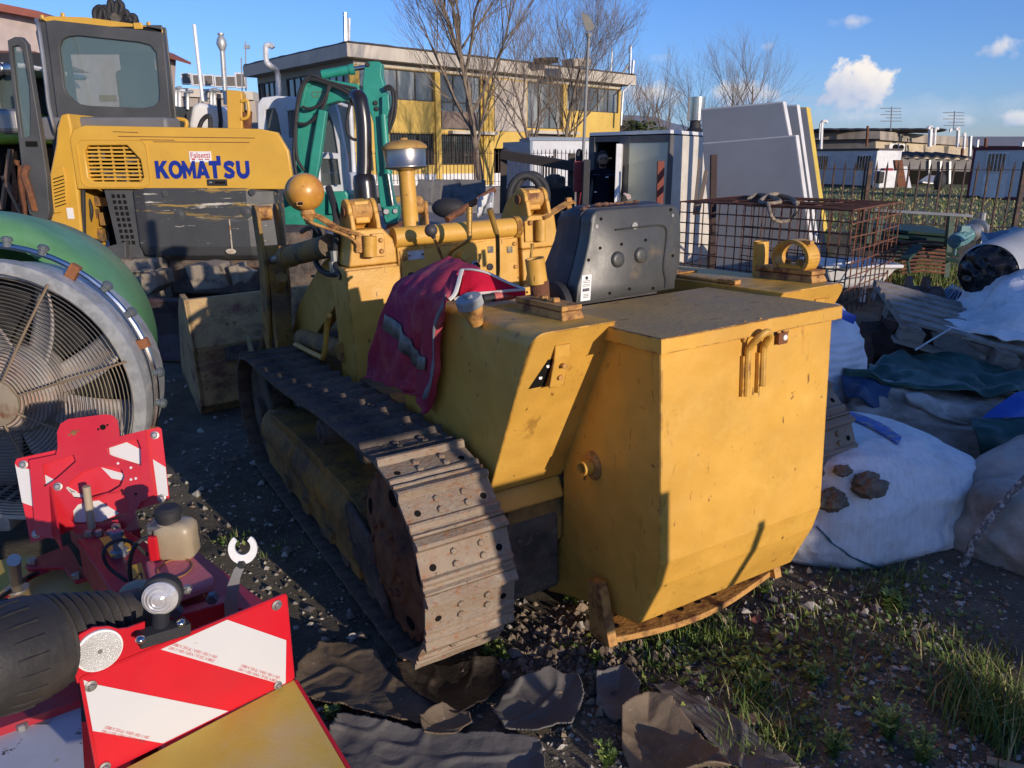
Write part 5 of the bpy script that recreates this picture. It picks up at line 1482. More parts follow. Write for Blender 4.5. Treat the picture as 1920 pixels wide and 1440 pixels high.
 b.slab(lou, (0, -.012, 0)); lv = bld(b, 'louvre_cover', yel, bevel=.006)
 b = MB()
 for k in range(9): q0 = pxm(100 + .5 * k, 336 + k * 6.5, Y0 - .044); b.beam(q0, q0 + V((.10, 0, .03)), .012, .008)
 bld(b, 'louvre_slot', M['dark'])
 b = MB(); q = pxm(132, 400, Y0 - .025); b.box(q, (.06, .006, .10)); bld(b, 'decal', M['sticker'])
 YC = 7.75
 cx = lambda px, py, y=YC: W(px, py, y=y)
 fr = [cx(px, py) for px, py in ((90, 42), (104, 40), (300, 62), (307, 64), (322, 226), (318, 238), (115, 240), (112, 215))]
 wd = [cx(px, py) for px, py in ((113, 90), (118, 75), (130, 68), (150, 66), (262, 78), (285, 84), (297, 98), (303, 170), (302, 190), (292, 200), (272, 204), (170, 200), (148, 196), (128, 178), (122, 165))]
 Mc = basis(V((0, YC, 0)) - off, (1, 0, 0), (0, 0, 1))
 plate2d('cab_rear_frame', [(p.x, p.z) for p in fr], [[(p.x, p.z) for p in wd]], Mc, .05, grey, EX, bevel=.006)
 gls = glass('cab_glass', (.16, .24, .25), .04, .42, .8)
 plate2d('rear_window', [(p.x, p.z) for p in wd], [], Mc @ Matrix.Translation((0, 0, .0)), .008, gls, EX)
 zt, zb = fr[0].z, fr[-2].z; xl, xr = fr[0].x, fr[3].x
 D = 1.45
 b = MB()
 for x, y in ((xl + .04, YC + D), (xr - .02, YC + D), (xr + .0, YC + .1)): b.box2((x - .035, y - .04, zb), (x + .035, y + .04, zt - .03))
 b.box2((xl, YC, zt - .10), (xr, YC + D, zt - .02)); b.box2((xl + .02, YC + .05, zb - .4), (xr + .05, YC + D, zb + .05))
 bld(b, 'cab_frame', grey, sh=YC, bevel=.015)
 b = MB()
 rf = [cx(px, py) for px, py in ((75, 34), (92, 30), (160, 32), (262, 46), (304, 54), (306, 62), (90, 42))]
 b.slab(rf, (0, D + .1, 0))
 for px, py in ((117, 29), (78, 33), (279, 46)): q = cx(px, py); b.cyl(q + V((0, .05, -.02)), q + V((0, .05, .03)), .022, n=10)
 q = cx(260, 49); b.box(q + V((0, -.01, 0)), (.08, .02, .055))
 bld(b, 'cab_roof', yel, sh=YC, bevel=.02, seg=3)
 b = MB(); q = cx(215, 226); b.box2((fr[-1].x - .03, YC - .30, cx(200, 240).z - .12), (xr + .06, YC + .02, cx(200, 218).z - .02)); bld(b, 'cab_sill', material('light_grey_sill', (.16, .16, .165), .5), bevel=.03)
 b = MB()
 b.box2((xl + .30, YC + .5, zb + .1), (xl + .78, YC + .62, zt - .35)); b.box2((xl + .36, YC + .5, zt - .40), (xl + .70, YC + .6, zt - .18)); b.box2((xl + .28, YC + .5, zb), (xl + .8, YC + 1.0, zb + .25))
 bld(b, 'driver_seat', material('cab_seat_fabric', (.05, .06, .06), .9), bevel=.05, seg=3)
 b = MB(); b.box((cx(172, 180).x, YC + .3, cx(172, 180).z), (.16, .03, .06)); bld(b, 'seat_label', yel)
 b = MB();
 for px0, py0, px1, py1 in ((245, 115, 262, 190), (255, 112, 275, 180), (285, 105, 296, 160)): b.beam(cx(px0, py0, YC + 1.2), cx(px1, py1, YC + 1.2), .03, .03)
 b.m = 1; b.slab([cx(px, py, YC + 1.75) for px, py in ((258, 195), (262, 160), (282, 150), (296, 196))], (0, .3, 0)); b.m = 2; b.slab([cx(px, py, YC + 1.3) for px, py in ((262, 128), (280, 126), (282, 150), (262, 152))], (0, .02, 0))
 bld(b, 'boom_base', [yel, material('lime_green_paint', (.20, .32, .02), .4), M['white']])
 b = MB()
 side = [cx(px, py, YC) for px, py in ((88, 42), (92, 60), (112, 215), (92, 230), (78, 120), (66, 60), (72, 40))]
 b.slab(side, (0, .08, 0)); bld(b, 'cab_side_pillar', grey, bevel=.01)
 b = MB()
 do = [(20, 78), (32, 72), (42, 72), (52, 84), (62, 150), (78, 250), (90, 330), (95, 395), (92, 410), (72, 408), (60, 400), (48, 330), (38, 240), (28, 160)]
 di = [(24, 86), (40, 84), (48, 96), (60, 160), (62, 200), (62, 255), (50, 262), (44, 258), (34, 180)]
 YD = 7.0
 P_ = [W(px, py, y=YD) for px, py in do]; Q_ = [W(px, py, y=YD) for px, py in di]
 Md = basis(V((0, YD, 0)) - off, (1, 0, 0), (0, 0, 1))
 dr = plate2d('cab_door', [(p.x, p.z) for p in P_], [[(p.x, p.z) for p in Q_]], Md, .05, grey, EX, bevel=.008)
 plate2d('door_glass', [(p.x, p.z) for p in Q_], [], Md, .006, gls, EX)
 b = MB(); b.box(W(60, 270, y=YD - .03), (.10, .02, .045)); b.m = 1; b.tube(spath([W(52, 310, y=YD - .03), W(46, 330, y=YD - .05), W(56, 360, y=YD - .05), W(66, 395, y=YD - .03)], 5), .03, 8); bld(b, 'door_handle', [M['dark'], M['rust']])
 b = MB(); b.tube(spath([cx(68, 36, 7.5), cx(74, 60, 7.45), cx(86, 150, 7.4), cx(92, 200, 7.38), cx(102, 240, 7.38), cx(106, 256, 7.45)], 5), .018, 8); bld(b, 'grab_rail', M['steel'])
 b = MB(); b.box2((cx(60, 240).x, YC + .3, zb - .9), (cx(108, 240).x, YC + 1.2, zb)); bld(b, 'cab_floor_box', grey)
 b = MB(); b.box2((cx(100, 240).x, YC + .2, .9), (xr, YC + 1.4, zb - .1)); bld(b, 'deck', grey, sh=YC)
 b = MB(); b.box(cx(309, 92, YC + .1), (.04, .06, .14)); bld(b, 'work_light', M['black'], bevel=.01)
 YR = 7.9
 b = MB(); px_prism(b, [(424, 168), (450, 170), (454, 176), (454, 248), (427, 248)], YR, .12); bld(b, 'deck_post', yel, bevel=.008)
 b = MB(); b.tube(spath([W(452, 190, y=YR), W(462, 188, y=YR), W(466, 196, y=YR), W(466, 215, y=YR), W(460, 222, y=YR), W(452, 223, y=YR)], 5), .016, 8); b.tube(spath([W(320, 222, y=YR), W(345, 225, y=YR), W(350, 232, y=YR), W(347, 246, y=YR)], 5), .02, 8); bld(b, 'yellow_rail', yel)
 b = MB(); q = W(462, 248, y=YR + .1); b.lathe([(.052, -.1), (.050, .1), (.055, .2), (.046, .2), (.042, .02)], q, (.18, -.25, 1), 18, caps=False); b.lathe([(.0, .05), (.045, .05)], q, (.18, -.25, 1), 18, caps=False); bld(b, 'exhaust_pipe', M['rust'])
 b = MB(); b.tube(spath([W(372, 246, y=YR), W(378, 228, y=YR), W(388, 218, y=YR), W(394, 222, y=YR), (W(394, 246, y=YR))], 5), .022, 8); bld(b, 'black_guard', M['black'])
 b = MB(); px_prism(b, [(352, 232), (358, 196), (372, 192), (420, 200), (424, 224), (424, 246), (352, 246)], YR + .5, .5); bld(b, 'white_tank', M['white'], bevel=.05, seg=3)
 b = MB(); b.tube([W(410, 176, y=YR + .3), W(411, 200, y=YR + .3), W(414, 225, y=YR + .3), W(413, 246, y=YR + .3)], .022, 8); bld(b, 'black_hose', M['black'])
 hoses = [[(180, 40), (178, 22), (186, 14), (196, 20), (200, 38)], [(186, 38), (192, 16), (202, 18), (208, 40)], [(206, 40), (205, 14), (208, 2), (213, 14), (215, 40)], [(216, 40), (218, 12), (222, 4), (229, 10), (228, 20), (224, 40)], [(224, 30), (236, 22), (243, 34), (248, 42)], [(236, 36), (248, 30), (254, 34), (252, 42)], [(198, 40), (204, 26), (210, 28), (222, 40)]]
 for h in hoses:
  b = MB(); b.tube(spath([W(px, py, y=9.0) for px, py in h], 5), .032, 8); bld(b, 'boom_hose', M['black'])
 b = MB(); b.beam(W(192, 42, y=9.15), W(250, 42, y=9.15), .3, .10); b.cyl(W(216, 34, y=8.95), W(216, 34, y=9.2), .05, n=12); bld(b, 'boom_bracket', M['black_paint'])
 b = MB()
 zt, xb0, xb1 = W(290, 560, y=6.2).z, -3.45, -1.1
 prof = [(6.10, 0.02), (6.14, .05), (6.20, .22), (6.16, .40), (6.10, zt), (6.13, zt + .02), (6.22, .42), (6.27, .2), (6.2, .02)]
 b.prism([(y, z) for y, z in prof], 'x', xb0, xb1); bld(b, 'dozer_blade', material('worn_blade_steel', (.085, .070, .068), .75, .2, layers=(dict(col=(.05, .022, .03), scale=3, lo=.45, hi=.6), dict(col=(.2, .17, .13), scale=8, lo=.6, hi=.7, fac=.7), dict(col=RUST, scale=20, lo=.62, hi=.7)), bump=.3), bevel=.01)
 mud = material('dry_mud_steel', (.30, .25, .18), .85, layers=(dict(col=(.1, .08, .06), scale=8, lo=.5, hi=.65),), bump=.5)
 b = MB(); px_prism(b, [(345, 500), (372, 497), (400, 500), (420, 540), (364, 546)], 6.5, .4); bld(b, 'blade_arm', mud, bevel=.01)
 b = MB(); px_prism(b, [(262, 514), (284, 514), (292, 540), (276, 556), (266, 552)], 6.5, .4); bld(b, 'blade_arm', mud, bevel=.01)
 b = MB(); px_prism(b, [(427, 500), (440, 498), (446, 530), (437, 536)], 6.6, .3); px_prism(b, [(441, 498), (478, 510), (460, 532), (446, 530)], 6.7, .1); bld(b, 'blade_cylinder', mud, bevel=.006)
 for xa in (-3.75, -1.65):
  b = MB()
  tr = [(7.0, .35), (7.05, .60), (7.2, .72), (9.6, .72), (9.8, .55), (9.8, .3), (9.6, .05), (7.2, .05), (7.05, .12)]
  b.prism(tr, 'x', xa, xa + .45)
  for i in range(6): b.box((xa + .225, 7.0 + .0 + .02 * abs(i - 3), .12 + i * .1), (.46, .03, .02))
  bld(b, 'crawler_track', mud, bevel=.02)
 b = MB(); b.box2((-3.3, 7.4, .35), (-1.8, 9.2, .75)); b.cyl((-2.6, 8.3, .7), (-2.6, 8.3, .9), .6, n=30); bld(b, 'car_body', M['muddy_steel'], bevel=.02)
make_excavator()
# ================================================================ teal mini excavator with a white cab
def make_mini():
 MN = empty('mini_excavator', 'teal mini excavator with white cab and raised folded boom', 'excavator', (-2.4, 11.4, 0))
 off = V(MN.location)
 def bld(b, name, mats, parent=None, **k):
  b.v = [(x - off.x, y - off.y, z - off.z) for x, y, z in b.v]
  return b.build(name, mats, parent or MN, **k)
 teal = material('teal_paint', (.025, .26, .19), .4, layers=(dict(col=(.05, .32, .25), scale=5, lo=.5, hi=.7, fac=.6), dict(col=(.03, .06, .05), scale=14, lo=.66, hi=.70)))
 teald = teal
 YB = 10.2
 whi = material('mini_cab_white', (.62, .64, .66), .4, layers=(dict(col=(.4, .4, .38), scale=4, lo=.55, hi=.75, fac=.5),))
 YC = 11.0
 cfr = [(487, 196), (495, 186), (520, 183), (615, 188), (628, 196), (634, 215), (650, 300), (652, 348), (648, 358), (500, 360), (489, 300)]
 h1 = [(497, 203), (518, 200), (525, 215), (532, 255), (520, 262), (498, 250)]
 h2 = [(538, 206), (556, 204), (560, 260), (540, 262)]
 h3 = [(600, 208), (618, 206), (628, 230), (638, 290), (602, 288)]
 h4 = [(598, 294), (636, 296), (643, 348), (600, 352)]
 C = lambda r, y=YC: [(W(px, py, y=y).x, W(px, py, y=y).z) for px, py in r]
 Mc = basis(V((0, YC, 0)) - off, (1, 0, 0), (0, 0, 1))
 plate2d('cab_shell', C(cfr), [C(h) for h in (h1, h2, h3, h4)], Mc, .06, whi, MN, bevel=.02)
 gl = glass('mini_glass', (.10, .12, .12), .05, .55)
 for h in (h1, h2, h3, h4): plate2d('cab_window', C(h), [], Mc, .01, gl, MN)
 b = MB(); x0, x1 = C(cfr)[0][0], C(cfr)[4][0]; zt, zb = C(cfr)[2][1], C(cfr)[9][1]
 b.box2((x0 + .05, YC, zt - .06), (x1 - .05, YC + 1.2, zt - .01));
 for xx in (x0 + .05, x1 - .02): b.box2((xx - .03, YC + 1.1, zb), (xx + .03, YC + 1.2, zt))
 b.box2((x0, YC + .05, zb - .1), (x1 + .1, YC + 1.2, zb + .25)); bld(b, 'cab_body', whi, bevel=.03, seg=3)
 b = MB(); b.box2((x0 + .25, YC + .35, zb), (x0 + .75, YC + .5, zb + .75)); bld(b, 'cab_seat', M['vinyl'], bevel=.05)
 b = MB(); px_prism(b, [(480, 362), (655, 358), (658, 400), (640, 430), (480, 430)], YC - .1, 1.3); bld(b, 'upper_body', teal, bevel=.05, seg=3)
 b = MB(); px_prism(b, [(615, 360), (648, 358), (652, 366), (652, 400), (615, 402)], YC - .2, .1); bld(b, 'skirt_panel', teal, bevel=.02)
 for xa in (-3.3, -1.9):
  b = MB(); tr = [(10.5, .1), (10.4, .3), (10.5, .5), (12.4, .5), (12.5, .3), (12.4, .06), (10.6, .06)]; b.prism(tr, 'x', xa, xa + .4); bld(b, 'crawler_track', M['black'], bevel=.03)
 bo = [(556, 372), (556, 320), (553, 290), (556, 240), (562, 190), (571, 160), (580, 146), (590, 143), (608, 150), (672, 160), (676, 176), (672, 192), (632, 190), (612, 196), (602, 206), (592, 225), (584, 260), (578, 320), (576, 372)]
 b = MB(); px_prism(b, bo, YB, .26); bld(b, 'boom', teal, bevel=.02, seg=2)
 b = MB(); px_prism(b, [(570, 158), (580, 144), (590, 141), (608, 148), (673, 158), (672, 166), (606, 158), (588, 152), (576, 163), (566, 205), (561, 205)], YB - .03, .32); bld(b, 'boom_flange', teal, bevel=.01)
 t = text_obj('boom_lettering', "CITY", .10, basis((W(600, 178, y=YB).x - off.x, YB - .002 - off.y, W(600, 178, y=YB).z - off.z), (1, 0, -.02), (0, 0, 1)), material('faded_letter', (.10, .16, .10), .6), MN, .002, .0015)
 b = MB()
 px_prism(b, [(597, 205), (612, 208), (600, 300), (592, 340), (575, 345), (582, 290)], YB - .14, .12); bld(b, 'boom_cylinder', teal, bevel=.015)
 b = MB()
 b.cyl(W(604, 140, y=YB + .1), W(664, 129, y=YB + .1), .055, n=18); b.cyl(W(656, 131, y=YB + .1), W(664, 129, y=YB + .1), .065, n=18); b.m = 1; b.cyl(W(664, 129, y=YB + .1), W(692, 125, y=YB + .1), .028, n=12)
 bld(b, 'stick_cylinder', [teal, M['chrome']])
 st = [(684, 118), (690, 115), (710, 115), (716, 120), (714, 140), (722, 165), (728, 185), (728, 205), (722, 212), (726, 300), (734, 360), (745, 400), (740, 420), (722, 420), (712, 380), (704, 300), (700, 230), (690, 200), (680, 178), (680, 150)]
 b = MB(); px_prism(b, st, YB - .03, .22); b.m = 1
 for px, py in ((689, 121), (704, 193), (706, 204)): b.cyl(W(px, py, y=YB - .03), W(px, py, y=YB - .05), .03, n=14)
 bld(b, 'stick', [teal, M['black']], bevel=.012)
 b = MB(); px_prism(b, [(716, 180), (728, 176), (730, 205), (722, 232), (716, 228)], YB - .10, .3); bld(b, 'cylinder_lug', teal, bevel=.008)
 b = MB(); b.cyl(W(719, 215, y=YB - .1), W(727, 325, y=YB - .1), .048, n=18); b.cyl(W(727, 320, y=YB - .1), W(727.5, 326, y=YB - .1), .06, n=18); b.m = 1; b.cyl(W(727, 325, y=YB - .1), W(736, 385, y=YB - .1), .028, n=14); bld(b, 'bucket_cylinder', [teal, M['chrome']])
 b = MB(); px_prism(b, [(718, 388), (745, 386), (746, 400), (740, 424), (726, 424), (720, 408)], YB - .08, .3); b.m = 1; b.cyl(W(724, 397, y=YB - .1), W(724, 397, y=YB + .25), .04, n=14); b.cyl(W(741, 396, y=YB - .1), W(741, 396, y=YB + .25), .035, n=14); bld(b, 'bucket_link', [teal, M['steel']], bevel=.008)
 b = MB(); px_prism(b, [(726, 420), (744, 418), (760, 436), (752, 470), (728, 468), (718, 440)], YB - .2, .5); bld(b, 'digging_bucket', M['rust'], bevel=.01)
 hs = [[(556, 330), (551, 295), (553, 240), (559, 185), (569, 155), (584, 141), (606, 150), (640, 160), (668, 166)], [(570, 320), (556, 290), (556, 220), (566, 170), (578, 150), (600, 152), (640, 168), (660, 180), (668, 170)], [(566, 200), (580, 204), (600, 196), (612, 176), (620, 160)], [(552, 230), (575, 232), (596, 216), (610, 190), (616, 160)], [(660, 185), (654, 205), (650, 235), (655, 255), (668, 262), (680, 250)], [(720, 165), (732, 162), (742, 180), (740, 215), (734, 235), (727, 250)], [(722, 168), (734, 168), (737, 190), (734, 214), (728, 240)], [(688, 250), (694, 280), (698, 320)], [(630, 158), (650, 168), (668, 182), (664, 196), (648, 190)]]
 for h in hs:
  b = MB(); b.tube(spath([W(px, py, y=YB - .10) for px, py in h], 5), .021, 6); bld(b, 'boom_hose', M['black'])
 b = MB(); b.box2((-1.95, YB + .2, 1.05), (-1.55, YB + .9, 1.12)); bld(b, 'yellow_step', M['yellow'])
make_mini()
# ================================================================ lime tractor behind the excavator door (far left)
def make_tractor():
 TR = empty('green_tractor', 'lime green farm tractor with dark cab and round roof lamps, half hidden at far left', 'tractor', (-6.9, 10.0, 0))
 off = V(TR.location)
 def bld(b, name, mats, parent=None, **k):
  b.v = [(x - off.x, y - off.y, z - off.z) for x, y, z in b.v]
  return b.build(name, mats, parent or TR, **k)
 lime = MATS['lime_green_paint']
 Y0 = 9.4
 b = MB(); px_prism(b, [(-120, 128), (42, 128), (44, 118), (-120, 112)], Y0, 1.4); bld(b, 'cab_roof', M['white'], bevel=.03)
 b = MB(); px_prism(b, [(-120, 240), (42, 250), (48, 232), (30, 228), (-20, 205), (-120, 190)], Y0, 1.2); px_prism(b, [(-120, 275), (46, 268), (44, 232), (-120, 225)], Y0 - .2, 1.2); bld(b, 'fender', lime, bevel=.06, seg=3)
 b = MB(); px_prism(b, [(-120, 270), (50, 268), (48, 420), (-120, 430)], Y0 + .1, .9); bld(b, 'chassis', M['dark'], bevel=.05)
 b = MB(); px_prism(b, [(-110, 190), (-110, 128), (36, 128), (44, 225), (20, 222), (-20, 200)], Y0 + .05, .03); bld(b, 'rear_window', glass('tractor_glass', (.10, .13, .12), .05, .6), bevel=.01)
 b = MB()
 for a, c in (((36, 128), (46, 230)), ((-8, 128), (-14, 200))): b.beam(W(*a, y=Y0), W(*c, y=Y0), .07, .07)
 b.box2((W(-100, 250, y=Y0).x, Y0 + 1.1, .8), (W(46, 250, y=Y0).x, Y0 + 1.2, 2.9)); bld(b, 'cab_pillar', M['black'])
 for px in (15, -3):
  b = MB(); q = W(px, 129, y=Y0 - .1); b.lathe([(.0, -.06), (.06, -.05), (.075, 0), (.07, .01)], q, (0, -1, 0), 18); b.m = 1; b.sphere(q + V((0, -.01, 0)), .062, 14, 8, (1, .3, 1)); bld(b, 'roof_lamp', [M['black'], M['chrome']])
 b = MB(); b.lathe([(.0, -.25), (.5, -.25), (.78, -.2), (.85, 0), (.78, .2), (.5, .25), (.0, .25)], (-6.6, 9.9, .85), (1, 0, 0), 40); bld(b, 'rear_wheel', M['black'])
 for k, (a, c) in enumerate((((20, 280), (4, 392)), ((30, 300), (28, 400)), ((6, 330), (40, 400)), ((34, 310), (48, 420)))):
  b = MB(); b.beam(W(*a, y=Y0 - .5), W(*c, y=Y0 - .5), .06, .03); bld(b, 'linkage_arm', M['rust'] if k % 2 else material('tan_strap', (.30, .19, .12), .8) if k == 0 else MATS['tan_strap'])
 b = MB(); b.box(W(22, 228, y=Y0 - .6), (.26, .2, .26)); bld(b, 'grey_housing', M['steel'], bevel=.06, seg=3)
make_tractor()
# ================================================================ buildings behind
def vplane(o, d):
 """vertical plane through o along d: pixel -> (distance along, height, point)"""
 o = V((o[0], o[1], 0)); d = V((d[0], d[1], 0)).normalized(); n = V((d.y, -d.x, 0))
 def f(px, py):
  r = ray(px, py); c = V((0, 0, CAMH)); t = (o - c).dot(n) / r.dot(n); p = c + r * t
  return (p - o).dot(d), p.z
 f.o, f.d, f.n = o, d, n
 f.at = lambda s, z, out=0: o + d * s + n * out + V((0, 0, z))
 return f
def wall_box(b, f, s0, s1, z0, z1, out0, out1):
 return b.hexa([f.at(s0, z0, out0), f.at(s1, z0, out0), f.at(s1, z0, out1), f.at(s0, z0, out1), f.at(s0, z1, out0), f.at(s1, z1, out0), f.at(s1, z1, out1), f.at(s0, z1, out1)])
winframe = material('brown_window_frame', (.05, .042, .038), .5)
winglass = material('window_glass', (.10, .115, .12), .06, .0, var=.5, vscale=.35, spec=.9, layers=(dict(col=(.30, .31, .29), scale=.5, lo=.5, hi=.56, stretch=(1, 1, .2), fac=.8),))
darkglass = material('dark_window_glass', (.020, .024, .022), .06, var=.5, vscale=.8, spec=.8, layers=(dict(col=(.10, .10, .09), scale=1.4, lo=.56, hi=.62, fac=.8),))
def window(root, f, off, s0, s1, z0, z1, nm, gl, rec=.14, nh=0, name='window'):
 """frame with mullions set back in its opening; panes are a sub-part"""
 b = MB(); t = .06
 for sa, sb, za, zb in ((s0, s1, z0, z0 + t), (s0, s1, z1 - t, z1), (s0, s0 + t, z0, z1), (s1 - t, s1, z0, z1)): wall_box(b, f, sa, sb, za, zb, -rec, -rec + .08)
 for k in range(1, nm): sm = s0 + (s1 - s0) * k / nm; wall_box(b, f, sm - t * .6, sm + t * .6, z0 + t, z1 - t, -rec + .002, -rec + .078)
 for k in range(1, nh + 1): zm = z0 + (z1 - z0) * k / (nh + 1); wall_box(b, f, s0 + t, s1 - t, zm - t * .5, zm + t * .5, -rec + .004, -rec + .075)
 b.v = [tuple(V(v) - off) for v in b.v]
 w = b.build(name, winframe, root)
 b = MB(); b.add([f.at(s0 + t, z0 + t, -rec + .02) - off, f.at(s1 - t, z0 + t, -rec + .02) - off, f.at(s1 - t, z1 - t, -rec + .02) - off, f.at(s0 + t, z1 - t, -rec + .02) - off], [(0, 1, 2, 3)])
 b.build('pane', gl, w)
 return w
def facade(b, f, s0, s1, z0, z1, holes, th=.3):
 """wall with real openings: split into a grid at every opening edge"""
 ss = sorted({s0, s1, *[h[0] for h in holes], *[h[1] for h in holes]}); zs = sorted({z0, z1, *[h[2] for h in holes], *[h[3] for h in holes]})
 for i in range(len(ss) - 1):
  for j in range(len(zs) - 1):
   cs, cz = (ss[i] + ss[i + 1]) / 2, (zs[j] + zs[j + 1]) / 2
   if any(h[0] < cs < h[1] and h[2] < cz < h[3] for h in holes): continue
   b.add([f.at(ss[i], zs[j]), f.at(ss[i + 1], zs[j]), f.at(ss[i + 1], zs[j + 1]), f.at(ss[i], zs[j + 1])], [(0, 1, 2, 3)])
 for h in holes:
  for (sa, za), (sc, zc) in (((h[0], h[2]), (h[1], h[2])), ((h[1], h[2]), (h[1], h[3])), ((h[1], h[3]), (h[0], h[3])), ((h[0], h[3]), (h[0], h[2]))):
   b.add([f.at(sa, za), f.at(sc, zc), f.at(sc, zc, -th), f.at(sa, za, -th)], [(0, 1, 2, 3)])
def make_yellow_building():
 N, Rt, Lf = W(650, 80, z=7.4), W(1193, 142, z=7.4), W(455, 124, z=7.4)
 N, Rt, Lf = [V((p.x, p.y, 0)) for p in (N, Rt, Lf)]
 BD = empty('office_building', 'two-storey yellow office building with flat pale overhanging roof behind the bare trees', 'building', N)
 off = V(N)
 ins = .75
 dr, dl = (Rt - N).normalized(), (Lf - N).normalized()
 inner = N + (dr + dl) * ins
 fr = vplane(inner, dr); fr.n = V((dr.y, -dr.x, 0))
 fl = vplane(inner, dl); fl.n = V((-dl.y, dl.x, 0)); fl.at = lambda s, z, out=0: fl.o + fl.d * s + fl.n * out + V((0, 0, z))
 Lr, Ll = (Rt - N).length - 2 * ins, (Lf - N).length - 2 * ins
 ztop = 6.75
 wallm = material('yellow_render', (.62, .42, .10), .9, var=.1, vscale=.5, layers=(dict(col=(.45, .30, .09), scale=.9, lo=.5, hi=.7, fac=.4, stretch=(1, 1, .3)),))
 paleb = material('beige_render', (.42, .37, .28), .9, var=.1, vscale=.5)
 conc = material('pale_concrete', (.52, .47, .39), .85, var=.12, vscale=.6, layers=(dict(col=(.34, .31, .27), scale=1.2, lo=.5, hi=.7, fac=.5, stretch=(1, 1, .25)),))
 def rect(f, p0, p1, p2=None, p3=None):
  ps = [f(*p) for p in (p0, p1)]
  return [min(ps[0][0], ps[1][0]), max(ps[0][0], ps[1][0]), min(ps[0][1], ps[1][1]), max(ps[0][1], ps[1][1])]
 def mid(f, l, r, ttop, tbot):    # left px, right px, top/bottom at the middle
  m = (l + r) / 2; z1, z0 = f(m, ttop)[1], f(m, tbot)[1]
  a, c = sorted((f(l, ttop)[0], f(r, ttop)[0]))
  return [a, c, z0, z1]
 up = [mid(fr, 673, 812, 128, 161), mid(fr, 989, 1054, 152, 188), mid(fr, 1063, 1161, 164, 192)]
 tall = mid(fr, 825, 901, 138, 208)
 low = [mid(fr, 729, 812, 221, 271), mid(fr, 826, 892, 222, 273)]
 zU0, zU1 = 4.85, 6.45
 for h in up: h[2], h[3] = zU0, zU1
 up[1][2] = 3.6
 tall[2], tall[3] = 3.35, 6.45
 for h in low: h[2], h[3] = 1.35, 3.05
 door = mid(fr, 925, 952, 262, 318); door[2], door[3] = 0, 2.3
 holes = up + [tall] + low + [door]
 b = MB(); facade(b, fr, 0, Lr, 0, ztop, holes)
 b.v = [tuple(V(v) - off) for v in b.v]; b.build('front_wall', wallm, BD, fix=False)
 upl = [mid(fl, 482, 519, 146, 176), mid(fl, 535, 586, 136, 169), mid(fl, 600, 653, 125, 152)]
 for h in upl: h[2], h[3] = 4.95, 6.35
 b = MB(); facade(b, fl, 0, Ll, 0, ztop, upl)
 for s_, th in ((.0, .0),): pass
 b.v = [tuple(V(v) - off) for v in b.v]; b.build('side_wall', paleb, BD, fix=False)
 b = MB()
 q = [fr.at(Lr, 0), fr.at(Lr, 0, -12), fl.at(Ll, 0, -3), fl.at(Ll, 0)]
 for a_, c_ in ((q[0], q[1]), (q[1], q[2]), (q[2], q[3])): b.add([a_, c_, c_ + V((0, 0, ztop)), a_ + V((0, 0, ztop))], [(0, 1, 2, 3)])
 b.v = [tuple(V(v) - off) for v in b.v]; b.build('rear_wall', paleb, BD, fix=False)
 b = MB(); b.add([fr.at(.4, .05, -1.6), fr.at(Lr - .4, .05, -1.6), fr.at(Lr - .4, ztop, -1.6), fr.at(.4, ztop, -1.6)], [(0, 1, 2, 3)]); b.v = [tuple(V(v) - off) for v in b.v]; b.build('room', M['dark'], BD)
 for h, nm in zip(up, (4, 3, 5)): window(BD, fr, off, *h, nm, winglass)
 window(BD, fr, off, *tall, 3, winglass, nh=1)
 for h in low: window(BD, fr, off, *h, 3, darkglass)
 for h in upl: window(BD, fl, off, *h, 4, winglass)
 def box_part(name, mat, rects):
  b = MB()
  for (s0, s1, z0, z1, o0, o1) in rects: wall_box(b, fr, s0, s1, z0, z1, o0, o1)
  b.v = [tuple(V(v) - off) for v in b.v]
  return b.build(name, mat, BD)
 S_ = lambda px: fr(px, 180)[0]
 box_part('string_course', conc, [(0, Lr, 6.48, 6.74, .0, .06)])
 for px in (660, 818, 908, 918, 1057):
  s_ = fr(px, 180)[0]; box_part('pilaster', wallm, [(s_ - .18, s_ + .18, .1, 6.46, .003, .16)])
 sh = material('pale_shutter', (.50, .44, .37), .8, wave=dict(scale=14, dir='Z', s=.4))
 box_part('shutter_panel', sh, [(S_(926), S_(986), 3.35, 6.4, .004, .07)])
 gp = material('grey_cladding', (.16, .155, .15), .8, var=.15, vscale=.8)
 box_part('grey_cladding', gp, [(S_(988), S_(1053), .05, 3.2, .004, .08)]); box_part('grey_cladding', gp, [(S_(1075), Lr + .6, .05, 3.1, .5, .6)])
 box_part('entry_canopy', conc, [(S_(985), S_(1075), 3.25, 3.45, .0, .7)])
 box_part('sill', conc, [(S_(838), S_(925), 3.1, 3.28, .0, .5)])
 box_part('spandrel_panel', material('brown_spandrel', (.20, .15, .12), .7), [(tall[0] + .1, tall[1] - .2, 3.45, 4.4, -.09, -.05)])
 box_part('plinth', M['white'], [(0, Lr, .0, .8, .004, .06)])
 for h in low:
  b = MB(); n = 16
  for k in range(n + 1): s_ = h[0] + (h[1] - h[0]) * k / n; wall_box(b, fr, s_ - .012, s_ + .012, h[2], h[3] + .1, .10, .125)
  for k in range(5): z_ = h[2] + (h[3] - h[2]) * k / 4; wall_box(b, fr, h[0], h[1], z_ - .012, z_ + .012, .09, .10)
  b.v = [tuple(V(v) - off) for v in b.v]; b.build('window_bars', M['black_paint'], BD)
 b = MB()
 F = lambda p, z: V((p.x, p.y, z))
 far = Rt + (Lf - N)
 ring = [N, Rt, far, Lf]
 for z0, z1, k in ((6.75, 7.4, 0),): b.hexa([F(p, z0) for p in ring] + [F(p, z1) for p in ring])
 b.v = [tuple(V(v) - off) for v in b.v]; b.build('roof_slab', conc, BD)
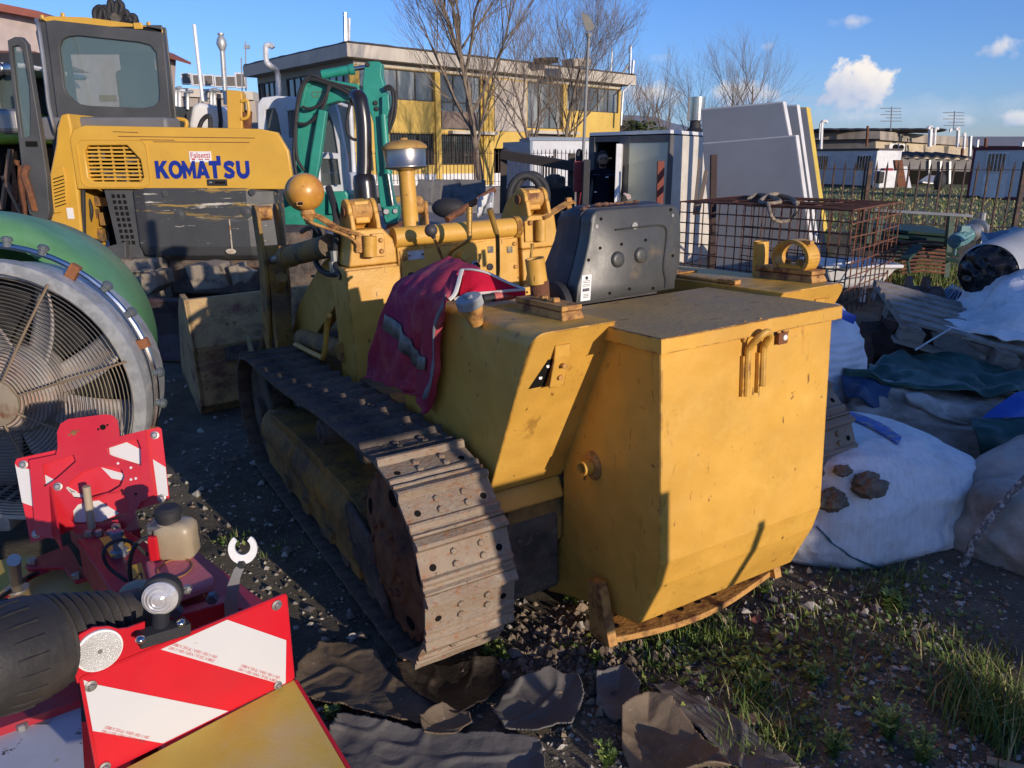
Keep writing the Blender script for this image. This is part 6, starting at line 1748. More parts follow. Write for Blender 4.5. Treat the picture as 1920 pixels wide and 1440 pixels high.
 b = MB(); cen = (N + Rt + far + Lf) / 4
 ring2 = [p.lerp(cen, .03) for p in ring]; ring3 = [p.lerp(cen, .55) for p in ring]
 b.hexa([F(p, 7.402) for p in ring2] + [F(p, 8.0) for p in ring3])
 b.v = [tuple(V(v) - off) for v in b.v]; rf = b.build('roof_covering', material('roof_sheeting', (.17, .14, .12), .9, wave=dict(scale=3, s=.6)), BD)
 b = MB()
 for a_, c_ in ((N, Rt), (N, Lf)):
  L_ = (c_ - a_).length; k = int(L_ / .6)
  pts = [F(a_.lerp(c_, i / k).lerp(cen, .008), 7.43 + .04 * rnd.random()) for i in range(k + 1)]
  b.tube(pts, .07, 5)
 b.v = [tuple(V(v) - off) for v in b.v]; b.build('roof_edge_trim', material('roof_edge', (.07, .06, .055), .8), BD)
 def pipe(name, pts, r, mat, n=8):
  b = MB(); b.tube([V(p) - off for p in pts], r, n); return b.build(name, mat, BD)
 pz = lambda px, py, y: W(px, py, y=y)
 yv = N.y
 ch = pipe('chimney_stack', [pz(648, 78, yv + 1), pz(647, 24, yv + 1)], .13, M['chrome']); pipe('chimney_stack', [pz(654, 78, yv + 1.1), pz(655, 34, yv + 1.1)], .07, M['white'])
 for py in (66, 50): pass
 yp = fl.at(4.6, 0).y
 pipe('flue_pipe', spath([pz(522, 210, yp - 1), pz(521, 140, yp - 1), pz(508, 124, yp - 1.8), pz(500, 116, yp - 1.9), pz(498, 92, yp - 1.9), pz(500, 86, yp - 1.9), pz(508, 85, yp - 1.9), pz(512, 90, yp - 1.9)], 4), .15, M['white'])
 ye = Rt.y - .5
 pipe('steel_flue', [pz(1181, 138, ye), pz(1182, 85, ye)], .14, M['chrome']); pipe('steel_flue', [pz(1185, 138, ye), pz(1187, 113, ye)], .16, M['chrome'])
 pipe('flue_elbow', [pz(1180, 118, ye), pz(1170, 134, ye), pz(1166, 138, ye)], .08, M['zinc'])
 pipe('roof_mast', [pz(1145, 134, ye - 2), pz(1148, 92, ye - 2)], .06, M['zinc']); pipe('downpipe', [pz(1183, 158, ye), pz(1168, 172, ye - .5), pz(1164, 235, ye - .5)], .09, M['zinc'])
 for px0, px1, py, h in ((1014, 1034, 114, .35), (1064, 1098, 118, .45)):
  b = MB(); a_, c_ = W(px0, py, y=51), W(px1, py, y=52); b.beam(a_ - off, c_ - off, 1.0, h); b.build('roof_unit', M['dark'] if px0 < 1050 else conc, BD)
 return fr
FRY = make_yellow_building()
def make_ac_building():
 y = 62
 o = V((W(395, 200, y=y).x, y, 0))
 B = empty('flat_roofed_building', 'distant flat-roofed building with a row of air conditioning units and wall pipes', 'building', o)
 def bld(b, name, mat): b.v = [tuple(V(v) - o) for v in b.v]; return b.build(name, mat, B)
 p0, p1 = W(300, 153, y=y), W(477, 176, y=y + 6)
 wall = material('grey_beige_wall', (.38, .33, .28), .9, var=.12, vscale=.4)
 b = MB(); b.hexa([(p0.x - 8, y, 0), (p1.x, y + 6, 0), (p1.x, y + 16, 0), (p0.x - 8, y + 16, 0), (p0.x - 8, y, p0.z - .6), (p1.x, y + 6, p0.z - .9), (p1.x, y + 16, p0.z - .9), (p0.x - 8, y + 16, p0.z - .6)]); bld(b, 'wall', wall)
 b = MB(); b.hexa([(p0.x - 8.2, y - .4, p0.z - .6), (p1.x, y + 5.6, p0.z - .9), (p1.x, y + 16, p0.z - .9), (p0.x - 8.2, y + 16, p0.z - .6), (p0.x - 8.2, y - .4, p0.z), (p1.x, y + 5.6, p0.z - .25), (p1.x, y + 16, p0.z - .25), (p0.x - 8.2, y + 16, p0.z)]); bld(b, 'parapet', material('parapet_concrete', (.50, .45, .38), .85, var=.1, vscale=.5))
 for k, (px, py) in enumerate(((351, 148), (371, 150), (392, 151), (413, 153), (434, 153), (452, 151))):
  q = W(px, py, y=y + 3.5); s_ = 1.15 if k == 5 else .85
  b = MB(); b.box(q, (.80, .4, s_)); b.m = 1; b.box(q + V((.03, -.205, 0)), (.62, .01, s_ * .8)); bld(b, 'air_conditioner', [M['white'], material('dark_grille', (.16, .14, .12), .7) if k == 0 else MATS['dark_grille']])
 for px, y0_, y1_ in ((330, 165, 200), (337, 170, 210), (352, 172, 205), (386, 170, 190), (396, 168, 196), (402, 170, 196)):
  b = MB(); b.tube(spath([W(px, y1_, y=y - .5), W(px, y0_ + 5, y=y - .5), W(px + 3, y0_, y=y - .6), W(px + 10, y0_, y=y - .6)], 3), .13, 6); bld(b, 'wall_pipe', M['white'] if px % 2 else M['zinc'])
 b = MB(); b.box2((W(322, 210, y=y).x, y - .15, 0), (W(440, 210, y=y).x, y - .05, W(380, 200, y=y).z)); bld(b, 'dark_opening', material('shadowed_opening', (.06, .06, .06), .9))
 b = MB(); q0, q1 = W(421, 168, y=58), W(417, 96, y=58)
 b.tube([q0 - V((0, 0, 1)), q1], .17, 10); b.lathe([(.17, 0), (.36, .45), (.30, .75), (.14, 1.0), (.22, 1.05), (.22, 1.15), (0, 1.2)], q1, (0, 0, 1), 12); bld(b, 'flue', M['zinc'])
 b = MB(); b.tube([W(380, 190, y=50), W(364, 46, y=50)], .11, 6); o2 = b.build('pole', M['white']); tag(o2, 'slim leaning white pole rising into the sky beside the excavator cab', 'pole')
 b = MB(); b.tube([W(461, 170, y=58), W(460, 78, y=58)], .05, 5); b.box(W(463, 88, y=58), (.35, .2, .25)); b.tube([W(454, 170, y=58), W(452, 108, y=58)], .05, 5); bld(b, 'roof_aerial', M['zinc'])
make_ac_building()
def make_left_shed():
 o = V((-17, 24, 0))
 B = empty('red_roofed_shed', 'pale pink building with brick-red roof edge at the far left behind the cab', 'building', o)
 def bld(b, name, mat): b.v = [tuple(V(v) - o) for v in b.v]; return b.build(name, mat, B)
 y = 24; P_ = lambda px, py, yy=y: W(px, py, y=yy)
 b = MB(); pts = [P_(-140, 330), P_(110, 330), P_(110, 40), P_(64, 26), P_(-140, -16)]; b.slab(pts, (0, 8, 0)); bld(b, 'wall', material('pink_render', (.50, .42, .38), .9))
 b = MB(); pts = [P_(-140, -22, y - .4), P_(70, 20, y - .4), P_(118, 44, y - .4), P_(118, 50, y - .4), P_(66, 33, y - .4), P_(-140, -6, y - .4)]; b.slab(pts, (0, 9, 0)); bld(b, 'roof', material('red_roof_sheet', (.30, .10, .07), .8))
 b = MB(); b.hexa([P_(-140, 112, y - 3), P_(52, 116, y - 3), P_(52, 113, y - 3) + V((0, 3, 0)), P_(-140, 109, y - 3) + V((0, 3, 0)), P_(-140, 108, y - 3), P_(52, 112, y - 3), P_(30, 88, y - 1) + V((0, .9, 0)), P_(-140, 84, y - 1) + V((0, .9, 0))]); bld(b, 'lean_to_roof', material('brown_corrugated_roof', (.24, .09, .065), .8, wave=dict(scale=5, dir='X', s=.8)))
make_left_shed()
# ================================================================ bare trees
def bare_tree(name, base, H, seed, label, group, mat, lev=5, spread=1.0, trunk=.16, fork=.3, lean=(0, 0), n1=9):
 rn = Rand(seed)
 root = empty(name, label, 'tree', base, group=group)
 tr, cr = MB(), MB()
 def branch(p, d, ln, r, k, b):
  n = 5 if k < 2 else (4 if k < 4 else 3)
  pts = [p]; q = V(p); dd = V(d)
  for i in range(n):
   dd = (dd + V((rn.gauss(0, .10), rn.gauss(0, .10), rn.gauss(.05, .07)))).normalized()
   q = q + dd * ln / n; pts.append(q.copy())
  rs = [r * (1 - .55 * i / n) for i in range(n + 1)]
  b.tube(pts, rs, 6 if k < 1 else (4 if k < 3 else 3), caps=False)
  if k >= lev: return
  m = {0: n1, 1: 6, 2: 4, 3: 3}.get(k, 2)
  for i in range(m):
   t = (fork if k == 0 else .22) + (1 - (fork if k == 0 else .22)) * (i + rn.random() * .7) / m
   t = min(t, .98)
   f = t * n; i0 = min(n - 1, int(f)); s = pts[i0].lerp(pts[i0 + 1], f - i0)
   ax = (pts[i0 + 1] - pts[i0]).normalized()
   a, c = MB.frame(ax); th = rn.random() * 6.283 if k else (i * 2.4 + rn.random() * .8)
   sp = (.75 if k == 0 else .62) * spread * rn.uniform(.8, 1.25)
   nd = (ax * cos(sp) + (a * cos(th) + c * sin(th)) * sin(sp)).normalized()
   nd = (nd + V((0, 0, .12 + .1 * (k > 0)))).normalized()
   branch(s, nd, ln * rn.uniform(.50, .70) * ((1.05 - .35 * t) if k == 0 else 1), max(rs[i0] * rn.uniform(.42, .6), .0042), k + 1, cr)
  if k > 0 and k < lev: branch(pts[-1], dd, ln * .55, max(rs[-1] * .9, .0042), k + 1, cr)
 d0 = V((lean[0], lean[1], 1)).normalized()
 branch(V((0, 0, -.05)), d0, H * .62, trunk, 0, tr)
 tr.build('trunk', mat, root, sharp=80); cr.build('crown', mat, root, fix=False)
 return root
bark = material('pale_grey_bark', (.22, .17, .12), .95, layers=(dict(col=(.09, .07, .055), scale=3, lo=.45, hi=.65),))
barkf = material('far_grey_bark', (.19, .155, .125), .95)
p = W(905, 330, y=32); bare_tree('bare_tree', (p.x, 32, 0), 11.5, 11, 'tallest bare tree in front of the yellow building, leafless spreading crown', 'leafless trees in the street', bark, lev=5, trunk=.17, fork=.24, n1=11, spread=.72)
p = W(1040, 330, y=38); bare_tree('bare_tree', (p.x, 38, 0), 9.3, 23, 'second bare tree, right of the tallest one, against the yellow front', 'leafless trees in the street', bark, lev=5, trunk=.12, fork=.2, n1=10, spread=.95)
p = W(1010, 330, y=47); bare_tree('bare_tree', (p.x, 47, 0), 10.2, 5, 'thin bare tree close to the building between the two larger leafless trees', 'leafless trees in the street', barkf, lev=4, trunk=.14, fork=.2)
for k, (px, y, Hh, sd, lb) in enumerate(((1195, 75, 10.4, 31, 'leafless tree just right of the yellow building corner'), (1245, 80, 11.4, 37, 'leafless tree in the far row left of the tall pair, above the container roof'), (1290, 84, 11.5, 41, 'middle leafless tree of the far row above the container roof'), (1345, 80, 12.6, 43, 'leafless tree of the far row beside the leaning panels'), (1400, 78, 13.6, 47, 'rightmost leafless tree of the far row, rising behind the leaning panels'), (1165, 70, 8.6, 53, 'small bare tree in front of the grey end of the yellow building'), (1120, 60, 7.4, 59, 'low bare shrub-like tree before the right end of the yellow building'))):
 p = W(px, 330, y=y); bare_tree('bare_tree', (p.x, y, 0), Hh, sd, lb, 'leafless trees in the far row', barkf, lev=4, trunk=.14, fork=.15, n1=8, spread=.85)
# ================================================================ hills, far shrubs
def make_hills():
 b = MB()
 n = 60
 def hz(t, k): return 60 + 170 * max(0, sin(PI * min(1, max(0, (t - .25) / .5)))) * (.7 + .3 * noise.noise(V((t * 9, k, 0)))) + 40 * noise.noise(V((t * 14, k, 4)))
 vs = []
 for i in range(n + 1):
  t = i / n; x = -300 + 1500 * t
  for yy, k in ((3000, 0.), (3200, 1.), (3700, .0)): vs.append((x, yy, -2 if k == 0 else hz(t, 1)))
 fs = []
 for i in range(n):
  for j in range(2): fs.append((i * 3 + j, (i + 1) * 3 + j, (i + 1) * 3 + j + 1, i * 3 + j + 1))
 b.add(vs, fs, True); o = b.build('hills', material('blue_far_hills', (.13, .16, .22), 1.0, var=.2, vscale=.02)); tag(o, kind='structure')
make_hills()
def leaf_clump(b, c, rx, ry, rz, n, size, rn, up=.3):
 for _ in range(n):
  while True:
   v = V((rn.uniform(-1, 1), rn.uniform(-1, 1), rn.uniform(-1, 1)))
   if v.length < 1: break
  q = V(c) + V((v.x * rx, v.y * ry, v.z * rz))
  a = V((rn.gauss(0, 1), rn.gauss(0, 1), rn.gauss(up, 1))).normalized(); u, w = MB.frame(a); s = size * rn.uniform(.6, 1.4)
  b.add([q - u * s, q + w * s * .5, q + u * s, q - w * s * .5], [(0, 1, 2, 3)])
def make_far_bushes():
 rn = Rand(3)
 g = material('dark_evergreen_leaves', (.045, .062, .018), .9, var=.4, vscale=1)
 for px, lb in ((1190, 'dark evergreen bush between the yellow building and the container'), (1215, 'right-hand evergreen bush above the container roof')):
  b = MB(); p = W(px, 300, y=66);
  for k in range(7): leaf_clump(b, (p.x + rn.uniform(-1.6, 1.6), 66 + rn.uniform(-1, 1), 1.6 + rn.uniform(0, 2.4)), 1.2, 1.2, 1.0, 160, .16, rn)
  root = empty('evergreen_bush', lb, 'bush', (p.x, 66, 0), group='evergreen bushes by the office'); b.v = [(x - p.x, y - 66, z) for x, y, z in b.v]
  b.build('foliage', g, root, fix=False); s = MB(); s.tube([(0, 0, 0), (0, 0, 2.6)], .12, 6); s.build('stem', barkf, root)
make_far_bushes()
# ================================================================ railings
def railing(name, label, A, B_, z0, z1, step, posts, mat, low=None, tip=.12, r=.011, group=None, lean=0.0):
 A, B_ = V(A), V(B_); d = (B_ - A).normalized(); Ln = (B_ - A).length
 F_ = empty(name, label, 'fence', A, group=group)
 b = MB(); n = int(Ln / step)
 nrm = V((d.y, -d.x, 0))
 for i in range(n + 1):
  q = d * (i * step)
  jx = rnd.gauss(0, .004)
  b.beam(q + V((0, 0, z0)), q + d * jx + V((0, 0, z1 - tip)), r * 2, r * 2)
  t0 = q + d * jx + V((0, 0, z1 - tip)); w_ = r * 1.4
  b.add([t0 - d * w_ - nrm * r, t0 + d * w_ - nrm * r, t0 + d * w_ + nrm * r, t0 - d * w_ + nrm * r, t0 + V((0, 0, tip))], [(0, 1, 4), (1, 2, 4), (2, 3, 4), (3, 0, 4)])
 b.build('picket_panel', mat, F_)
 b = MB()
 for z in (z1 - tip * 1.15, z0 + .12): b.beam(V((0, 0, z)), d * Ln + V((0, 0, z)), .034, .012)
 b.build('rail', mat, F_)
 for s_ in posts:
  b = MB(); b.beam(d * s_ + V((0, 0, 0 if low is None else low)), d * s_ + V((0, 0, z1 - .02)), .06, .06); b.build('post', mat, F_)
 return F_
railm = material('rusty_dark_railing', (.060, .042, .035), .8, .1, layers=(dict(col=(.15, .08, .05), scale=9, lo=.5, hi=.66, fac=.8),))
concd = material('dark_stained_concrete', (.10, .095, .09), .95, layers=(dict(col=(.05, .048, .045), scale=2, lo=.45, hi=.65), dict(col=(.2, .19, .17), scale=12, lo=.6, hi=.7, fac=.5)), bump=.3)
fA, fB = W(770, 345, z=.85), W(1100, 336, z=.85)
yA = 25.0
a_ = W(620, 348, y=yA + 1.5); c_ = W(1105, 343, y=yA - 1.5)
railing('railing_fence', 'dark spiked railing along the street in front of the yellow building', (a_.x, a_.y, 0), (c_.x, c_.y, 0), .85, 1.93, .125, [0, 2.6, 5.2, 7.8], railm)
b = MB(); b.beam((a_.x, a_.y, .4), (c_.x, c_.y, .4), .22, .82); o = b.build('low_wall', material('street_wall', (.30, .27, .24), .9, var=.2, bump=.2)); tag(o, 'low pale wall under the street railing', 'wall')
q0, q1 = W(1525, 430, y=13.2), W(1990, 442, y=11.2)
railing('railing_fence', 'rusty spiked railing in front of the grass field at right', (q0.x - 2, q0.y + .86, 0), (q1.x, q1.y, 0), .52, 1.60, .152, [.9, 2.95, 5.0, 6.6], railm)
b = MB(); b.beam((q0.x - 2, q0.y + .86, .22), (q1.x, q1.y, .22), .25, .50); o = b.build('low_wall', concd); tag(o, 'low dark concrete wall under the railing at right', 'wall')
# ================================================================ site cabins beyond the fences
def cabin(name, label, px0, px1, ptop, y, H, depth, mat, frame, yaw, feats, group=None, side=None, roofm=None):
 a = W(px0, 300, y=y); kx = W(px1, 300, y=1).x
 o = V((a.x, y, 0)); w = (kx * y - a.x) / (cos(R(yaw)) - kx * sin(R(yaw)))
 B = empty(name, label, 'site cabin', o, rz=yaw, group=group)
 b = MB(); b.box2((0, 0, .08), (w, depth, H)); wl = b.build('cabin_wall', mat, B, bevel=.02)
 b = MB(); b.box2((-.04, -.05, H + .003), (w + .04, depth + .04, H + .12)); b.build('cabin_roof', roofm or frame, B)
 b = MB()
 for x in (0, w - .08): b.box2((x - .012, -.012, .05), (x + .09, .05, H))
 b.box2((0, -.01, .03), (w, .05, .14)); b.build('corner_frame', frame, B)
 for kind, fx, fw, z0, z1 in feats:
  x = fx * w
  if kind == 'window' or kind == 'door':
   b = MB(); b.box2((x - .06, -.035, z0 - .06), (x + fw + .06, -.004, z1 + .06)); fr_ = b.build('window_frame' if kind == 'window' else 'door_frame', M['white'], B)
   b = MB(); b.box2((x, -.046, z0), (x + fw, -.037, z1)); b.build('pane', darkglass, fr_)
   b = MB(); n = 5
   for k in range(n + 1): xx = x + fw * k / n; b.box2((xx - .018, -.075, z0), (xx + .018, -.055, z1))
   b.build('bars', M['white'], fr_)
  if kind == 'leaf':
   b = MB(); b.box2((x, -.03, z0), (x + fw, -.004, z1)); b.build('door_leaf', M['white'], B, bevel=.01)
 return B
cabw = material('cabin_white_sheet', (.60, .61, .62), .55, var=.06, layers=(dict(col=(.42, .40, .36), scale=2, lo=.52, hi=.72, fac=.4),))
cabg = material('cabin_shaded_end', (.42, .42, .42), .6)  # darker copy of the cabin white, the end's shade in its colour
cabin('site_cabin', 'white site cabin with blue-grey roof edge behind the street railing', 994, 1118, 268, 29.5, 2.28, 2.4, cabw, material('blue_grey_trim', (.20, .25, .32), .6), 8, [('window', .17, .55, .95, 1.75)])
b = MB(); a, c = W(943, 262, y=31.5), W(994, 268, y=29.5); b.hexa([(a.x, a.y, .05), (c.x - .02, c.y, .05), (c.x - .02, c.y + .1, .05), (a.x, a.y + .1, .05), (a.x, a.y, 2.26), (c.x - .02, c.y, 2.26), (c.x - .02, c.y + .1, 2.26), (a.x, a.y + .1, 2.26)]); o = b.build('cabin_end_wall', cabg); tag(o, 'end wall of the white site cabin, its shade put into the grey colour', 'panel')
wcab = [('door', .12, .58, 1.2, 1.92), ('leaf', .09, .85, .1, 1.1), ('window', .70, .55, 1.15, 1.85)]
cabin('site_cabin', 'left white site cabin beyond the grass with two barred openings', 1500, 1645, 286, 52, 2.15, 2.6, cabw, material('dark_cabin_trim', (.07, .06, .06), .7), -55, [('window', .24, .8, 1.05, 1.85), ('window', .76, .9, 1.0, 1.85), ('leaf', .74, 1.15, .1, .95)])
b = MB(); a, c = W(1645, 286, y=45.6), W(1683, 290, y=48); b.hexa([(a.x, a.y, .08), (c.x, c.y, .08), (c.x, c.y + .1, .08), (a.x, a.y + .1, .08), (a.x, a.y, 2.1), (c.x, c.y, 2.1), (c.x, c.y + .1, 2.1), (a.x, a.y + .1, 2.1)]); o = b.build('cabin_end_wall', M['white']); tag(o, 'bright white end panel at the right end of the left cabin', 'panel')
cabin('site_cabin', 'right white site cabin with dark red roof edge and barred door', 1823, 2080, 288, 34, 2.0, 2.6, cabw, material('dark_red_trim', (.14, .02, .03), .6), -55, [('door', .13, .7, 1.15, 1.85), ('leaf', .115, .95, .08, 1.05)])
# ================================================================ long concrete building at right with flue pipes
def make_far_right():
 y = 66; o = V((W(1670, 290, y=y).x, y, 0))
 B = empty('concrete_workshop', 'low stained concrete workshop with many bent white flue pipes beyond the cabins', 'building', o)
 def bld(b, name, mat, **k): b.v = [tuple(V(v) - o) for v in b.v]; return b.build(name, mat, B, **k)
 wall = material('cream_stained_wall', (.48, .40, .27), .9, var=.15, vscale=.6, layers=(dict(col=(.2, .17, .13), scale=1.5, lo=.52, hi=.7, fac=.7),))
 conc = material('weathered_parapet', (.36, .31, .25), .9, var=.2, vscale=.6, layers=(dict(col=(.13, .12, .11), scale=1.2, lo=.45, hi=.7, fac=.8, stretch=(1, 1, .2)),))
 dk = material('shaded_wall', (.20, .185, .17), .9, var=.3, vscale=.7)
 P_ = lambda px, py, yy=y: W(px, py, y=yy)
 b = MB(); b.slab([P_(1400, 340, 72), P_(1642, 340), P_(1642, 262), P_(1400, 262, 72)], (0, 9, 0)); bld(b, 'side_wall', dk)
 b = MB(); b.slab([P_(1642, 340), P_(1815, 340, 74), P_(1815, 275, 74), P_(1642, 262)], (0, 9, 0)); bld(b, 'front_wall', wall)
 b = MB(); b.slab([P_(1400, 264, 71.4), P_(1650, 260, y - .6), P_(1650, 246, y - .6), P_(1400, 240, 71.4)], (0, 9, 0)); b.slab([P_(1650, 262, y - .6), P_(1815, 274, 73.4), P_(1815, 258, 73.4), P_(1650, 246, y - .6)], (0, 9, 0)); bld(b, 'parapet', conc)
 b = MB()
 for k in range(8): q = P_(1545 + k * 28, 245, y + 2); b.sphere(q, 1.1, 12, 6, (1, 2, .18))
 bld(b, 'barrel_roof', material('tarred_barrel_roof', (.045, .042, .04), .9))
 for px, py, s_ in ((1660, 282, .5), (1690, 281, .6), (1730, 282, .4), (1770, 284, .7)):
  b = MB(); q = P_(px, py, y - .1 + (px - 1642) * .046); b.box(q, (s_, .1, .9)); bld(b, 'window', darkglass)
 for px, py in ((1675, 276), (1686, 277)):
  b = MB(); q = P_(px, py, y - .4 + (px - 1642) * .046); b.box(q, (.8, .3, .6)); b.m = 1; b.cyl(q + V((.1, -.151, 0)), q + V((.1, -.16, 0)), .24, n=16); bld(b, 'air_conditioner', [M['white'], M['dark']])
 def fl(px, yb, yt, hook, r=.13, yy=y - .9, mat=None):
  b = MB(); pts = [P_(px - 1, yb, yy), P_(px, (yb + yt) / 2, yy), P_(px + 1, yt + 2, yy)]
  if hook: pts += [P_(px + 2, yt, yy), P_(px + 2 + hook * .6, yt - 1, yy), P_(px + 2 + hook, yt + 2, yy)]
  b.tube(spath(pts, 3), r, 7); bld(b, 'flue_pipe', mat or M['white'])
 fl(1540, 280, 228, 9); fl(1537, 262, 229, 0, .07, mat=M['zinc']); fl(1626, 275, 234, 0, .1, mat=M['rust']); fl(1744, 275, 240, -6, .18); fl(1753, 272, 241, 4, .1); fl(1796, 276, 242, -6, .14); fl(1808, 280, 252, -4, .12); fl(1804, 300, 276, 0, .12, mat=M['rust']); fl(1782, 248, 243, -3, .08)
 fl(1819, 292, 253, 0, .13, 62, M['zinc']); fl(1832, 282, 260, 0, .14, 64); fl(1848, 284, 257, 0, .12, 62, M['rust']); fl(1916, 290, 264, 0, .15, 58)
 for px, y0, y1 in ((1670, 246, 200), (1788, 244, 208)):
  b = MB(); b.tube([P_(px, y0), P_(px + 2, y1)], .05, 4)
  for k in range(5): q = P_(px + 1 + k * .3, y1 + 3 + k * 6); b.tube([q - V((.5 if k % 2 else .9, 0, 0)), q + V((.8, 0, 0))], .03, 4)
  bld(b, 'aerial', M['zinc'])
 y2 = 95; o2 = V((W(1900, 290, y=y2).x, y2, 0)); B2 = empty('grey_warehouse', 'long low grey warehouse at the far right edge of the field', 'building', o2)
 b = MB(); b.hexa([(W(1790, 330, y=y2).x, y2, 0), (W(2100, 330, y=y2).x, y2 - 8, 0), (W(2100, 330, y=y2).x, y2 + 14, 0), (W(1790, 330, y=y2).x, y2 + 14, 0), (W(1790, 330, y=y2).x, y2, 3.2), (W(2100, 330, y=y2).x, y2 - 8, 3.0), (W(2100, 330, y=y2).x, y2 + 14, 3.0), (W(1790, 330, y=y2).x, y2 + 14, 3.2)]); b.v = [tuple(V(v) - o2) for v in b.v]; b.build('wall', material('grey_cladding_wall', (.26, .26, .27), .7), B2)
 b = MB(); b.hexa([(W(1785, 330, y=y2).x, y2 - .6, 3.21), (W(2100, 330, y=y2).x, y2 - 8.6, 3.01), (W(2100, 330, y=y2).x, y2 + 14, 3.01), (W(1785, 330, y=y2).x, y2 + 14, 3.21), (W(1785, 330, y=y2).x, y2 + 2, 4.3), (W(2100, 330, y=y2).x, y2 - 6, 4.1), (W(2100, 330, y=y2).x, y2 + 8, 4.1), (W(1785, 330, y=y2).x, y2 + 8, 4.3)]); b.v = [tuple(V(v) - o2) for v in b.v]; b.build('roof', material('grey_sheet_roof', (.22, .22, .235), .6), B2)
 o3 = V((W(1740, 330, y=50).x, 50, 0)); B3 = empty('lean_to', 'dark open lean-to with wavy roof between the two right-hand cabins', 'shed', o3)
 b = MB(); n = 40; vs = []
 for i in range(n + 1):
  px = 1690 + 135 * i / n; q = W(px, 292 + 2.0 * cos(i * 1.1) + (px - 1690) * .02, y=50); vs += [(q.x, 50, q.z), (q.x, 54, q.z + .3), (q.x, 50, q.z - .12)]
 b.add(vs, [(i * 3, i * 3 + 3, i * 3 + 4, i * 3 + 1) for i in range(n)] + [(i * 3 + 2, i * 3 + 5, i * 3 + 3, i * 3) for i in range(n)], False); b.v = [tuple(V(v) - o3) for v in b.v]; b.build('roof', MATS['tarred_barrel_roof'], B3)
 b = MB(); b.slab([W(1690, 318, y=50.2), W(1822, 322, y=50.2), W(1822, 300, y=50.2), W(1690, 296, y=50.2)], (0, .2, 0)); b.v = [tuple(V(v) - o3) for v in b.v]; b.build('beam', dk, B3)
 b = MB(); b.slab([W(1690, 358, y=53.5), W(1822, 362, y=53.5), W(1822, 300, y=53.5), W(1690, 296, y=53.5)], (0, .2, 0)); b.v = [tuple(V(v) - o3) for v in b.v]; b.build('back_wall', M['dark'], B3)
 for k, (px, y0, y1) in enumerate(((1742, 345, 300), (1763, 350, 302), (1780, 345, 303))):
  b = MB(); b.beam(W(px, y0, y=50.1), W(px + 1, y1, y=50.1), .12, .12); b.v = [tuple(V(v) - o3) for v in b.v]; b.build('post', M['zinc'], B3)
 for k, (x0, x1, y0, y1, mat, lb) in enumerate(((1678, 1692, 300, 350, M['rust'], 'rust-red sheets leaning by the left cabin end'), (1693, 1701, 312, 352, M['white'], 'white board leaning beside the rust-red sheets'))):
  b = MB(); b.slab([W(x0 + 6, y1, y=43.5), W(x1 + 8, y1, y=43.5), W(x1, y0, y=44.2), W(x0, y0, y=44.2)], (0, .25, 0)); o_ = b.build('leaning_sheet', mat); tag(o_, lb, 'sheet')
 b = MB(); q = W(1660, 336, y=43); b.box(q, (.9, .6, .9)); b.m = 1; b.box(q + V((0, -.02, .5)), (.5, .5, .15)); b.m = 2; b.box(q + V((-.4, -.2, .1)), (.3, .4, .6)); o_ = b.build('small_generator', [M['white'], M['red'], M['black']], bevel=.04); tag(o_, 'small white and red machine standing at the end of the left cabin', 'machine')
 b = MB(); q = W(1762, 340, y=44); b.sphere(q, .45, 12, 8, (.7, .7, 1.2)); o_ = b.build('dark_bin_bag', M['black']); tag(o_, 'black sack standing under the lean-to roof', 'sack')
 b = MB(); b.slab([W(1722, 342, y=45), W(1750, 345, y=45), W(1760, 332, y=46), W(1740, 330, y=46)], (0, 0, .06)); o_ = b.build('pale_sheet', M['zinc']); tag(o_, 'pale grey sheet lying tilted under the lean-to', 'sheet')
make_far_right()
# ================================================================ floodlight pole
def make_pole():
 y = 21; q0, q1 = W(1086, 480, y=y), W(1104, 66, y=y)
 B = empty('floodlight_pole', 'slim grey pole with one square floodlight against the blue sky', 'lamp post', (q0.x, y, 0)); o = V(B.location)
 b = MB(); b.tube([(0, 0, 0), q1 - o], .040, 10); b.build('pole', material('dull_grey_pole', (.22, .22, .21), .6), B)
 b = MB()
 fl_ = [W(px, py, y=y) - o for px, py in ((1088, 25), (1092, 27), (1106, 50), (1107, 60), (1096, 56), (1091, 46))]
 pts = [W(px, py, y=y - .05) - o for px, py in ((1089, 24), (1103, 31), (1114, 52), (1107, 59), (1098, 57))]
 b.slab(pts, (.04, .16, .05)); b.tube([q1 - o + V((-.08, 0, 0)), q1 - o + V((-.07, 0, .12)), q1 - o + V((.1, 0, .13)), q1 - o + V((.1, 0, 0))], .018, 6); b.cyl(q1 - o + V((0, 0, -.05)), q1 - o + V((0, 0, .05)), .07, n=10)
 b.build('floodlight', material('lamp_housing_grey', (.20, .19, .16), .6), B, bevel=.01)
make_pole()
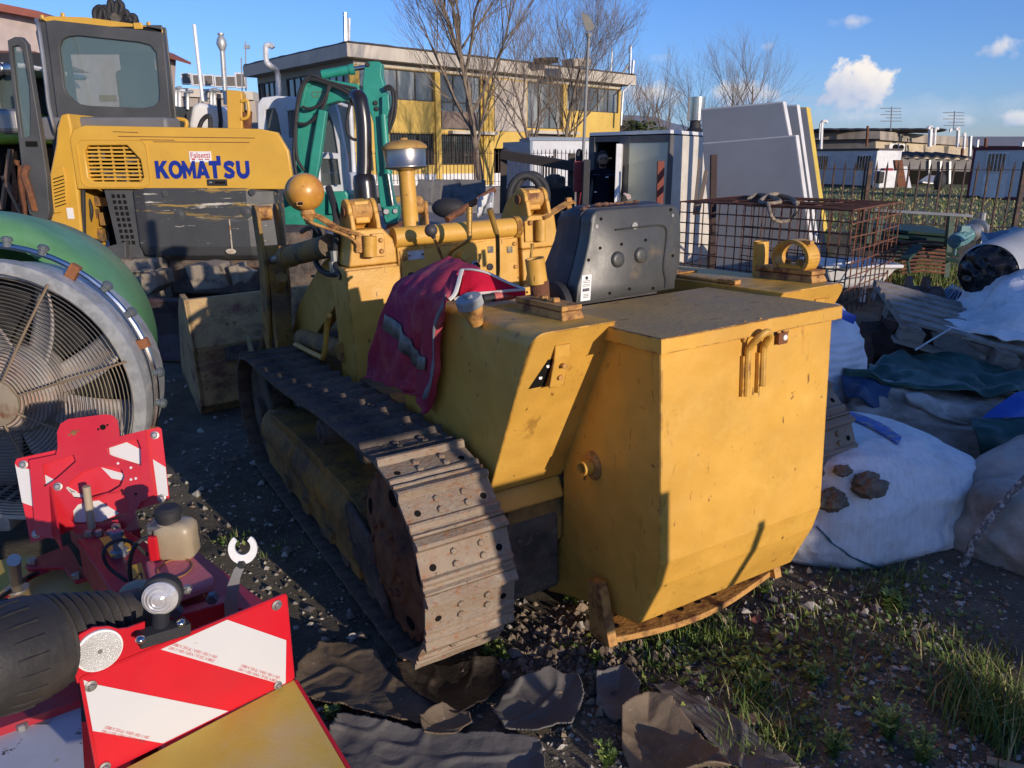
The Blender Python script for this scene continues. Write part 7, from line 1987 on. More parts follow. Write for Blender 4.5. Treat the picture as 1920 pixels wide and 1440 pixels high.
# ================================================================ yard behind: container, man, panels, cage
def solid(name, label, cat, mat, fn, group=None, **k):
 b = MB(); fn(b); o = b.build(name, mat, **k); return tag(o, label, cat, group)
def make_container():
 C = W(1254, 300, y=11.7); C.z = 0; Lp = W(1104, 300, y=12.9); Lp.z = 0; Rp = W(1352, 300, y=13.6); Rp.z = 0
 H = 1.97
 B = empty('storage_container', 'pale storage container with dark open doorway and greenish door panel, man standing in it', 'container', C)
 o = V(C); f = vplane(C, Lp - C); n = V((-f.d.y, f.d.x, 0)); n = n if n.y < 0 else -n; f.n = n
 f.at = lambda s, z, out=0: f.o + f.d * s + f.n * out + V((0, 0, z))
 Lf = (Lp - C).length; dl = (Rp - C); Ls = dl.length
 S_ = lambda px: f(px, 330)[0]
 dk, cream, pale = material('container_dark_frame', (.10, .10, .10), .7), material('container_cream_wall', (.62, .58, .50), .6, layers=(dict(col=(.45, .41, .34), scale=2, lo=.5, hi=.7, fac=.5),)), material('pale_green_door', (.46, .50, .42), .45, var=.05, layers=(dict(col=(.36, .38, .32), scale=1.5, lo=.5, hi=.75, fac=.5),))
 def bx(name, mat, rects, parent=B):
  b = MB()
  for r in rects: wall_box(b, f, *r)
  b.v = [tuple(V(v) - o) for v in b.v]; return b.build(name, mat, parent, bevel=.006)
 sA, sB, sC, sD = S_(1114), S_(1159), S_(1178), S_(1251)
 bx('door_panel', pale, [(S_(1250), sC, .05, H - .12, -.05, .0)])
 bx('frame', dk, [(-.02, S_(1250), 0, H - .02, -.08, .01), (sC, sB, 0, H - .02, -.08, .008), (sA, Lf, 0, H - .02, -.08, .012), (S_(1250), sC, H - .12, H - .02, -.07, .006), (sB, sA, H - .10, H - .02, -.07, .006)])
 b = MB(); b.hexa([C - o + dl.normalized() * .1, Rp - o, Rp - o - n * .05, C - o - n * .05 + dl.normalized() * .1] + [v + V((0, 0, H - .02)) for v in (C - o + dl.normalized() * .1, Rp - o, Rp - o - n * .05, C - o - n * .05 + dl.normalized() * .1)]); b.build('side_wall', cream, B)
 b = MB(); d2 = dl; q = [C, C + f.d * Lf, C + f.d * Lf + d2, C + d2]
 b.hexa([v - o + V((0, 0, H)) for v in q] + [v - o + V((0, 0, H + .05)) for v in q]); b.build('roof', M['white'], B)
 b = MB()
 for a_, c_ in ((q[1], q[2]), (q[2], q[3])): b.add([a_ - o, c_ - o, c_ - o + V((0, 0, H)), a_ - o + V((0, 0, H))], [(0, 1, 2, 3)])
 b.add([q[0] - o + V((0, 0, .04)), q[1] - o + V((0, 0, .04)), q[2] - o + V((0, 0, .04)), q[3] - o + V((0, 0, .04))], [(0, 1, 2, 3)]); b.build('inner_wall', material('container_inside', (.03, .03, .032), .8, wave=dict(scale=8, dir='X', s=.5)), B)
 b = MB(); h0 = f.at(sB - .03, 0, .0); h1 = h0 + V((-.10, -.55, 0)); t = V((.04, 0, 0))
 b.hexa([h1 - o - t, h1 - o + t, h0 - o + t, h0 - o - t] + [v + V((0, 0, H - .14)) for v in (h1 - o - t, h1 - o + t, h0 - o + t, h0 - o - t)]); dl_ = b.build('door_leaf', M['white'], B, bevel=.006)
 b = MB(); b.tube([h1 - o + V((.05, -.01, .95)), h1 - o + V((.05, -.05, .97)), h1 - o + V((.05, -.05, 1.1)), h1 - o + V((.05, -.01, 1.12))], .008, 6); b.build('door_handle', M['black'], dl_)
 b = MB(); q_ = W(1303, 240, y=14); b.lathe([(.26, -.12), (.10, .0), (.09, .12)], q_ - o, (0, 0, 1), 16); b.m = 1; b.lathe([(.14, .12), (.15, .50), (.0, .51)], q_ - o, (0, 0, 1), 16); b.build('roof_vent', [M['black'], M['chrome']], B)
 b = MB(); b.beam(W(1239, 302, y=11.3) - o, W(1236, 395, y=11.3) - o, .09, .09); o2 = b.build('post', material('red_brown_post', (.22, .05, .03), .7)); o2.location = o; tag(o2, 'short red-brown steel post standing before the container corner', 'post')
make_container()
def make_man():
 y = 12.35; base = W(1127, 400, y=y); X, Z0 = base.x, 0.0
 sc = 1.76 / 1.75
 P = empty('person', 'person with glasses and short beard in dark navy workwear standing in the container doorway', 'person', (X, y, Z0))
 navy = material('navy_workwear', (.008, .010, .020), .95, bump=.1, spec=.1); skin = material('skin', (.34, .19, .13), .6, var=.06); hair = material('dark_hair', (.018, .013, .010), .8)
 def skinmesh(name, joints, edges, mat, sub=2):
  me = bpy.data.meshes.new(name); me.from_pydata([j[0] for j in joints], edges, []); me.materials.append(mat)
  o = bpy.data.objects.new(name, me); COL.objects.link(o); o.parent = P
  md = o.modifiers.new('skin', 'SKIN'); md.use_smooth_shade = True
  for v, j in zip(me.skin_vertices[0].data, joints): v.radius = j[1]
  me.skin_vertices[0].data[0].use_root = True
  s_ = o.modifiers.new('sub', 'SUBSURF'); s_.levels = s_.render_levels = sub
  dg = bpy.context.evaluated_depsgraph_get(); m2 = bpy.data.meshes.new_from_object(o.evaluated_get(dg)); o.modifiers.clear(); o.data = m2
  return o
 J = [((0, 0, .92), (.155, .11)), ((0, 0, 1.10), (.15, .11)), ((0, .01, 1.28), (.175, .12)), ((0, .01, 1.40), (.14, .09)), ((0, .0, 1.48), (.058, .058)),
  ((-.20, .01, 1.38), (.066, .066)), ((-.245, .0, 1.12), (.052, .055)), ((-.25, -.05, .90), (.042, .042)),
  ((.20, .01, 1.38), (.066, .066)), ((.27, -.05, 1.14), (.052, .055)), ((.31, -.28, 1.10), (.042, .042)),
  ((-.10, 0, .80), (.095, .095)), ((-.11, -.01, .46), (.07, .075)), ((-.12, .02, .09), (.055, .06)), ((-.12, -.12, .04), (.045, .04)),
  ((.10, 0, .80), (.095, .095)), ((.12, -.03, .46), (.07, .075)), ((.13, .02, .09), (.055, .06)), ((.14, -.12, .04), (.045, .04))]
 E_ = [(0, 1), (1, 2), (2, 3), (3, 4), (3, 5), (5, 6), (6, 7), (3, 8), (8, 9), (9, 10), (0, 11), (11, 12), (12, 13), (13, 14), (0, 15), (15, 16), (16, 17), (17, 18)]
 J = [((p[0] * sc, p[1] * sc, p[2] * sc), r) for p, r in J]
 skinmesh('body', J, E_, navy)
 b = MB(); c = V((0, -.02, 1.60 * sc))
 def hd(u, v):
  th, ph = 2 * PI * u, PI * (v - .5)
  x, yy, z = cos(ph) * sin(th), -cos(ph) * cos(th), sin(ph)
  w_ = .078 - .014 * max(0, -z); d_ = .098
  q = V((x * w_, yy * d_, z * .122))
  if yy < -.3:
   q.y -= .022 * math.exp(-(x / .16) ** 2 - ((z + .08) / .16) ** 2); q.y += .010 * math.exp(-((abs(x) - .4) / .18) ** 2 - ((z - .12) / .1) ** 2); q.y -= .008 * math.exp(-(x / .25) ** 2 - ((z + .75) / .15) ** 2)
  return c + q
 b.grid(hd, 40, 28); b.tube([c - V((0, -.02, .15)), c - V((0, -.015, .06))], .054, 14)
 for s_ in (-1, 1): b.sphere(c + V((s_ * .078, .01, -.005)), .026, 10, 8, (.4, .8, 1.2))
 head = b.build('head', skin, P, sharp=180)
 b = MB(); b.grid(lambda u, v: (lambda q: c + (q - c) * 1.07 + V((0, .012, .008)))(hd(u, .58 + .42 * v + .10 * max(0, cos(2 * PI * u)) * (1 - v))), 36, 10); b.build('hair', hair, head, sharp=180)
 b = MB(); b.grid(lambda u, v: (lambda q: c + (q - c) * 1.03)(hd(-.22 + .44 * u, .08 + .25 * v - .04 * abs(u - .5))), 20, 8); b.build('beard', hair, head, sharp=180)
 for s_ in (-1, 1):
  b = MB(); b.sphere(c + V((s_ * .030, -.088, .012)), .011, 10, 8); b.build('eye', M['black'], head)
  b = MB(); g = c + V((s_ * .032, -.108, .012)); b.tube([g + V((.026 * cos(t), .004 * abs(cos(t)), .019 * sin(t))) for t in [2 * PI * i / 16 for i in range(16)]], .0028, 5, closed=True); b.tube([g + V((s_ * .026, 0, .004)), g + V((s_ * .05, .09, .006))], .002, 5); b.build('spectacle_rim', M['black'], head)
 b = MB(); b.tube([c + V((-.022, -.089, -.062)), c + V((0, -.098, -.065)), c + V((.022, -.089, -.062))], .006, 6); b.build('mouth', material('lips', (.25, .09, .08), .6), head)
 def hand(name, w0, d, up, mat, curl=.5):
  w0, d, up = V(w0) * sc, V(d).normalized(), V(up).normalized(); sd = d.cross(up).normalized()
  b = MB(); b.loft([[w0 + d * t + (sd * cos(a) * wd + up * sin(a) * .016) for a in [2 * PI * i / 12 for i in range(12)]] for t, wd in ((0, .026), (.03, .034), (.07, .040), (.09, .036))], True)
  for k, (o_, ln) in enumerate(((-.030, .062), (-.010, .075), (.010, .078), (.028, .068))):
   p = w0 + d * .085 + sd * o_; q1 = p + d * ln * .5 - up * ln * .12 * curl; q2 = q1 + d * ln * .3 - up * ln * .45 * curl
   b.tube([p, q1, q2], [.0095, .009, .007], 8)
  p = w0 + d * .03 - sd * .03; b.tube([p, p + d * .035 - sd * .025, p + d * .06 - sd * .028 - up * .012], [.012, .010, .008], 8)
  return b.build(name, mat, P)
 hand('right_hand', (-.25, -.055, .89), (0, -.15, -1), (1, 0, 0), skin)
 hand('gloved_hand', (.312, -.29, 1.10), (.35, -.7, -.25), (.1, -.3, 1), material('pink_white_glove', (.62, .50, .46), .8, layers=(dict(col=(.55, .16, .12), scale=20, lo=.52, hi=.6),)), .8)
 for x, z, w_ in ((-.11, 1.12, .04), (.06, 1.34, .045)):
  b = MB(); b.box((x, -.125 * 1.0, z * sc), (w_, .012, .018)); b.build('chest_mark', M['sticker'], P)
 b = MB()
 for s_ in (-1, 1): b.box((s_ * .10, -.112, 1.375 * sc), (.11, .012, .006))
 b.build('piping', material('blue_piping', (.08, .10, .22), .7), P)
make_man()
def make_yard_things():
 pm = material('panel_grey_face', (.36, .36, .36), .5, var=.05, layers=(dict(col=(.28, .28, .285), scale=.8, lo=.45, hi=.7, fac=.5),)); em = material('panel_white_edge', (.66, .65, .62), .5)
 def panel(lb, pts, yl, edge, th=.10):
  b = MB(); x0 = W(pts[0][0], 300, y=yl).x; wd = V((.75, -.66, 0)); back = V((.66, .75, 0)) * th
  f = vplane((x0, yl, 0), wd); P_ = [f.at(*f(px, py)) for px, py in pts]
  b.slab(P_, back); b.m = 1; c = sum(P_, V()) / 4; k = .985
  b.slab([c + (p - c) * k - back * .04 for p in P_], back * .03); o = b.build('sandwich_panel', [edge, pm]); tag(o, lb, 'panel', 'insulated panels leaning behind the cage')
 panel('tallest grey sandwich panel, rear of the leaning stack with bent top corner', [(1314, 204), (1468, 190), (1530, 520), (1340, 560)], 11.4, em)
 panel('front grey sandwich panel of the leaning stack, wider and lower', [(1317, 268), (1492, 253), (1534, 560), (1345, 600)], 11.1, em)
 panel('narrow grey sandwich panel showing behind the tallest one', [(1440, 198), (1494, 196), (1545, 560), (1500, 560)], 11.2, em)
 panel('sandwich panel with yellow foam edge at the right end of the stack', [(1460, 202), (1512, 201), (1563, 560), (1500, 560)], 11.5, material('yellow_foam_edge', (.62, .44, .08), .8), .14)
 solid('post', 'dark brown steel post standing in front of the grey panels', 'post', material('dark_brown_steel', (.05, .028, .022), .8), lambda b: b.beam(W(1338, 290, y=9.6), W(1334, 540, y=9.6), .07, .07))
 solid('timber', 'dark timbers leaning beside the container wall', 'timber', material('weathered_timber', (.20, .16, .12), .9), lambda b: (b.beam(W(1312, 300, y=10.8), W(1302, 400, y=10.2), .04, .06), b.beam(W(1324, 322, y=10.8), W(1308, 400, y=10.2), .05, .05)))
 FR = W(1600, 394, y=7.4); zt = FR.z; FL, RR = W(1276, 378, z=zt), W(1690, 379, z=zt); RL = FL + (RR - FR); zb = .12
 CG = empty('mesh_cage', 'rusty wire mesh cage in front of the leaning grey panels', 'cage', (FR.x, FR.y, 0)); o = V(CG.location)
 cm = material('cage_rust', (.13, .055, .035), .85, .1, layers=(dict(col=(.24, .10, .05), scale=8, lo=.45, hi=.65),))
 def mesh_face(name, p, ux, uz, nx, nz, r=.007):
  b = MB()
  for i in range(nx + 1):
   q = p + ux * (i / nx); j = V((rnd.gauss(0, .006), rnd.gauss(0, .006), 0)); b.tube([q - o, q + uz * .5 - o + j, q + uz - o], r, 5)
  for i in range(nz + 1): q = p + uz * (i / nz); j = V((0, 0, rnd.gauss(0, .008))); b.tube([q - o, q + ux * .5 - o + j, q + ux - o], r, 5)
  b.build(name, cm, CG)
 dn = V((0, 0, zb - zt))
 mesh_face('front_mesh', FL, FR - FL, dn, 19, 9); mesh_face('side_mesh', FR, RR - FR, dn, 10, 8); mesh_face('rear_mesh', RL, RR - RL, dn, 18, 8, .006); mesh_face('top_mesh', FL, FR - FL, RL - FL, 4, 17, .008)
 rp = material('old_rope', (.36, .29, .20), .95, layers=(dict(col=(.16, .12, .09), scale=30, lo=.45, hi=.6),), bump=.4)
 b = MB()
 T = lambda px, py, lift=.02: W(px, py, z=zt) + V((0, 0, lift))
 b.tube(spath([T(1405, 376), T(1420, 368), T(1445, 376, .04), T(1462, 382), T(1440, 386), T(1425, 380), T(1450, 372, .05), T(1480, 374), T(1495, 384)], 6), .024, 8)
 fy = lambda px, py: W(px, py, y=7.9)
 b.tube(spath([T(1440, 386), fy(1444, 400), fy(1452, 412), fy(1470, 416), fy(1488, 406), fy(1494, 388), T(1486, 380)], 6), .018, 7); b.tube([fy(1482, 410), fy(1480, 425), fy(1483, 432)], .010, 6)
 tag(b.build('rope', rp), 'frayed pale rope knotted over the top of the rusty cage', 'rope')
 def basin(b):
  q = W(1592, 500, y=9.0); R0 = lambda w_, d_, z: [q + V((x * w_, y_ * d_, z)) for x, y_ in ((-1, -1), (1, -1), (1, 1), (-1, 1))]
  b.loft([R0(.26, .22, -.22), R0(.40, .32, .02), R0(.46, .37, .03), R0(.46, .37, .07), R0(.40, .31, .07), R0(.30, .25, -.1)], True, False)
  for s_ in (-.2, .2): b.beam(q + V((s_, 0, -.5)), q + V((s_, 0, -.2)), .06, .06)
 solid('basin', 'white basin tub standing behind the rusty cage', 'basin', M['white'], basin, bevel=.03)
 gr = material('dark_green_steel', (.02, .055, .040), .6, layers=(dict(col=RUST, scale=9, lo=.62, hi=.7),))
 RK = empty('steel_rack', 'dark green steel rack with grey bar and loose green sheets by the low wall', 'rack', (5.4, 9.6, 0)); ro = V(RK.location)
 def rk(name, mat, fn): b = MB(); fn(b); b.v = [tuple(V(v) - ro) for v in b.v]; b.build(name, mat, RK, bevel=.004)
 for p0, p1 in (((1783, 405), (1772, 520)), ((1630, 400), (1626, 470)), ((1652, 402), (1640, 470))): rk('post', gr, lambda b: b.beam(W(*p0, y=9.7), W(*p1, y=9.7), .07, .07))
 rk('bar', M['steel'], lambda b: b.beam(W(1640, 394, y=9.6), W(1823, 405, y=9.3), .035, .035))
 for k in range(5): rk('sheet', gr, lambda b: b.slab([W(1640, 428 + 9 * k, y=10.3 - .1 * k), W(1800, 440 + 12 * k, y=9.9 - .1 * k), W(1800, 446 + 12 * k, y=9.9 - .1 * k), W(1640, 433 + 9 * k, y=10.3 - .1 * k)], (0, .7, .05)))
 FM = empty('frame_stack', 'rusty and green steel frames stacked on the grass behind the cage', 'frames', (4.7, 9.1, 0)); fo = V(FM.location)
 for k in range(9):
  b = MB(); y0_ = 452 + k * 7; yy = 9.2 - .02 * k
  b.tube([V(p) - fo for p in spath([W(1690, y0_ + 4, y=yy), W(1728, y0_, y=yy), W(1772, y0_ + 4, y=yy)], 2)], .014, 5); b.tube([W(1640, y0_, y=9.5) - fo, W(1700, y0_ + 2, y=9.4) - fo], .012, 5); b.build('bar', cm, FM)
 b = MB(); b.beam(W(1696, 486, y=8.8) - fo, W(1722, 462, y=9.0) - fo, .10, .035); b.tube([W(1701, 484, y=8.8) - fo, W(1705, 512, y=8.8) - fo], .016, 6); b.slab([W(1715, 460, y=9.25) - fo, W(1732, 458, y=9.25) - fo, W(1712, 510, y=9.25) - fo, W(1700, 510, y=9.25) - fo], (0, .05, 0)); b.build('bracket', gr, FM)
 def motor():
  MT = empty('electric_motor', 'teal electric motor with grey flange mounted on the green rack', 'motor', W(1815, 440, y=9.1))
  q0, q1 = W(1789, 453, y=8.9) - V(MT.location), W(1838, 428, y=9.3) - V(MT.location); d = (q1 - q0); Ln = d.length; d.normalize()
  tm = material('teal_motor', (.11, .24, .25), .5)
  b = MB(); b.lathe([(.0, -.01), (.075, 0), (.085, .02), (.085, .10), (.078, .11), (.078, Ln * .52)], q0, d, 22)
  for k in range(12):
   t = 2 * PI * k / 12; a_, c_ = MB.frame(d); e = a_ * cos(t) + c_ * sin(t); b.beam(q0 + d * .12 + e * .08, q0 + d * Ln * .5 + e * .08, .008, .02, up=e)
  b.box(q0 + d * Ln * .3 + V((0, 0, .1)), (.10, .10, .07)); b.cyl(q0 + V((.02, -.02, -.08)), q0 + V((.02, -.02, -.15)), .012, n=8); b.build('motor_body', tm, MT)
  b = MB(); b.lathe([(.085, Ln * .52), (.11, Ln * .55), (.11, Ln * .62), (.095, Ln * .63), (.095, Ln * .8), (.13, Ln * .82), (.13, Ln * .9), (.10, Ln * .95), (.0, Ln)], q0, d, 22); b.box(q1 + V((.02, -.02, -.12)), (.05, .1, .18)); b.cyl(q1 + V((0, 0, .08)), q1 + V((0, 0, .18)), .04, n=10); b.build('gear_flange', M['steel'], MT)
 motor()
 cg = material('dirty_concrete_slab', (.17, .16, .145), .9, var=.2, wave=dict(scale=16, dir='X', s=.5), layers=(dict(col=(.08, .075, .07), scale=3, lo=.5, hi=.7),))
 for k, (px0, px1, py0, py1, y, tl, lb) in enumerate(((768, 806, 338, 382, 15.0, 18, 'leftmost tilted ribbed radiator panel near the intake pipe'), (782, 822, 340, 386, 15.6, 20, 'second tilted ribbed radiator panel, partly behind the first'), (814, 862, 338, 378, 16.4, 0, 'dark upright slab between the tilted ribbed panels and the striped grate'), (848, 908, 338, 380, 17.0, 0, 'striped ribbed grate stacked in front of the street wall'), (850, 905, 356, 384, 16.0, 0, 'low ribbed grate standing before the larger striped grate'))):
  solid('ribbed_panel', lb, 'panel', cg, lambda b: b.slab([W(px0, py1, y=y), W(px1, py1, y=y), W(px1 + tl * .3, py0, y=y + .5), W(px0 + tl, py0 - 2, y=y + .5)], (.03, .12, 0)), group='ribbed panels by the street wall', bevel=.006)
 solid('black_bag', 'black bundle lying on the grey yard beside the ribbed grates', 'bag', M['black'], lambda b: b.sphere(W(842, 390, y=14.6), .26, 16, 10, (1.25, .8, .72)))
 def beamm(b): b.beam(W(945, 292, y=17), W(1092, 316, y=16), .2, .24)
 BM = empty('bending_press', 'long dark steel beam on two posts before the street railing', 'machine', (0, 17, 0)); bo = V(BM.location)
 b = MB(); b.beam(W(944, 290, y=17) - bo, W(1095, 315, y=16) - bo, .25, .18); b.build('beam', material('dark_beam', (.06, .045, .035), .7), BM)
 for px, y0_, y1_, y in ((945, 292, 400, 17), (1072, 288, 400, 16.2)): b = MB(); b.beam(W(px, y0_, y=y) - bo, W(px - 2, y1_, y=y) - bo, .14, .14); b.build('post', MATS['dark_beam'], BM)
 b = MB(); b.lathe([(.16, -.04), (.18, 0), (.16, .04)], W(1086, 296, y=16) - bo, (1, -.3, 0), 18, caps=False); b.lathe([(.10, -.05), (.12, 0), (.10, .05)], W(946, 287, y=17) - bo, (1, -.3, 0), 16); b.build('pulley', M['black'], BM)
 b = MB(); b.box2((W(960, 345, y=15.5).x - 0, 15.2, .3), (W(1070, 345, y=15.5).x, 16.0, W(1000, 350, y=15.5).z)); o_ = b.build('work_bench', material('dark_bench', (.035, .032, .03), .85)); tag(o_, 'dark cluttered workbench behind the black hose coil', 'bench')
 solid('engine_block', 'dark square engine block lying on the bench by the pulley post', 'engine', M['muddy_steel'], lambda b: (b.box(W(1040, 342, y=14.6), (.36, .3, .22)), b.box(W(1040, 333, y=14.6), (.2, .2, .12))), bevel=.03)
 TY = 9.6
 for k, (px, py, lb) in enumerate(((985, 372, 'front black hose coil standing on edge behind the right lift arm'), (996, 370, 'rear black hose coil leaning on the front one'))):
  solid('hose_coil', lb, 'hose', M['black'], lambda b: b.tube([W(px, py, y=TY + .12 * k) + V((.20 * cos(t), .05 * sin(2 * t) * 0 + .08 * cos(t), .27 * sin(t))) for t in [2 * PI * i / 40 for i in range(40)]], .045, 10, closed=True), group='black hose coils')
 solid('fire_cabinet', 'small red cabinet standing left of the container doorway', 'cabinet', material('dull_red_cabinet', (.28, .03, .03), .6), lambda b: (b.box(W(1086, 331, y=12.4), (.17, .16, .46)), b.box(W(1088, 328, y=12.3), (.09, .02, .16)), b.beam(W(1086, 355, y=12.4), W(1084, 470, y=12.4), .08, .08)), bevel=.008)
 solid('pole', 'rusty bar leaning across behind the levers, with white rag', 'bar', M['rust'], lambda b: b.tube([W(838, 412, y=8), W(926, 356, y=8.6)], .035, 8))
 solid('plastic_rag', 'white plastic rag hanging on the leaning rusty bar', 'rag', M['white'], lambda b: b.grid(lambda u, v: W(895 + 30 * u, 372 + 32 * v - 12 * u, y=8.1) + V((0, .06 * sin(u * 9 + v * 5), .02 * sin(v * 11))), 10, 8), solid=.006)
 solid('grinder_pedestal', 'dark upright machine stand left of the container', 'machine', material('dark_machine', (.03, .03, .032), .7), lambda b: (b.beam(W(1100, 300, y=12.2), W(1092, 520, y=12.0), .10, .16), b.box(W(1068, 420, y=12.4), (.3, .3, .4))), bevel=.01)
make_yard_things()
# ================================================================ heap at right: bulk bags, tarps, pallet, buckets
def sack(name, label, c, rx, ry, rz, e, seed, mat, tilt=(0, 0, 0), wr=.03, cat='bulk bag', flat=.0, group=None, nu=64, nv=40):
 o3 = V(c); rm = Matrix.Rotation(R(tilt[2]), 3, 'Z') @ Matrix.Rotation(R(tilt[1]), 3, 'Y') @ Matrix.Rotation(R(tilt[0]), 3, 'X')
 pw = lambda x, k: math.copysign(abs(x) ** k, x)
 b = MB()
 def fn(u, v):
  th, ph = 2 * PI * u, PI * (v - .5)
  q = V((pw(cos(ph), e) * pw(cos(th), e) * rx, pw(cos(ph), e) * pw(sin(th), e) * ry, pw(sin(ph), e) * rz))
  s_ = V((cos(ph) * cos(th), cos(ph) * sin(th), sin(ph)))
  n = noise.noise(s_ * 1.6 + V((seed, 0, 0))) * wr * 2.2 + noise.noise(V((s_.x * 3, s_.y * 3, s_.z * 9 + seed))) * wr * .8 + abs(noise.noise(s_ * 6 + V((0, seed, 0)))) * wr * .6
  q = rm @ (q * (1 + n / max(rx, .1)))
  q.z = max(q.z, -o3.z + ground_z(o3.x, o3.y) - .02)
  return q
 b.grid(fn, nu, nv)
 o = b.build(name, mat, sharp=180); o.location = c
 return tag(o, label, cat, group)
def make_heap():
 bagm = material('white_woven_bag', (.82, .82, .82), .62, var=.05, layers=(dict(col=(.42, .37, .30), scale=3, lo=.52, hi=.75, fac=.6), dict(col=(.30, .22, .12), scale=5, lo=.64, hi=.76, fac=.7), dict(col=(.5, .5, .52), scale=60, lo=.45, hi=.6, fac=.3, stretch=(1, 1, .1))), bump=.25, bscale=120, dent=(6, .9))
 dirty = material('dirty_woven_bag', (.50, .46, .41), .8, layers=(dict(col=(.17, .14, .10), scale=2.5, lo=.45, hi=.66, fac=.85), dict(col=(.5, .48, .45), scale=8, lo=.55, hi=.7, fac=.5)), bump=.5, bscale=12, dent=(7, .8))
 grn, blu = material('dark_green_tarp', (.012, .060, .050), .38, var=.3, layers=(dict(col=(.03, .10, .08), scale=6, lo=.5, hi=.7),), bump=.4, bscale=8), material('blue_tarp', (.02, .09, .42), .45, var=.2, bump=.3, bscale=9)
 c = W(1612, 905, y=3.30)
 b1 = sack('bulk_bag', 'big white bulk bag with faded blue stripe and dried mud, nearest to the loader', (1.46, 3.20, .19), .55, .45, .28, .66, 3.1, bagm, (-4, 4, 20), .028)
 def on(px, py, lift=.006):     # point on that bag under a photo pixel
  from mathutils.bvhtree import BVHTree
  if not hasattr(on, 't'): on.t = BVHTree.FromPolygons([v.co + b1.location for v in b1.data.vertices], [tuple(p.vertices) for p in b1.data.polygons])
  h = on.t.ray_cast(V((0, 0, CAMH)), ray(px, py).normalized())
  return (h[0] + h[1] * lift * (1 if h[1].dot(ray(px, py)) < 0 else -1)) if h[0] else W(px, py, y=3.1)
 def patch(name, top, bot, mat, n=14, lift=.006, parent=b1):
  A, B_ = spath([V((*p, 0)) for p in top], 5), spath([V((*p, 0)) for p in bot], 5)
  b = MB(); b.grid(lambda u, v: (lambda p: on(p.x, p.y, lift) - b1.location)(A[round(u * (len(A) - 1))].lerp(B_[round(u * (len(B_) - 1))], v)), len(A) - 1, 4); b.build(name, mat, parent, solid=.003, sharp=180)
 patch('blue_stripe', [(1555, 772), (1600, 776), (1650, 795), (1690, 822)], [(1555, 782), (1598, 790), (1645, 812), (1682, 836)], material('peeling_blue_print', (.06, .14, .48), .6, layers=(dict(col=(.34, .31, .27), scale=22, lo=.52, hi=.56),)))
 material('dried_mud', (.20, .17, .13), .95, bump=.8, bscale=40)
 patch('seam_cord', [(1530, 985), (1570, 1022), (1620, 1052), (1690, 1066), (1745, 1070)], [(1530, 989), (1570, 1026), (1620, 1056), (1690, 1069), (1745, 1073)], material('teal_cord', (.03, .12, .14), .8), lift=.010)
 for px, py, s_, lb in ((1622, 910, .058, 'largest dried mud lump on the white bulk bag'), (1556, 938, .05, 'mud lump beside the loader on the white bulk bag'), (1578, 882, .028, 'smallest mud lump, upper left on the white bulk bag')):
  b = MB(); rn = Rand(px)
  b.grid(lambda u, v: (lambda d: d * s_ * (1 + .45 * noise.noise(d * 2.5 + V((px, 0, 0))) + .2 * noise.noise(d * 7)))(V((cos(PI * (v - .5)) * cos(2 * PI * u) * 1.1, cos(PI * (v - .5)) * sin(2 * PI * u), .8 * sin(PI * (v - .5))))), 24, 16)
  o = b.build('mud_lump', MATS['dried_mud']); o.location = on(px, py, .02); tag(o, lb, 'mud lump', 'mud lumps on the bag')
 c = W(1740, 850, y=4.15); sack('bulk_bag', 'dirty grey-brown bulk bag lying behind the white one under the green tarp', (2.42, 4.10, .12), .62, .42, .27, .62, 7.7, dirty, (0, 6, -10), .05)
 c = W(1925, 1010, y=2.95); sack('bulk_bag', 'frayed pale bulk bag with a torn hole at the right edge', (2.25, 2.92, .14), .42, .30, .30, .66, 12.4, dirty, (0, -14, 20), .03)
 b = MB(); b.tube([p + V((0, -.0, 0)) for p in spath([W(1800, 1075, y=2.72), W(1830, 1010, y=2.70), W(1870, 955, y=2.70), W(1930, 890, y=2.72)], 6)], .014, 6); tag(b.build('frayed_strap', material('black_white_strap', (.16, .15, .14), .9, layers=(dict(col=(.5, .48, .45), scale=40, lo=.5, hi=.56),), bump=.5)), 'frayed strap along the seam of the right-hand bulk bag', 'strap')
 c = W(1525, 650, y=4.3); b2 = sack('bulk_bag', 'white ribbed bulk bag with blue band standing right behind the loader tank', (1.58, 4.36, .40), .36, .36, .42, .5, 21.0, material('ribbed_white_bag', (.80, .81, .84), .5, wave=dict(scale=7, dir='Z', dist=4, s=.2), layers=(dict(col=(.4, .38, .36), scale=4, lo=.56, hi=.75, fac=.6),)), (0, 0, 20), .02)
 b = MB(); b.beam(W(1564, 582, y=3.97), W(1602, 600, y=4.05), .01, .045); tag(b.build('blue_band', material('blue_band', (.03, .08, .42), .5)), 'short blue band across the shoulder of the ribbed white bag', 'band')
 c = W(1880, 610, y=5.2); sack('bulk_bag', 'large pale bag at the right edge above the wooden pallet', (3.72, 5.35, .52), .42, .40, .36, .6, 31, bagm, (0, -18, 0), .05)
 def drape(name, label, rows, mat, amp, seed, cat='tarp', k=6):
  G = [[W(px, py, y=y) for px, py, y in r] for r in rows]
  cols = [spath([g[j] for g in G], k) for j in range(len(G[0]))]; fine = [spath([c_[i] for c_ in cols], k) for i in range(len(cols[0]))]
  nv, nu = len(fine), len(fine[0]); b = MB()
  def fn(i, j):
   p = fine[i][j]; q = V((p.x * 5, p.y * 5 + seed, p.z * 5)); a_ = noise.noise(q) + .5 * noise.noise(q * 2.3) + .6 * abs(noise.noise(q * 1.3 + V((3, 1, seed))))
   return p + V((0, -.6 * amp * a_, amp * a_))
  b.add([fn(i, j) for i in range(nv) for j in range(nu)], [(i * nu + j, i * nu + j + 1, (i + 1) * nu + j + 1, (i + 1) * nu + j) for i in range(nv - 1) for j in range(nu - 1)], True)
  o = b.build(name, mat, solid=.006, sharp=180); return tag(o, label, cat)
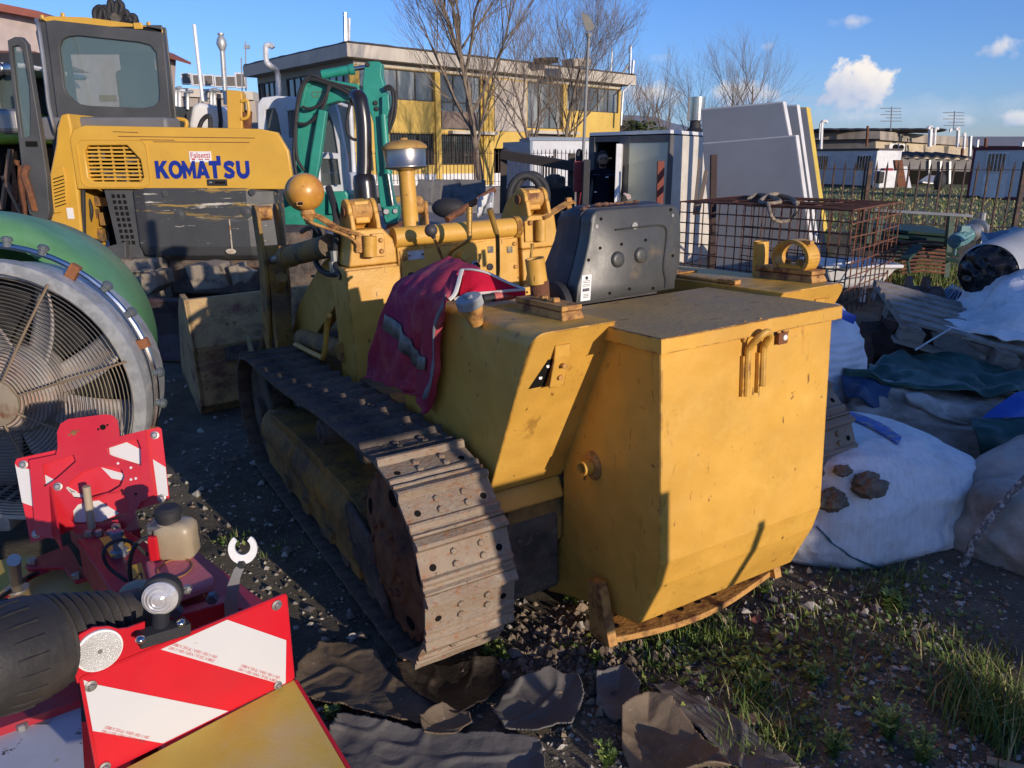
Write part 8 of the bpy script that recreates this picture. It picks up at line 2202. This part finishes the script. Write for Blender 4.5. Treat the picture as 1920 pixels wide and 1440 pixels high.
 drape('canvas_sheet', 'crumpled off-white canvas sheet spread behind the pallet', [[(1765, 605, 5.1), (1820, 585, 5.2), (1850, 560, 5.2), (1880, 520, 5.3), (1940, 500, 5.3)], [(1760, 612, 4.9), (1800, 610, 4.9), (1850, 606, 4.8), (1900, 590, 4.8), (1950, 580, 4.8)], [(1790, 622, 4.7), (1830, 628, 4.7), (1870, 634, 4.6), (1910, 640, 4.6), (1950, 645, 4.6)]], bagm, .05, 2, 'canvas')
 drape('green_tarp', 'shiny dark green tarp folded over the dirty bags below the pallet', [[(1655, 672, 4.55), (1700, 664, 4.6), (1760, 668, 4.6), (1840, 685, 4.5), (1940, 690, 4.5)], [(1625, 690, 4.3), (1690, 690, 4.3), (1770, 700, 4.25), (1850, 715, 4.2), (1940, 712, 4.2)], [(1585, 690, 4.1), (1660, 708, 4.0), (1750, 722, 3.95), (1850, 738, 3.95), (1940, 730, 3.95)], [(1580, 715, 4.05), (1650, 722, 3.98), (1750, 738, 3.9), (1850, 752, 3.88), (1940, 745, 3.9)]], grn, .06, 5)
 drape('blue_tarp', 'dark blue tarp edge hanging under the green tarp beside the loader', [[(1580, 700, 4.0), (1620, 705, 4.0), (1650, 715, 3.95), (1672, 722, 3.95)], [(1578, 735, 3.95), (1610, 735, 3.9), (1640, 738, 3.9), (1665, 745, 3.9)], [(1585, 758, 3.9), (1610, 760, 3.88), (1632, 770, 3.86), (1660, 790, 3.86)]], material('navy_tarp', (.015, .05, .13), .45, bump=.3, bscale=9), .04, 9)
 drape('blue_tarp', 'bright blue tarp corner at the right edge between the green tarps', [[(1905, 738, 3.7), (1925, 735, 3.7), (1950, 732, 3.7)], [(1850, 775, 3.6), (1900, 768, 3.6), (1950, 762, 3.6)], [(1838, 785, 3.58), (1895, 788, 3.56), (1950, 790, 3.56)]], blu, .03, 12)
 drape('green_tarp', 'lower dark green tarp bundle at the right edge above the frayed bag', [[(1822, 782, 3.58), (1870, 790, 3.56), (1950, 785, 3.56)], [(1820, 815, 3.5), (1870, 830, 3.45), (1950, 830, 3.45)], [(1838, 850, 3.45), (1880, 870, 3.4), (1950, 875, 3.4)], [(1868, 875, 3.45), (1900, 895, 3.42), (1950, 905, 3.4)]], grn, .05, 15)
 drape('canvas_sheet', 'mud-stained cream canvas fold on the dirty bag under the green tarp', [[(1690, 742, 3.92), (1740, 745, 3.9), (1800, 755, 3.85), (1860, 765, 3.8)], [(1695, 750, 3.85), (1745, 772, 3.76), (1800, 790, 3.74), (1850, 782, 3.74)], [(1700, 760, 3.84), (1748, 782, 3.75), (1805, 800, 3.73), (1845, 790, 3.73)]], dirty, .03, 18, 'canvas')
 PL = empty('wooden_pallet', 'weathered grey wooden pallet lying tilted on the heap', 'pallet', W(1800, 640, y=4.75)); po = V(PL.location); wd = material('grey_pallet_wood', (.30, .27, .23), .9, layers=(dict(col=(.15, .12, .10), scale=6, lo=.48, hi=.66, stretch=(1, 1, 4)),), bump=.3)
 A, B_ = W(1694, 602, y=4.7), W(1950, 672, y=4.45); u = (B_ - A).normalized(); w_ = V((.25, 1, .12)).normalized(); nrm = u.cross(w_).normalized()
 if nrm.z < 0: nrm = -nrm
 for k in range(6): b = MB(); p = A + w_ * (.05 + .17 * k); b.slab([p - po, p + u * 1.25 - po, p + u * 1.25 + w_ * .11 - po, p + w_ * .11 - po], nrm * -.02); b.build('deck_board', wd, PL)
 for s_ in (.0, .55, 1.1): b = MB(); b.slab([A + u * s_ - nrm * .021 - po, A + u * (s_ + .12) - nrm * .021 - po, A + u * (s_ + .12) + w_ * 1.0 - nrm * .021 - po, A + u * s_ + w_ * 1.0 - nrm * .021 - po], nrm * -.02); b.build('stringer', wd, PL)
 for s_ in (.02, .56, 1.10):
  for t_ in (.0, .45, .88): b = MB(); q = A + u * s_ + w_ * t_ - nrm * .042; b.slab([q - po, q + u * .13 - po, q + u * .13 + w_ * .12 - po, q + w_ * .12 - po], nrm * -.085); b.build('block', wd, PL)
 b = MB(); q = A - nrm * .128; b.slab([q - po, q + u * 1.25 - po, q + u * 1.25 + w_ * .11 - po, q + w_ * .11 - po], nrm * -.02); b.build('bottom_board', wd, PL)
 rb = material('dark_rusty_bucket', (.085, .05, .04), .7, .2, layers=(dict(col=(.16, .10, .08), scale=5, lo=.5, hi=.7), dict(col=(.03, .02, .02), scale=9, lo=.5, hi=.66)), bump=.2)
 def bucket(name, label, c, s_, rz, mat):
  B = empty(name, label, 'digging bucket', c, rz=rz, group='loose digging buckets')
  b = MB(); prof = [(.0, .0), (.30, -.02), (.42, .10), (.45, .30), (.36, .48), (.20, .56)]; inn = [(.20, .53), (.34, .46), (.42, .30), (.39, .12), (.29, .02), (.0, .03)]
  b.prism([(-y * s_, z * s_) for y, z in prof] + [(-y * s_, z * s_) for y, z in inn], 'x', -.32 * s_, .32 * s_); b.build('shell', mat, B, bevel=.01)
  for sx in (-.33, .30): b = MB(); b.prism([(-y * s_, z * s_) for y, z in prof], 'x', sx * s_, (sx + .03) * s_); b.build('side_plate', mat, B)
  for sx in (-.12, .08): b = MB(); b.prism([(-.2 * s_, .56 * s_), (-.38 * s_, .46 * s_), (-.46 * s_, .56 * s_), (-.36 * s_, .70 * s_), (-.22 * s_, .68 * s_)], 'x', sx * s_, (sx + .04) * s_); b.build('hanger', mat, B)
 q = W(1690, 640, y=5.3); bucket('digging_bucket', 'dark rusty digging bucket standing behind the ribbed white bag', (q.x - .12, 5.45, .12), .72, 12, rb)
 q = W(1680, 590, y=6.1); bucket('digging_bucket', 'brown sunlit digging bucket behind the darker one', (q.x + .12, 6.2, .30), .62, -10, material('brown_bucket', (.20, .12, .09), .6, layers=(dict(col=RUST, scale=6, lo=.5, hi=.7),)))
 def corr(b):
  A = [W(1725, 575, y=6.0), W(1810, 600, y=5.6), W(1812, 548, y=6.0), W(1785, 536, y=6.4)]
  nrm = (A[1] - A[0]).cross(A[3] - A[0]).normalized()
  b.grid(lambda u, v: A[0].lerp(A[1], u).lerp(A[3].lerp(A[2], u), v) + nrm * .018 * sin(u * 50), 60, 4, True)
 solid('corrugated_sheet', 'bent blue-grey corrugated sheet between the buckets and the wrapped pipe', 'sheet', material('blue_grey_corrugated', (.26, .32, .40), .4, .3), corr, solid=.004)
 e0, e1 = W(1852, 512, y=5.5), W(1990, 452, y=6.3); ax = (e1 - e0).normalized()
 RO = empty('pipe_roll', 'grey ribbed pipe roll stuffed with black plastic at the right edge', 'pipe', e0)
 b = MB(); pr = []
 for k in range(16): pr += [(.205, k * .07), (.215, k * .07 + .02), (.215, k * .07 + .045), (.205, k * .07 + .065)]
 b.lathe(pr, (0, 0, 0), ax, 40, caps=False); b.lathe([(.198, .01), (.198, .9)], (0, 0, 0), ax, 40, caps=False); b.build('ribbed_wrap', material('grey_ribbed_plastic', (.34, .36, .38), .4), RO, sharp=60)
 b = MB(); a_, c_ = MB.frame(ax)
 b.grid(lambda u, v: (a_ * cos(2 * PI * u) + c_ * sin(2 * PI * u)) * .2 * v - ax * (.07 * (1 - v * v) + .045 * noise.noise(V((cos(6.28 * u) * v * 4, sin(6.28 * u) * v * 4, 1)))), 40, 12); b.build('black_plastic', material('shiny_black_plastic', (.012, .012, .013), .22, bump=.6, bscale=14), RO, sharp=180)
 solid('cane', 'thin pale stick leaning across the pallet', 'stick', M['zinc'], lambda b: b.tube([W(1716, 656, y=4.4), W(1782, 616, y=4.6)], .006, 6))
 solid('dark_sheeting', 'dark blue crumpled sheeting lying against the low wall at right', 'tarp', MATS['navy_tarp'], lambda b: b.grid(lambda u, v: W(1840 + 110 * u, 432 + 32 * v + 5 * sin(u * 9), y=8.4 - 1.2 * v) + V((0, 0, .05 * noise.noise(V((u * 6, v * 5, 2))))), 24, 10))
make_heap()
# ================================================================ ground surfaces further back
def sheet(name, pts, z, mat, kind='structure'):
 b = MB(); b.add([(x, y, z) for x, y in pts], [tuple(range(len(pts)))]); o = b.build(name, mat); return tag(o, kind=kind)
sheet('concrete_yard', [(-9, 8.2), (-3.4, 7.6), (-.2, 9.4), (2.0, 9.8), (3.2, 10.6), (3.4, 24.2), (-12, 26)], .012, material('grey_yard_concrete', (.21, .20, .19), .9, var=.2, vscale=.8, layers=(dict(col=(.12, .11, .10), scale=.7, lo=.45, hi=.65, fac=.8), dict(col=(.26, .24, .21), scale=6, lo=.55, hi=.7, fac=.6)), bump=.2, bscale=30))
sheet('street', [(-40, 27), (4, 25), (60, 70), (40, 95), (-60, 60)], .008, material('street_asphalt', (.10, .10, .10), .9))
fieldm = material('field_soil_grass', (.15, .15, .05), 1.0, var=.35, vscale=.8, layers=(dict(col=(.20, .17, .07), scale=.9, lo=.45, hi=.65, fac=.7), dict(col=(.05, .075, .02), scale=5, lo=.5, hi=.7, fac=.6)), bump=.8, bscale=8)
sheet('grass_field', [(3.6, 13.3), (16, 9.8), (60, 20), (70, 62), (10, 56), (3.6, 30)], .016, fieldm)
# ================================================================ stones, clods, grass
def scatter_stones(name, n, region, smin, smax, mats, seed, flat=.6):
 rn = Rand(seed); b = MB()
 for _ in range(n):
  x, y = region(rn)
  s_ = smin * (smax / smin) ** (rn.random() ** 2.2)
  z = GH(x, y) + s_ * .25
  a = rn.random() * 6.28; b.m = rn.randrange(len(mats))
  ax, ay, az = s_ * rn.uniform(.7, 1.2), s_ * rn.uniform(.5, .9), s_ * rn.uniform(.4, .8) * (flat + .4)
  ca, sa = cos(a), sin(a)
  P_ = [(ax, 0, 0), (ax * .2, ay, .1 * az), (-ax, .1 * ay, 0), (-.1 * ax, -ay, 0), (.1 * ax, .1 * ay, az), (-.35 * ax, .2 * ay, .9 * az), (0, 0, -az)]
  P_ = [(x + px * ca - py * sa, y + px * sa + py * ca, z + pz + rn.uniform(-.1, .1) * s_) for px, py, pz in P_]
  b.add(P_, [(0, 1, 4), (1, 5, 4), (1, 2, 5), (2, 3, 5), (3, 4, 5), (3, 0, 4), (0, 6, 1), (1, 6, 2), (2, 6, 3), (3, 6, 0)])
 o = b.build(name, mats, fix=False); return tag(o, kind='stuff')
st = [material('grey_stone', (.31, .285, .24), .9), material('dark_stone', (.17, .15, .13), .9), material('pale_stone', (.44, .41, .35), .9), material('brown_stone', (.24, .18, .13), .9)]
def reg_near(rn):
 while True:
  x, y = rn.uniform(-1.9, 3.2), 1.45 + 6.0 * rn.random() ** 1.8
  if abs(x) < (y + .5) * .75: return x, y
scatter_stones('gravel', 15000, reg_near, .0035, .017, st, 4)
scatter_stones('gravel', 1500, lambda rn: (rn.uniform(-2.6, 3), 2.2 + 5 * rn.random()), .014, .034, st, 5)
clod = [material('brown_clod', (.27, .205, .14), .95, bump=.6, bscale=60), material('dark_clod', (.12, .09, .065), .95, bump=.6, bscale=60)]
def reg_clod(rn):
 p = W(rn.gauss(1085, 75), rn.gauss(1235, 45), z=0); return p.x, p.y
scatter_stones('soil_clods', 1500, reg_clod, .006, .026, clod, 6, 1.0)
def reg_mulch(rn):
 p = W(rn.uniform(1150, 1900), rn.uniform(1120, 1460), z=0); return p.x, p.y
scatter_stones('soil_crumbs', 2600, reg_mulch, .004, .016, clod + [st[2]], 8, .6)
gm = [material('grass_green', (.10, .155, .025), .75, var=.35, vscale=3), material('grass_dry', (.34, .29, .13), .85, var=.25, vscale=3), material('weed_leaf', (.115, .185, .040), .6, var=.35, vscale=6), material('weed_tip', (.30, .35, .08), .6)]
def blade(b, p, h, rn, w=.0035, lean=.5):
 a = rn.random() * 6.28; d = V((cos(a), sin(a), 0)); s_ = V((-d.y, d.x, 0)) * w
 l = rn.uniform(.1, lean) * h; q1 = p + d * l * .35 + V((0, 0, h * .55)); q2 = p + d * l + V((0, 0, h * rn.uniform(.8, 1)))
 b.add([p - s_, p + s_, q1 + s_ * .7, q1 - s_ * .7, q2], [(0, 1, 2, 3), (3, 2, 4)])
def grass_patch(name, spots, seed, dry=.2):
 rn = Rand(seed); b = MB()
 for px, py, spread, n, h in spots:
  c = W(px, py, z=0)
  for _ in range(n):
   x, y = c.x + rn.gauss(0, spread), c.y + rn.gauss(0, spread); b.m = 1 if rn.random() < dry else 0
   blade(b, V((x, y, GH(x, y) - .004)), h * rn.uniform(.4, 1.15), rn, .0022 + .012 * h * .2, .9)
 return tag(b.build(name, [gm[0], gm[1]], fix=False), kind='stuff')
grass_patch('grass', [(1260, 1190, .05, 160, .05), (1310, 1200, .06, 260, .07), (1200, 1215, .05, 150, .045), (1240, 1260, .05, 130, .05), (1350, 1215, .05, 140, .06), (1420, 1330, .05, 160, .09), (1460, 1400, .06, 170, .09), (1560, 1290, .09, 130, .06), (1640, 1130, .07, 130, .06), (1690, 1110, .06, 120, .06), (1850, 1290, .09, 240, .07), (1880, 1380, .07, 420, .14), (1820, 1350, .06, 240, .13), (1580, 1210, .1, 140, .05), (1740, 1220, .1, 160, .05), (1500, 1180, .08, 110, .05), (1390, 1420, .05, 80, .07), (1190, 1300, .03, 90, .05), (430, 985, .03, 40, .05), (520, 1010, .05, 40, .04), (395, 1080, .02, 30, .05)], 21)
def grass_far():
 rn = Rand(9); b = MB()
 for _ in range(2600):
  p = W(rn.gauss(1720, 55), rn.uniform(500, 540), z=0); b.m = 1 if rn.random() < .25 else 0
  if p.y > 12: continue
  blade(b, V((p.x, p.y, GH(p.x, p.y) - .01)), rn.uniform(.08, .22), rn, .006, .7)
 for _ in range(9000):
  y = 13.6 + 32 * rn.random() ** 1.8; x = rn.uniform(.30, .75) * y; b.m = 1 if rn.random() < .62 else 0
  blade(b, V((x, y, .01)), rn.uniform(.03, .11) * (1 + .010 * y), rn, .009 + .0007 * y, .9)
 tag(b.build('field_grass', [gm[0], gm[1]], fix=False), kind='stuff')
grass_far()
def ground_weeds():
 rn = Rand(14); b = MB()
 for px, py, n, sp in ((1290, 1250, 40, .10), (1350, 1270, 40, .10), (1420, 1250, 30, .08), (1230, 1225, 24, .07), (1080, 1240, 16, .05), (930, 1225, 20, .03), (1420, 1300, 40, .09), (1560, 1090, 26, .09), (1640, 1180, 26, .12), (1760, 1180, 26, .12), (1500, 1240, 30, .11), (1600, 1330, 50, .12), (1480, 1430, 40, .08), (440, 990, 14, .07), (1720, 1290, 26, .12), (1190, 1190, 14, .04)):
  c = W(px, py, z=0)
  for _ in range(n):
   x, y = c.x + rn.gauss(0, sp), c.y + rn.gauss(0, sp); z = GH(x, y)
   for k in range(rn.randint(4, 8)):
    a = rn.random() * 6.28; ln = rn.uniform(.008, .026); h = rn.uniform(.004, .03); d = V((cos(a), sin(a), rn.uniform(.1, .9))).normalized(); s_ = V((-sin(a), cos(a), 0)) * ln * .32
    p = V((x, y, z + h * .6)); b.m = 0 if rn.random() < .75 else 1
    b.add([p, p + d * ln * .5 + s_, p + d * ln, p + d * ln * .5 - s_], [(0, 1, 2, 3)])
 tag(b.build('ground_weeds', [gm[2], gm[3]], fix=False), kind='stuff')
ground_weeds()
def weed(px, py, h, n, label, leaf, seed, tip=.3, y=None):
 rn = Rand(seed); c = W(px, py, z=0); c.z = GH(c.x, c.y) - .005
 root = empty('weed_plant', label, 'weed', c, group='weeds growing on the soil')
 s_, l_ = MB(), MB()
 for k in range(n):
  a = rn.random() * 6.28; ln = h * rn.uniform(.6, 1.1); out = rn.uniform(.15, .7)
  pts = spath([(0, 0, 0), (cos(a) * ln * out * .3, sin(a) * ln * out * .3, ln * .5), (cos(a) * ln * out, sin(a) * ln * out, ln * (1.05 - .35 * out))], 4)
  s_.tube(pts, [.0022] * (len(pts) - 1) + [.0008], 4)
  for i, p in enumerate(pts[1:]):
   for _ in range(3):
    b_ = rn.random() * 6.28; L_ = leaf * rn.uniform(.5, 1.2) * (1 - .4 * i / len(pts)); d = V((cos(b_), sin(b_), rn.uniform(-.1, .9))).normalized(); w_ = d.cross(V((0, 0, 1))).normalized() * L_ * rn.uniform(.22, .36)
    l_.m = 1 if i > len(pts) * .6 and rn.random() < tip else 0
    l_.add([p, p + d * L_ * .5 + w_, p + d * L_, p + d * L_ * .5 - w_], [(0, 1, 2, 3)])
 s_.build('stem', gm[3], root, fix=False); l_.build('leaves', [gm[2], gm[3]], root, fix=False)
for a in ((1660, 1400, .13, 22, 'tallest feathery weed catching the sun at the lower right', .022, 1, .6), (1725, 1440, .11, 18, 'sunlit feathery weed right of the tallest one at the bottom edge', .02, 2, .6), (1560, 1430, .09, 14, 'small feathery weed left of the tallest one near the bottom edge', .02, 3, .5), (1420, 1310, .07, 14, 'bushy weed in the sun beside the dark mat strip', .022, 4, .3), (1140, 1440, .08, 8, 'upright weed growing between the torn mats at the bottom edge', .024, 5, .3), (620, 1335, .045, 9, 'small weed sprouting between the brown mat and the gravel', .026, 6, .3), (910, 1225, .035, 10, 'low weed at the foot of the rear track', .02, 7, .3), (1120, 1250, .035, 9, 'low leafy weed on the brown clods behind the track', .024, 8, .3), (1590, 1075, .06, 10, 'broad-leaved weed in the shade below the white bulk bag', .045, 9, 0), (1670, 1165, .05, 9, 'broad-leaved weed on the shaded ground before the bags', .05, 10, 0), (1430, 1130, .07, 5, 'spindly weed by the right end of the tow plate', .018, 11, .5), (1390, 1280, .06, 10, 'round bushy weed below the tow plate in the sun', .02, 12, .3), (1075, 1130, .05, 7, 'dark leafy weed under the tank behind the track', .04, 13, 0), (1520, 1300, .07, 10, 'greyish weed in half shade at the right of the mat strip', .026, 15, .1)): weed(*a)
# ================================================================ torn rubber belting, wood, bricks
def torn_mat(label, poly, z, mat, seed, curl=.02):
 xs, ys = [p[0] for p in poly], [p[1] for p in poly]
 def inside(x, y):
  c = False; j = len(poly) - 1
  for i in range(len(poly)):
   (xi, yi), (xj, yj) = poly[i], poly[j]
   if (yi > y) != (yj > y) and x < (xj - xi) * (y - yi) / (yj - yi) + xi: c = not c
   j = i
  return c
 n = 96; idx = {}; b = MB(); vs = []; fs = []
 def edge_d(x, y): return min(math.hypot(x - (xi + (xj - xi) * t), y - (yi + (yj - yi) * t)) for (xi, yi), (xj, yj) in zip(poly, poly[1:] + poly[:1]) for t in (max(0, min(1, ((x - xi) * (xj - xi) + (y - yi) * (yj - yi)) / max(1, (xj - xi) ** 2 + (yj - yi) ** 2))),))
 def vid(i, j):
  if (i, j) not in idx:
   px, py = min(xs) + (max(xs) - min(xs)) * i / n, min(ys) + (max(ys) - min(ys)) * j / n
   p = W(px, py, z=z); e = max(0, 1 - edge_d(px, py) / 45)
   nz = noise.noise(V((p.x * 3, p.y * 3, seed))); nw = noise.noise(V((p.x * 8, p.y * 8, seed)))
   zz = max(GH(p.x, p.y), -.02) + .012 + .012 * (nz + .3) + .006 * nw + .006 * max(0, 1 - 6 * abs(nw + .1 * nz)) + .6 * e * e * curl * (1 + 2.2 * noise.noise(V((p.x * 5, p.y * 5, seed + 4))))
   idx[(i, j)] = len(vs); vs.append((p.x, p.y, max(zz, GH(p.x, p.y) + .006)))
  return idx[(i, j)]
 for i in range(n):
  for j in range(n):
   px, py = min(xs) + (max(xs) - min(xs)) * (i + .5) / n, min(ys) + (max(ys) - min(ys)) * (j + .5) / n
   if inside(px + 4 * noise.noise(V((px * .05, py * .05, seed))), py + 4 * noise.noise(V((px * .05, py * .05, seed + 2)))): fs.append((vid(i, j), vid(i + 1, j), vid(i + 1, j + 1), vid(i, j + 1)))
 b.add(vs, fs, True); o = b.build('rubber_mat', mat, solid=.0045, sharp=180); tag(o, label, 'mat', 'torn rubber belting on the ground')
rm1 = material('brown_worn_belting', (.15, .11, .068), .75, var=.3, vscale=4, layers=(dict(col=(.24, .18, .11), scale=3, lo=.5, hi=.7, fac=.7), dict(col=(.02, .016, .014), scale=5, lo=.55, hi=.7, fac=.8), dict(col=(.34, .29, .22), scale=70, lo=.63, hi=.67, fac=.7)), bump=.12, bscale=90, dent=(9, .2))
rm2 = material('grey_worn_belting', (.135, .125, .11), .8, var=.25, vscale=5, layers=(dict(col=(.22, .19, .155), scale=4, lo=.52, hi=.7, fac=.6), dict(col=(.25, .23, .2), scale=60, lo=.66, hi=.70, fac=.7)), bump=.12, bscale=90, dent=(9, .2))
rm3 = material('oily_belting', (.022, .017, .014), .42, var=.3, layers=(dict(col=(.09, .07, .05), scale=9, lo=.5, hi=.66, fac=.7),), bump=.5, bscale=24)
torn_mat('large brown worn rubber mat behind the rear left track', [(548, 1292), (556, 1240), (598, 1196), (655, 1192), (705, 1215), (735, 1258), (800, 1290), (830, 1330), (790, 1352), (690, 1335)], .02, rm1, 1)
torn_mat('dark oily rubber piece directly under the end of the track', [(740, 1255), (930, 1240), (950, 1280), (910, 1320), (862, 1345), (800, 1318), (760, 1290)], .01, rm3, 2, .03)
torn_mat('large dark grey rubber mat at the bottom edge, centre left', [(632, 1338), (700, 1350), (790, 1368), (905, 1378), (1015, 1395), (1030, 1500), (610, 1500), (600, 1400)], .02, rm2, 3)
torn_mat('folded brown rubber flap between the brown and the grey mat', [(785, 1345), (830, 1318), (880, 1335), (885, 1352), (850, 1372), (795, 1378)], .03, rm1, 4, .05)
torn_mat('curled grey rubber piece lying left of the soil clods', [(925, 1335), (965, 1280), (1030, 1262), (1085, 1272), (1095, 1310), (1070, 1368), (1010, 1385), (945, 1378)], .03, rm2, 5, .05)
torn_mat('long narrow rubber strip running to the lower right', [(1220, 1288), (1250, 1284), (1330, 1330), (1420, 1390), (1500, 1450), (1420, 1470), (1340, 1410), (1270, 1345)], .03, rm2, 6, .03)
torn_mat('brown-grey rubber scrap beside the long strip', [(1165, 1345), (1215, 1325), (1262, 1345), (1330, 1405), (1370, 1460), (1200, 1470), (1165, 1410)], .03, rm1, 7, .05)
torn_mat('small grey rubber scrap on the clods above the brown-grey one', [(1118, 1275), (1168, 1262), (1200, 1300), (1195, 1345), (1150, 1350), (1118, 1320)], .03, rm2, 8, .06)
solid('wood_board', 'short pale wooden board lying in the weeds by the rubber strip', 'board', material('pale_wood', (.40, .30, .18), .85, layers=(dict(col=(.26, .18, .1), scale=20, lo=.5, hi=.65, stretch=(1, 6, 1)),)), lambda b: b.slab([W(px, py, z=.035) for px, py in ((1352, 1352), (1420, 1340), (1428, 1360), (1372, 1368))], (0, 0, .012)), bevel=.002)
for px, py, lb in ((1468, 1365, 'orange brick fragment beside the pale wooden board'), (1416, 1166, 'small orange brick fragment under the tow plate')):
 solid('brick_piece', lb, 'brick', material('orange_brick', (.30, .11, .07), .9) if px == 1468 else MATS['orange_brick'], lambda b: b.box(W(px, py, z=.03), (.05, .035, .03), Matrix.Rotation(.6, 3, 'Z') @ Matrix.Rotation(.3, 3, 'X')), group='brick fragments', bevel=.008)
for k, (p0, p1, lb) in enumerate((((1440, 1300), (1490, 1280), 'pale stick lying right of the bushy weeds'), ((1620, 1102), (1660, 1096), 'short pale stick below the white bulk bag'), ((1850, 1425), (1960, 1450), 'thick branch stub at the lower right corner'), ((1280, 1262), (1330, 1258), 'thin stick among the weeds below the tow plate'))):
 solid('stick', lb, 'stick', material('dry_stick', (.36, .28, .18), .9) if k == 0 else MATS['dry_stick'], lambda b: b.tube(spath([W(*p0, z=.03), W((p0[0] + p1[0]) / 2, (p0[1] + p1[1]) / 2 + 2, z=.035), W(*p1, z=.03)], 3), .012 if k == 2 else .0055, 6), group='loose sticks')
# ================================================================ unseen blockers added to cast shade on the loader and the right side
def LW(x, y, z=0): return MORG + MROT @ V((x, y, z))
def make_shade_casters():
 a, c = LW(2.84, -9.2), LW(10.5, -9.2); a.z = c.z = 0
 B = empty('shade_blocker', 'long unseen block behind the camera, added to shade the right side', 'shed', a); d = (c - a); n = V((.616, -.788, 0)) * 2.2  # no shed known here; added to block sun from bags and ground
 b = MB(); b.hexa([V((0, 0, 0)), d, d + n, n, V((0, 0, 2.75)), d + V((0, 0, 2.75)), d + n + V((0, 0, 3.0)), n + V((0, 0, 3.0))]); b.build('wall', material('shed_grey_sheet', (.20, .19, .18), .8, wave=dict(scale=6, dir='X', s=.6)), B)
 b = MB(); e = d.normalized() * .02; m = n.normalized() * .15
 b.hexa([-e - m + V((0, 0, 2.75)), d + e - m + V((0, 0, 2.75)), d + e + n + m + V((0, 0, 3.0)), -e + n + m + V((0, 0, 3.0))] + [v + V((0, 0, .06)) for v in (-e - m + V((0, 0, 2.75)), d + e - m + V((0, 0, 2.75)), d + e + n + m + V((0, 0, 3.0)), -e + n + m + V((0, 0, 3.0)))]); b.build('roof', M['rust'], B)
 p = LW(1.06, -2.35); p.z = 0
 T = empty('shade_stack', 'unseen low stack with an upright stake, added to cast shade', 'shade blocker', p, rz=30)  # unseen stack added to keep low sun off the ground
 Q = lambda x, y, z: MROT @ V((x, y, z)) + MORG
 nb = empty('shade_boards', 'two unseen boards beside the camera, added to shade the track', 'board', Q(.6, -2.4, 0))  # boards added out of view only to shade the track and hull
 for nm, xs, zs in (('board', (.56, .90), (.45, .95)), ('board', (.25, .60), (1.13, 1.6)), ('stake', (.60, .64), (-.1, 1.62))):
  b = MB(); yy = -2.36 if nm == 'board' else -2.40; b.hexa([Q(x, y, z) - nb.location for z in zs for x, y in ((xs[0], yy), (xs[1], yy), (xs[1], yy + .02), (xs[0], yy + .02))]); b.build(nm, M['rust'], nb)
 for k in range(4):
  for j in range(4): b = MB(); b.box2((.02 + .14 * j, -1.3, .03 + .11 * k), (.15 + .14 * j, -.1, .13 + .11 * k)); b.build('timber', material('stack_timber', (.25, .19, .12), .9) if k == j == 0 else MATS['stack_timber'], T)
 b = MB(); b.beam((.22, -.05, 0), (.20, -.05, .90), .028, .028); b.build('stake', MATS['stack_timber'], T)  # stake added to throw a thin shadow streak on the tank
make_shade_casters()
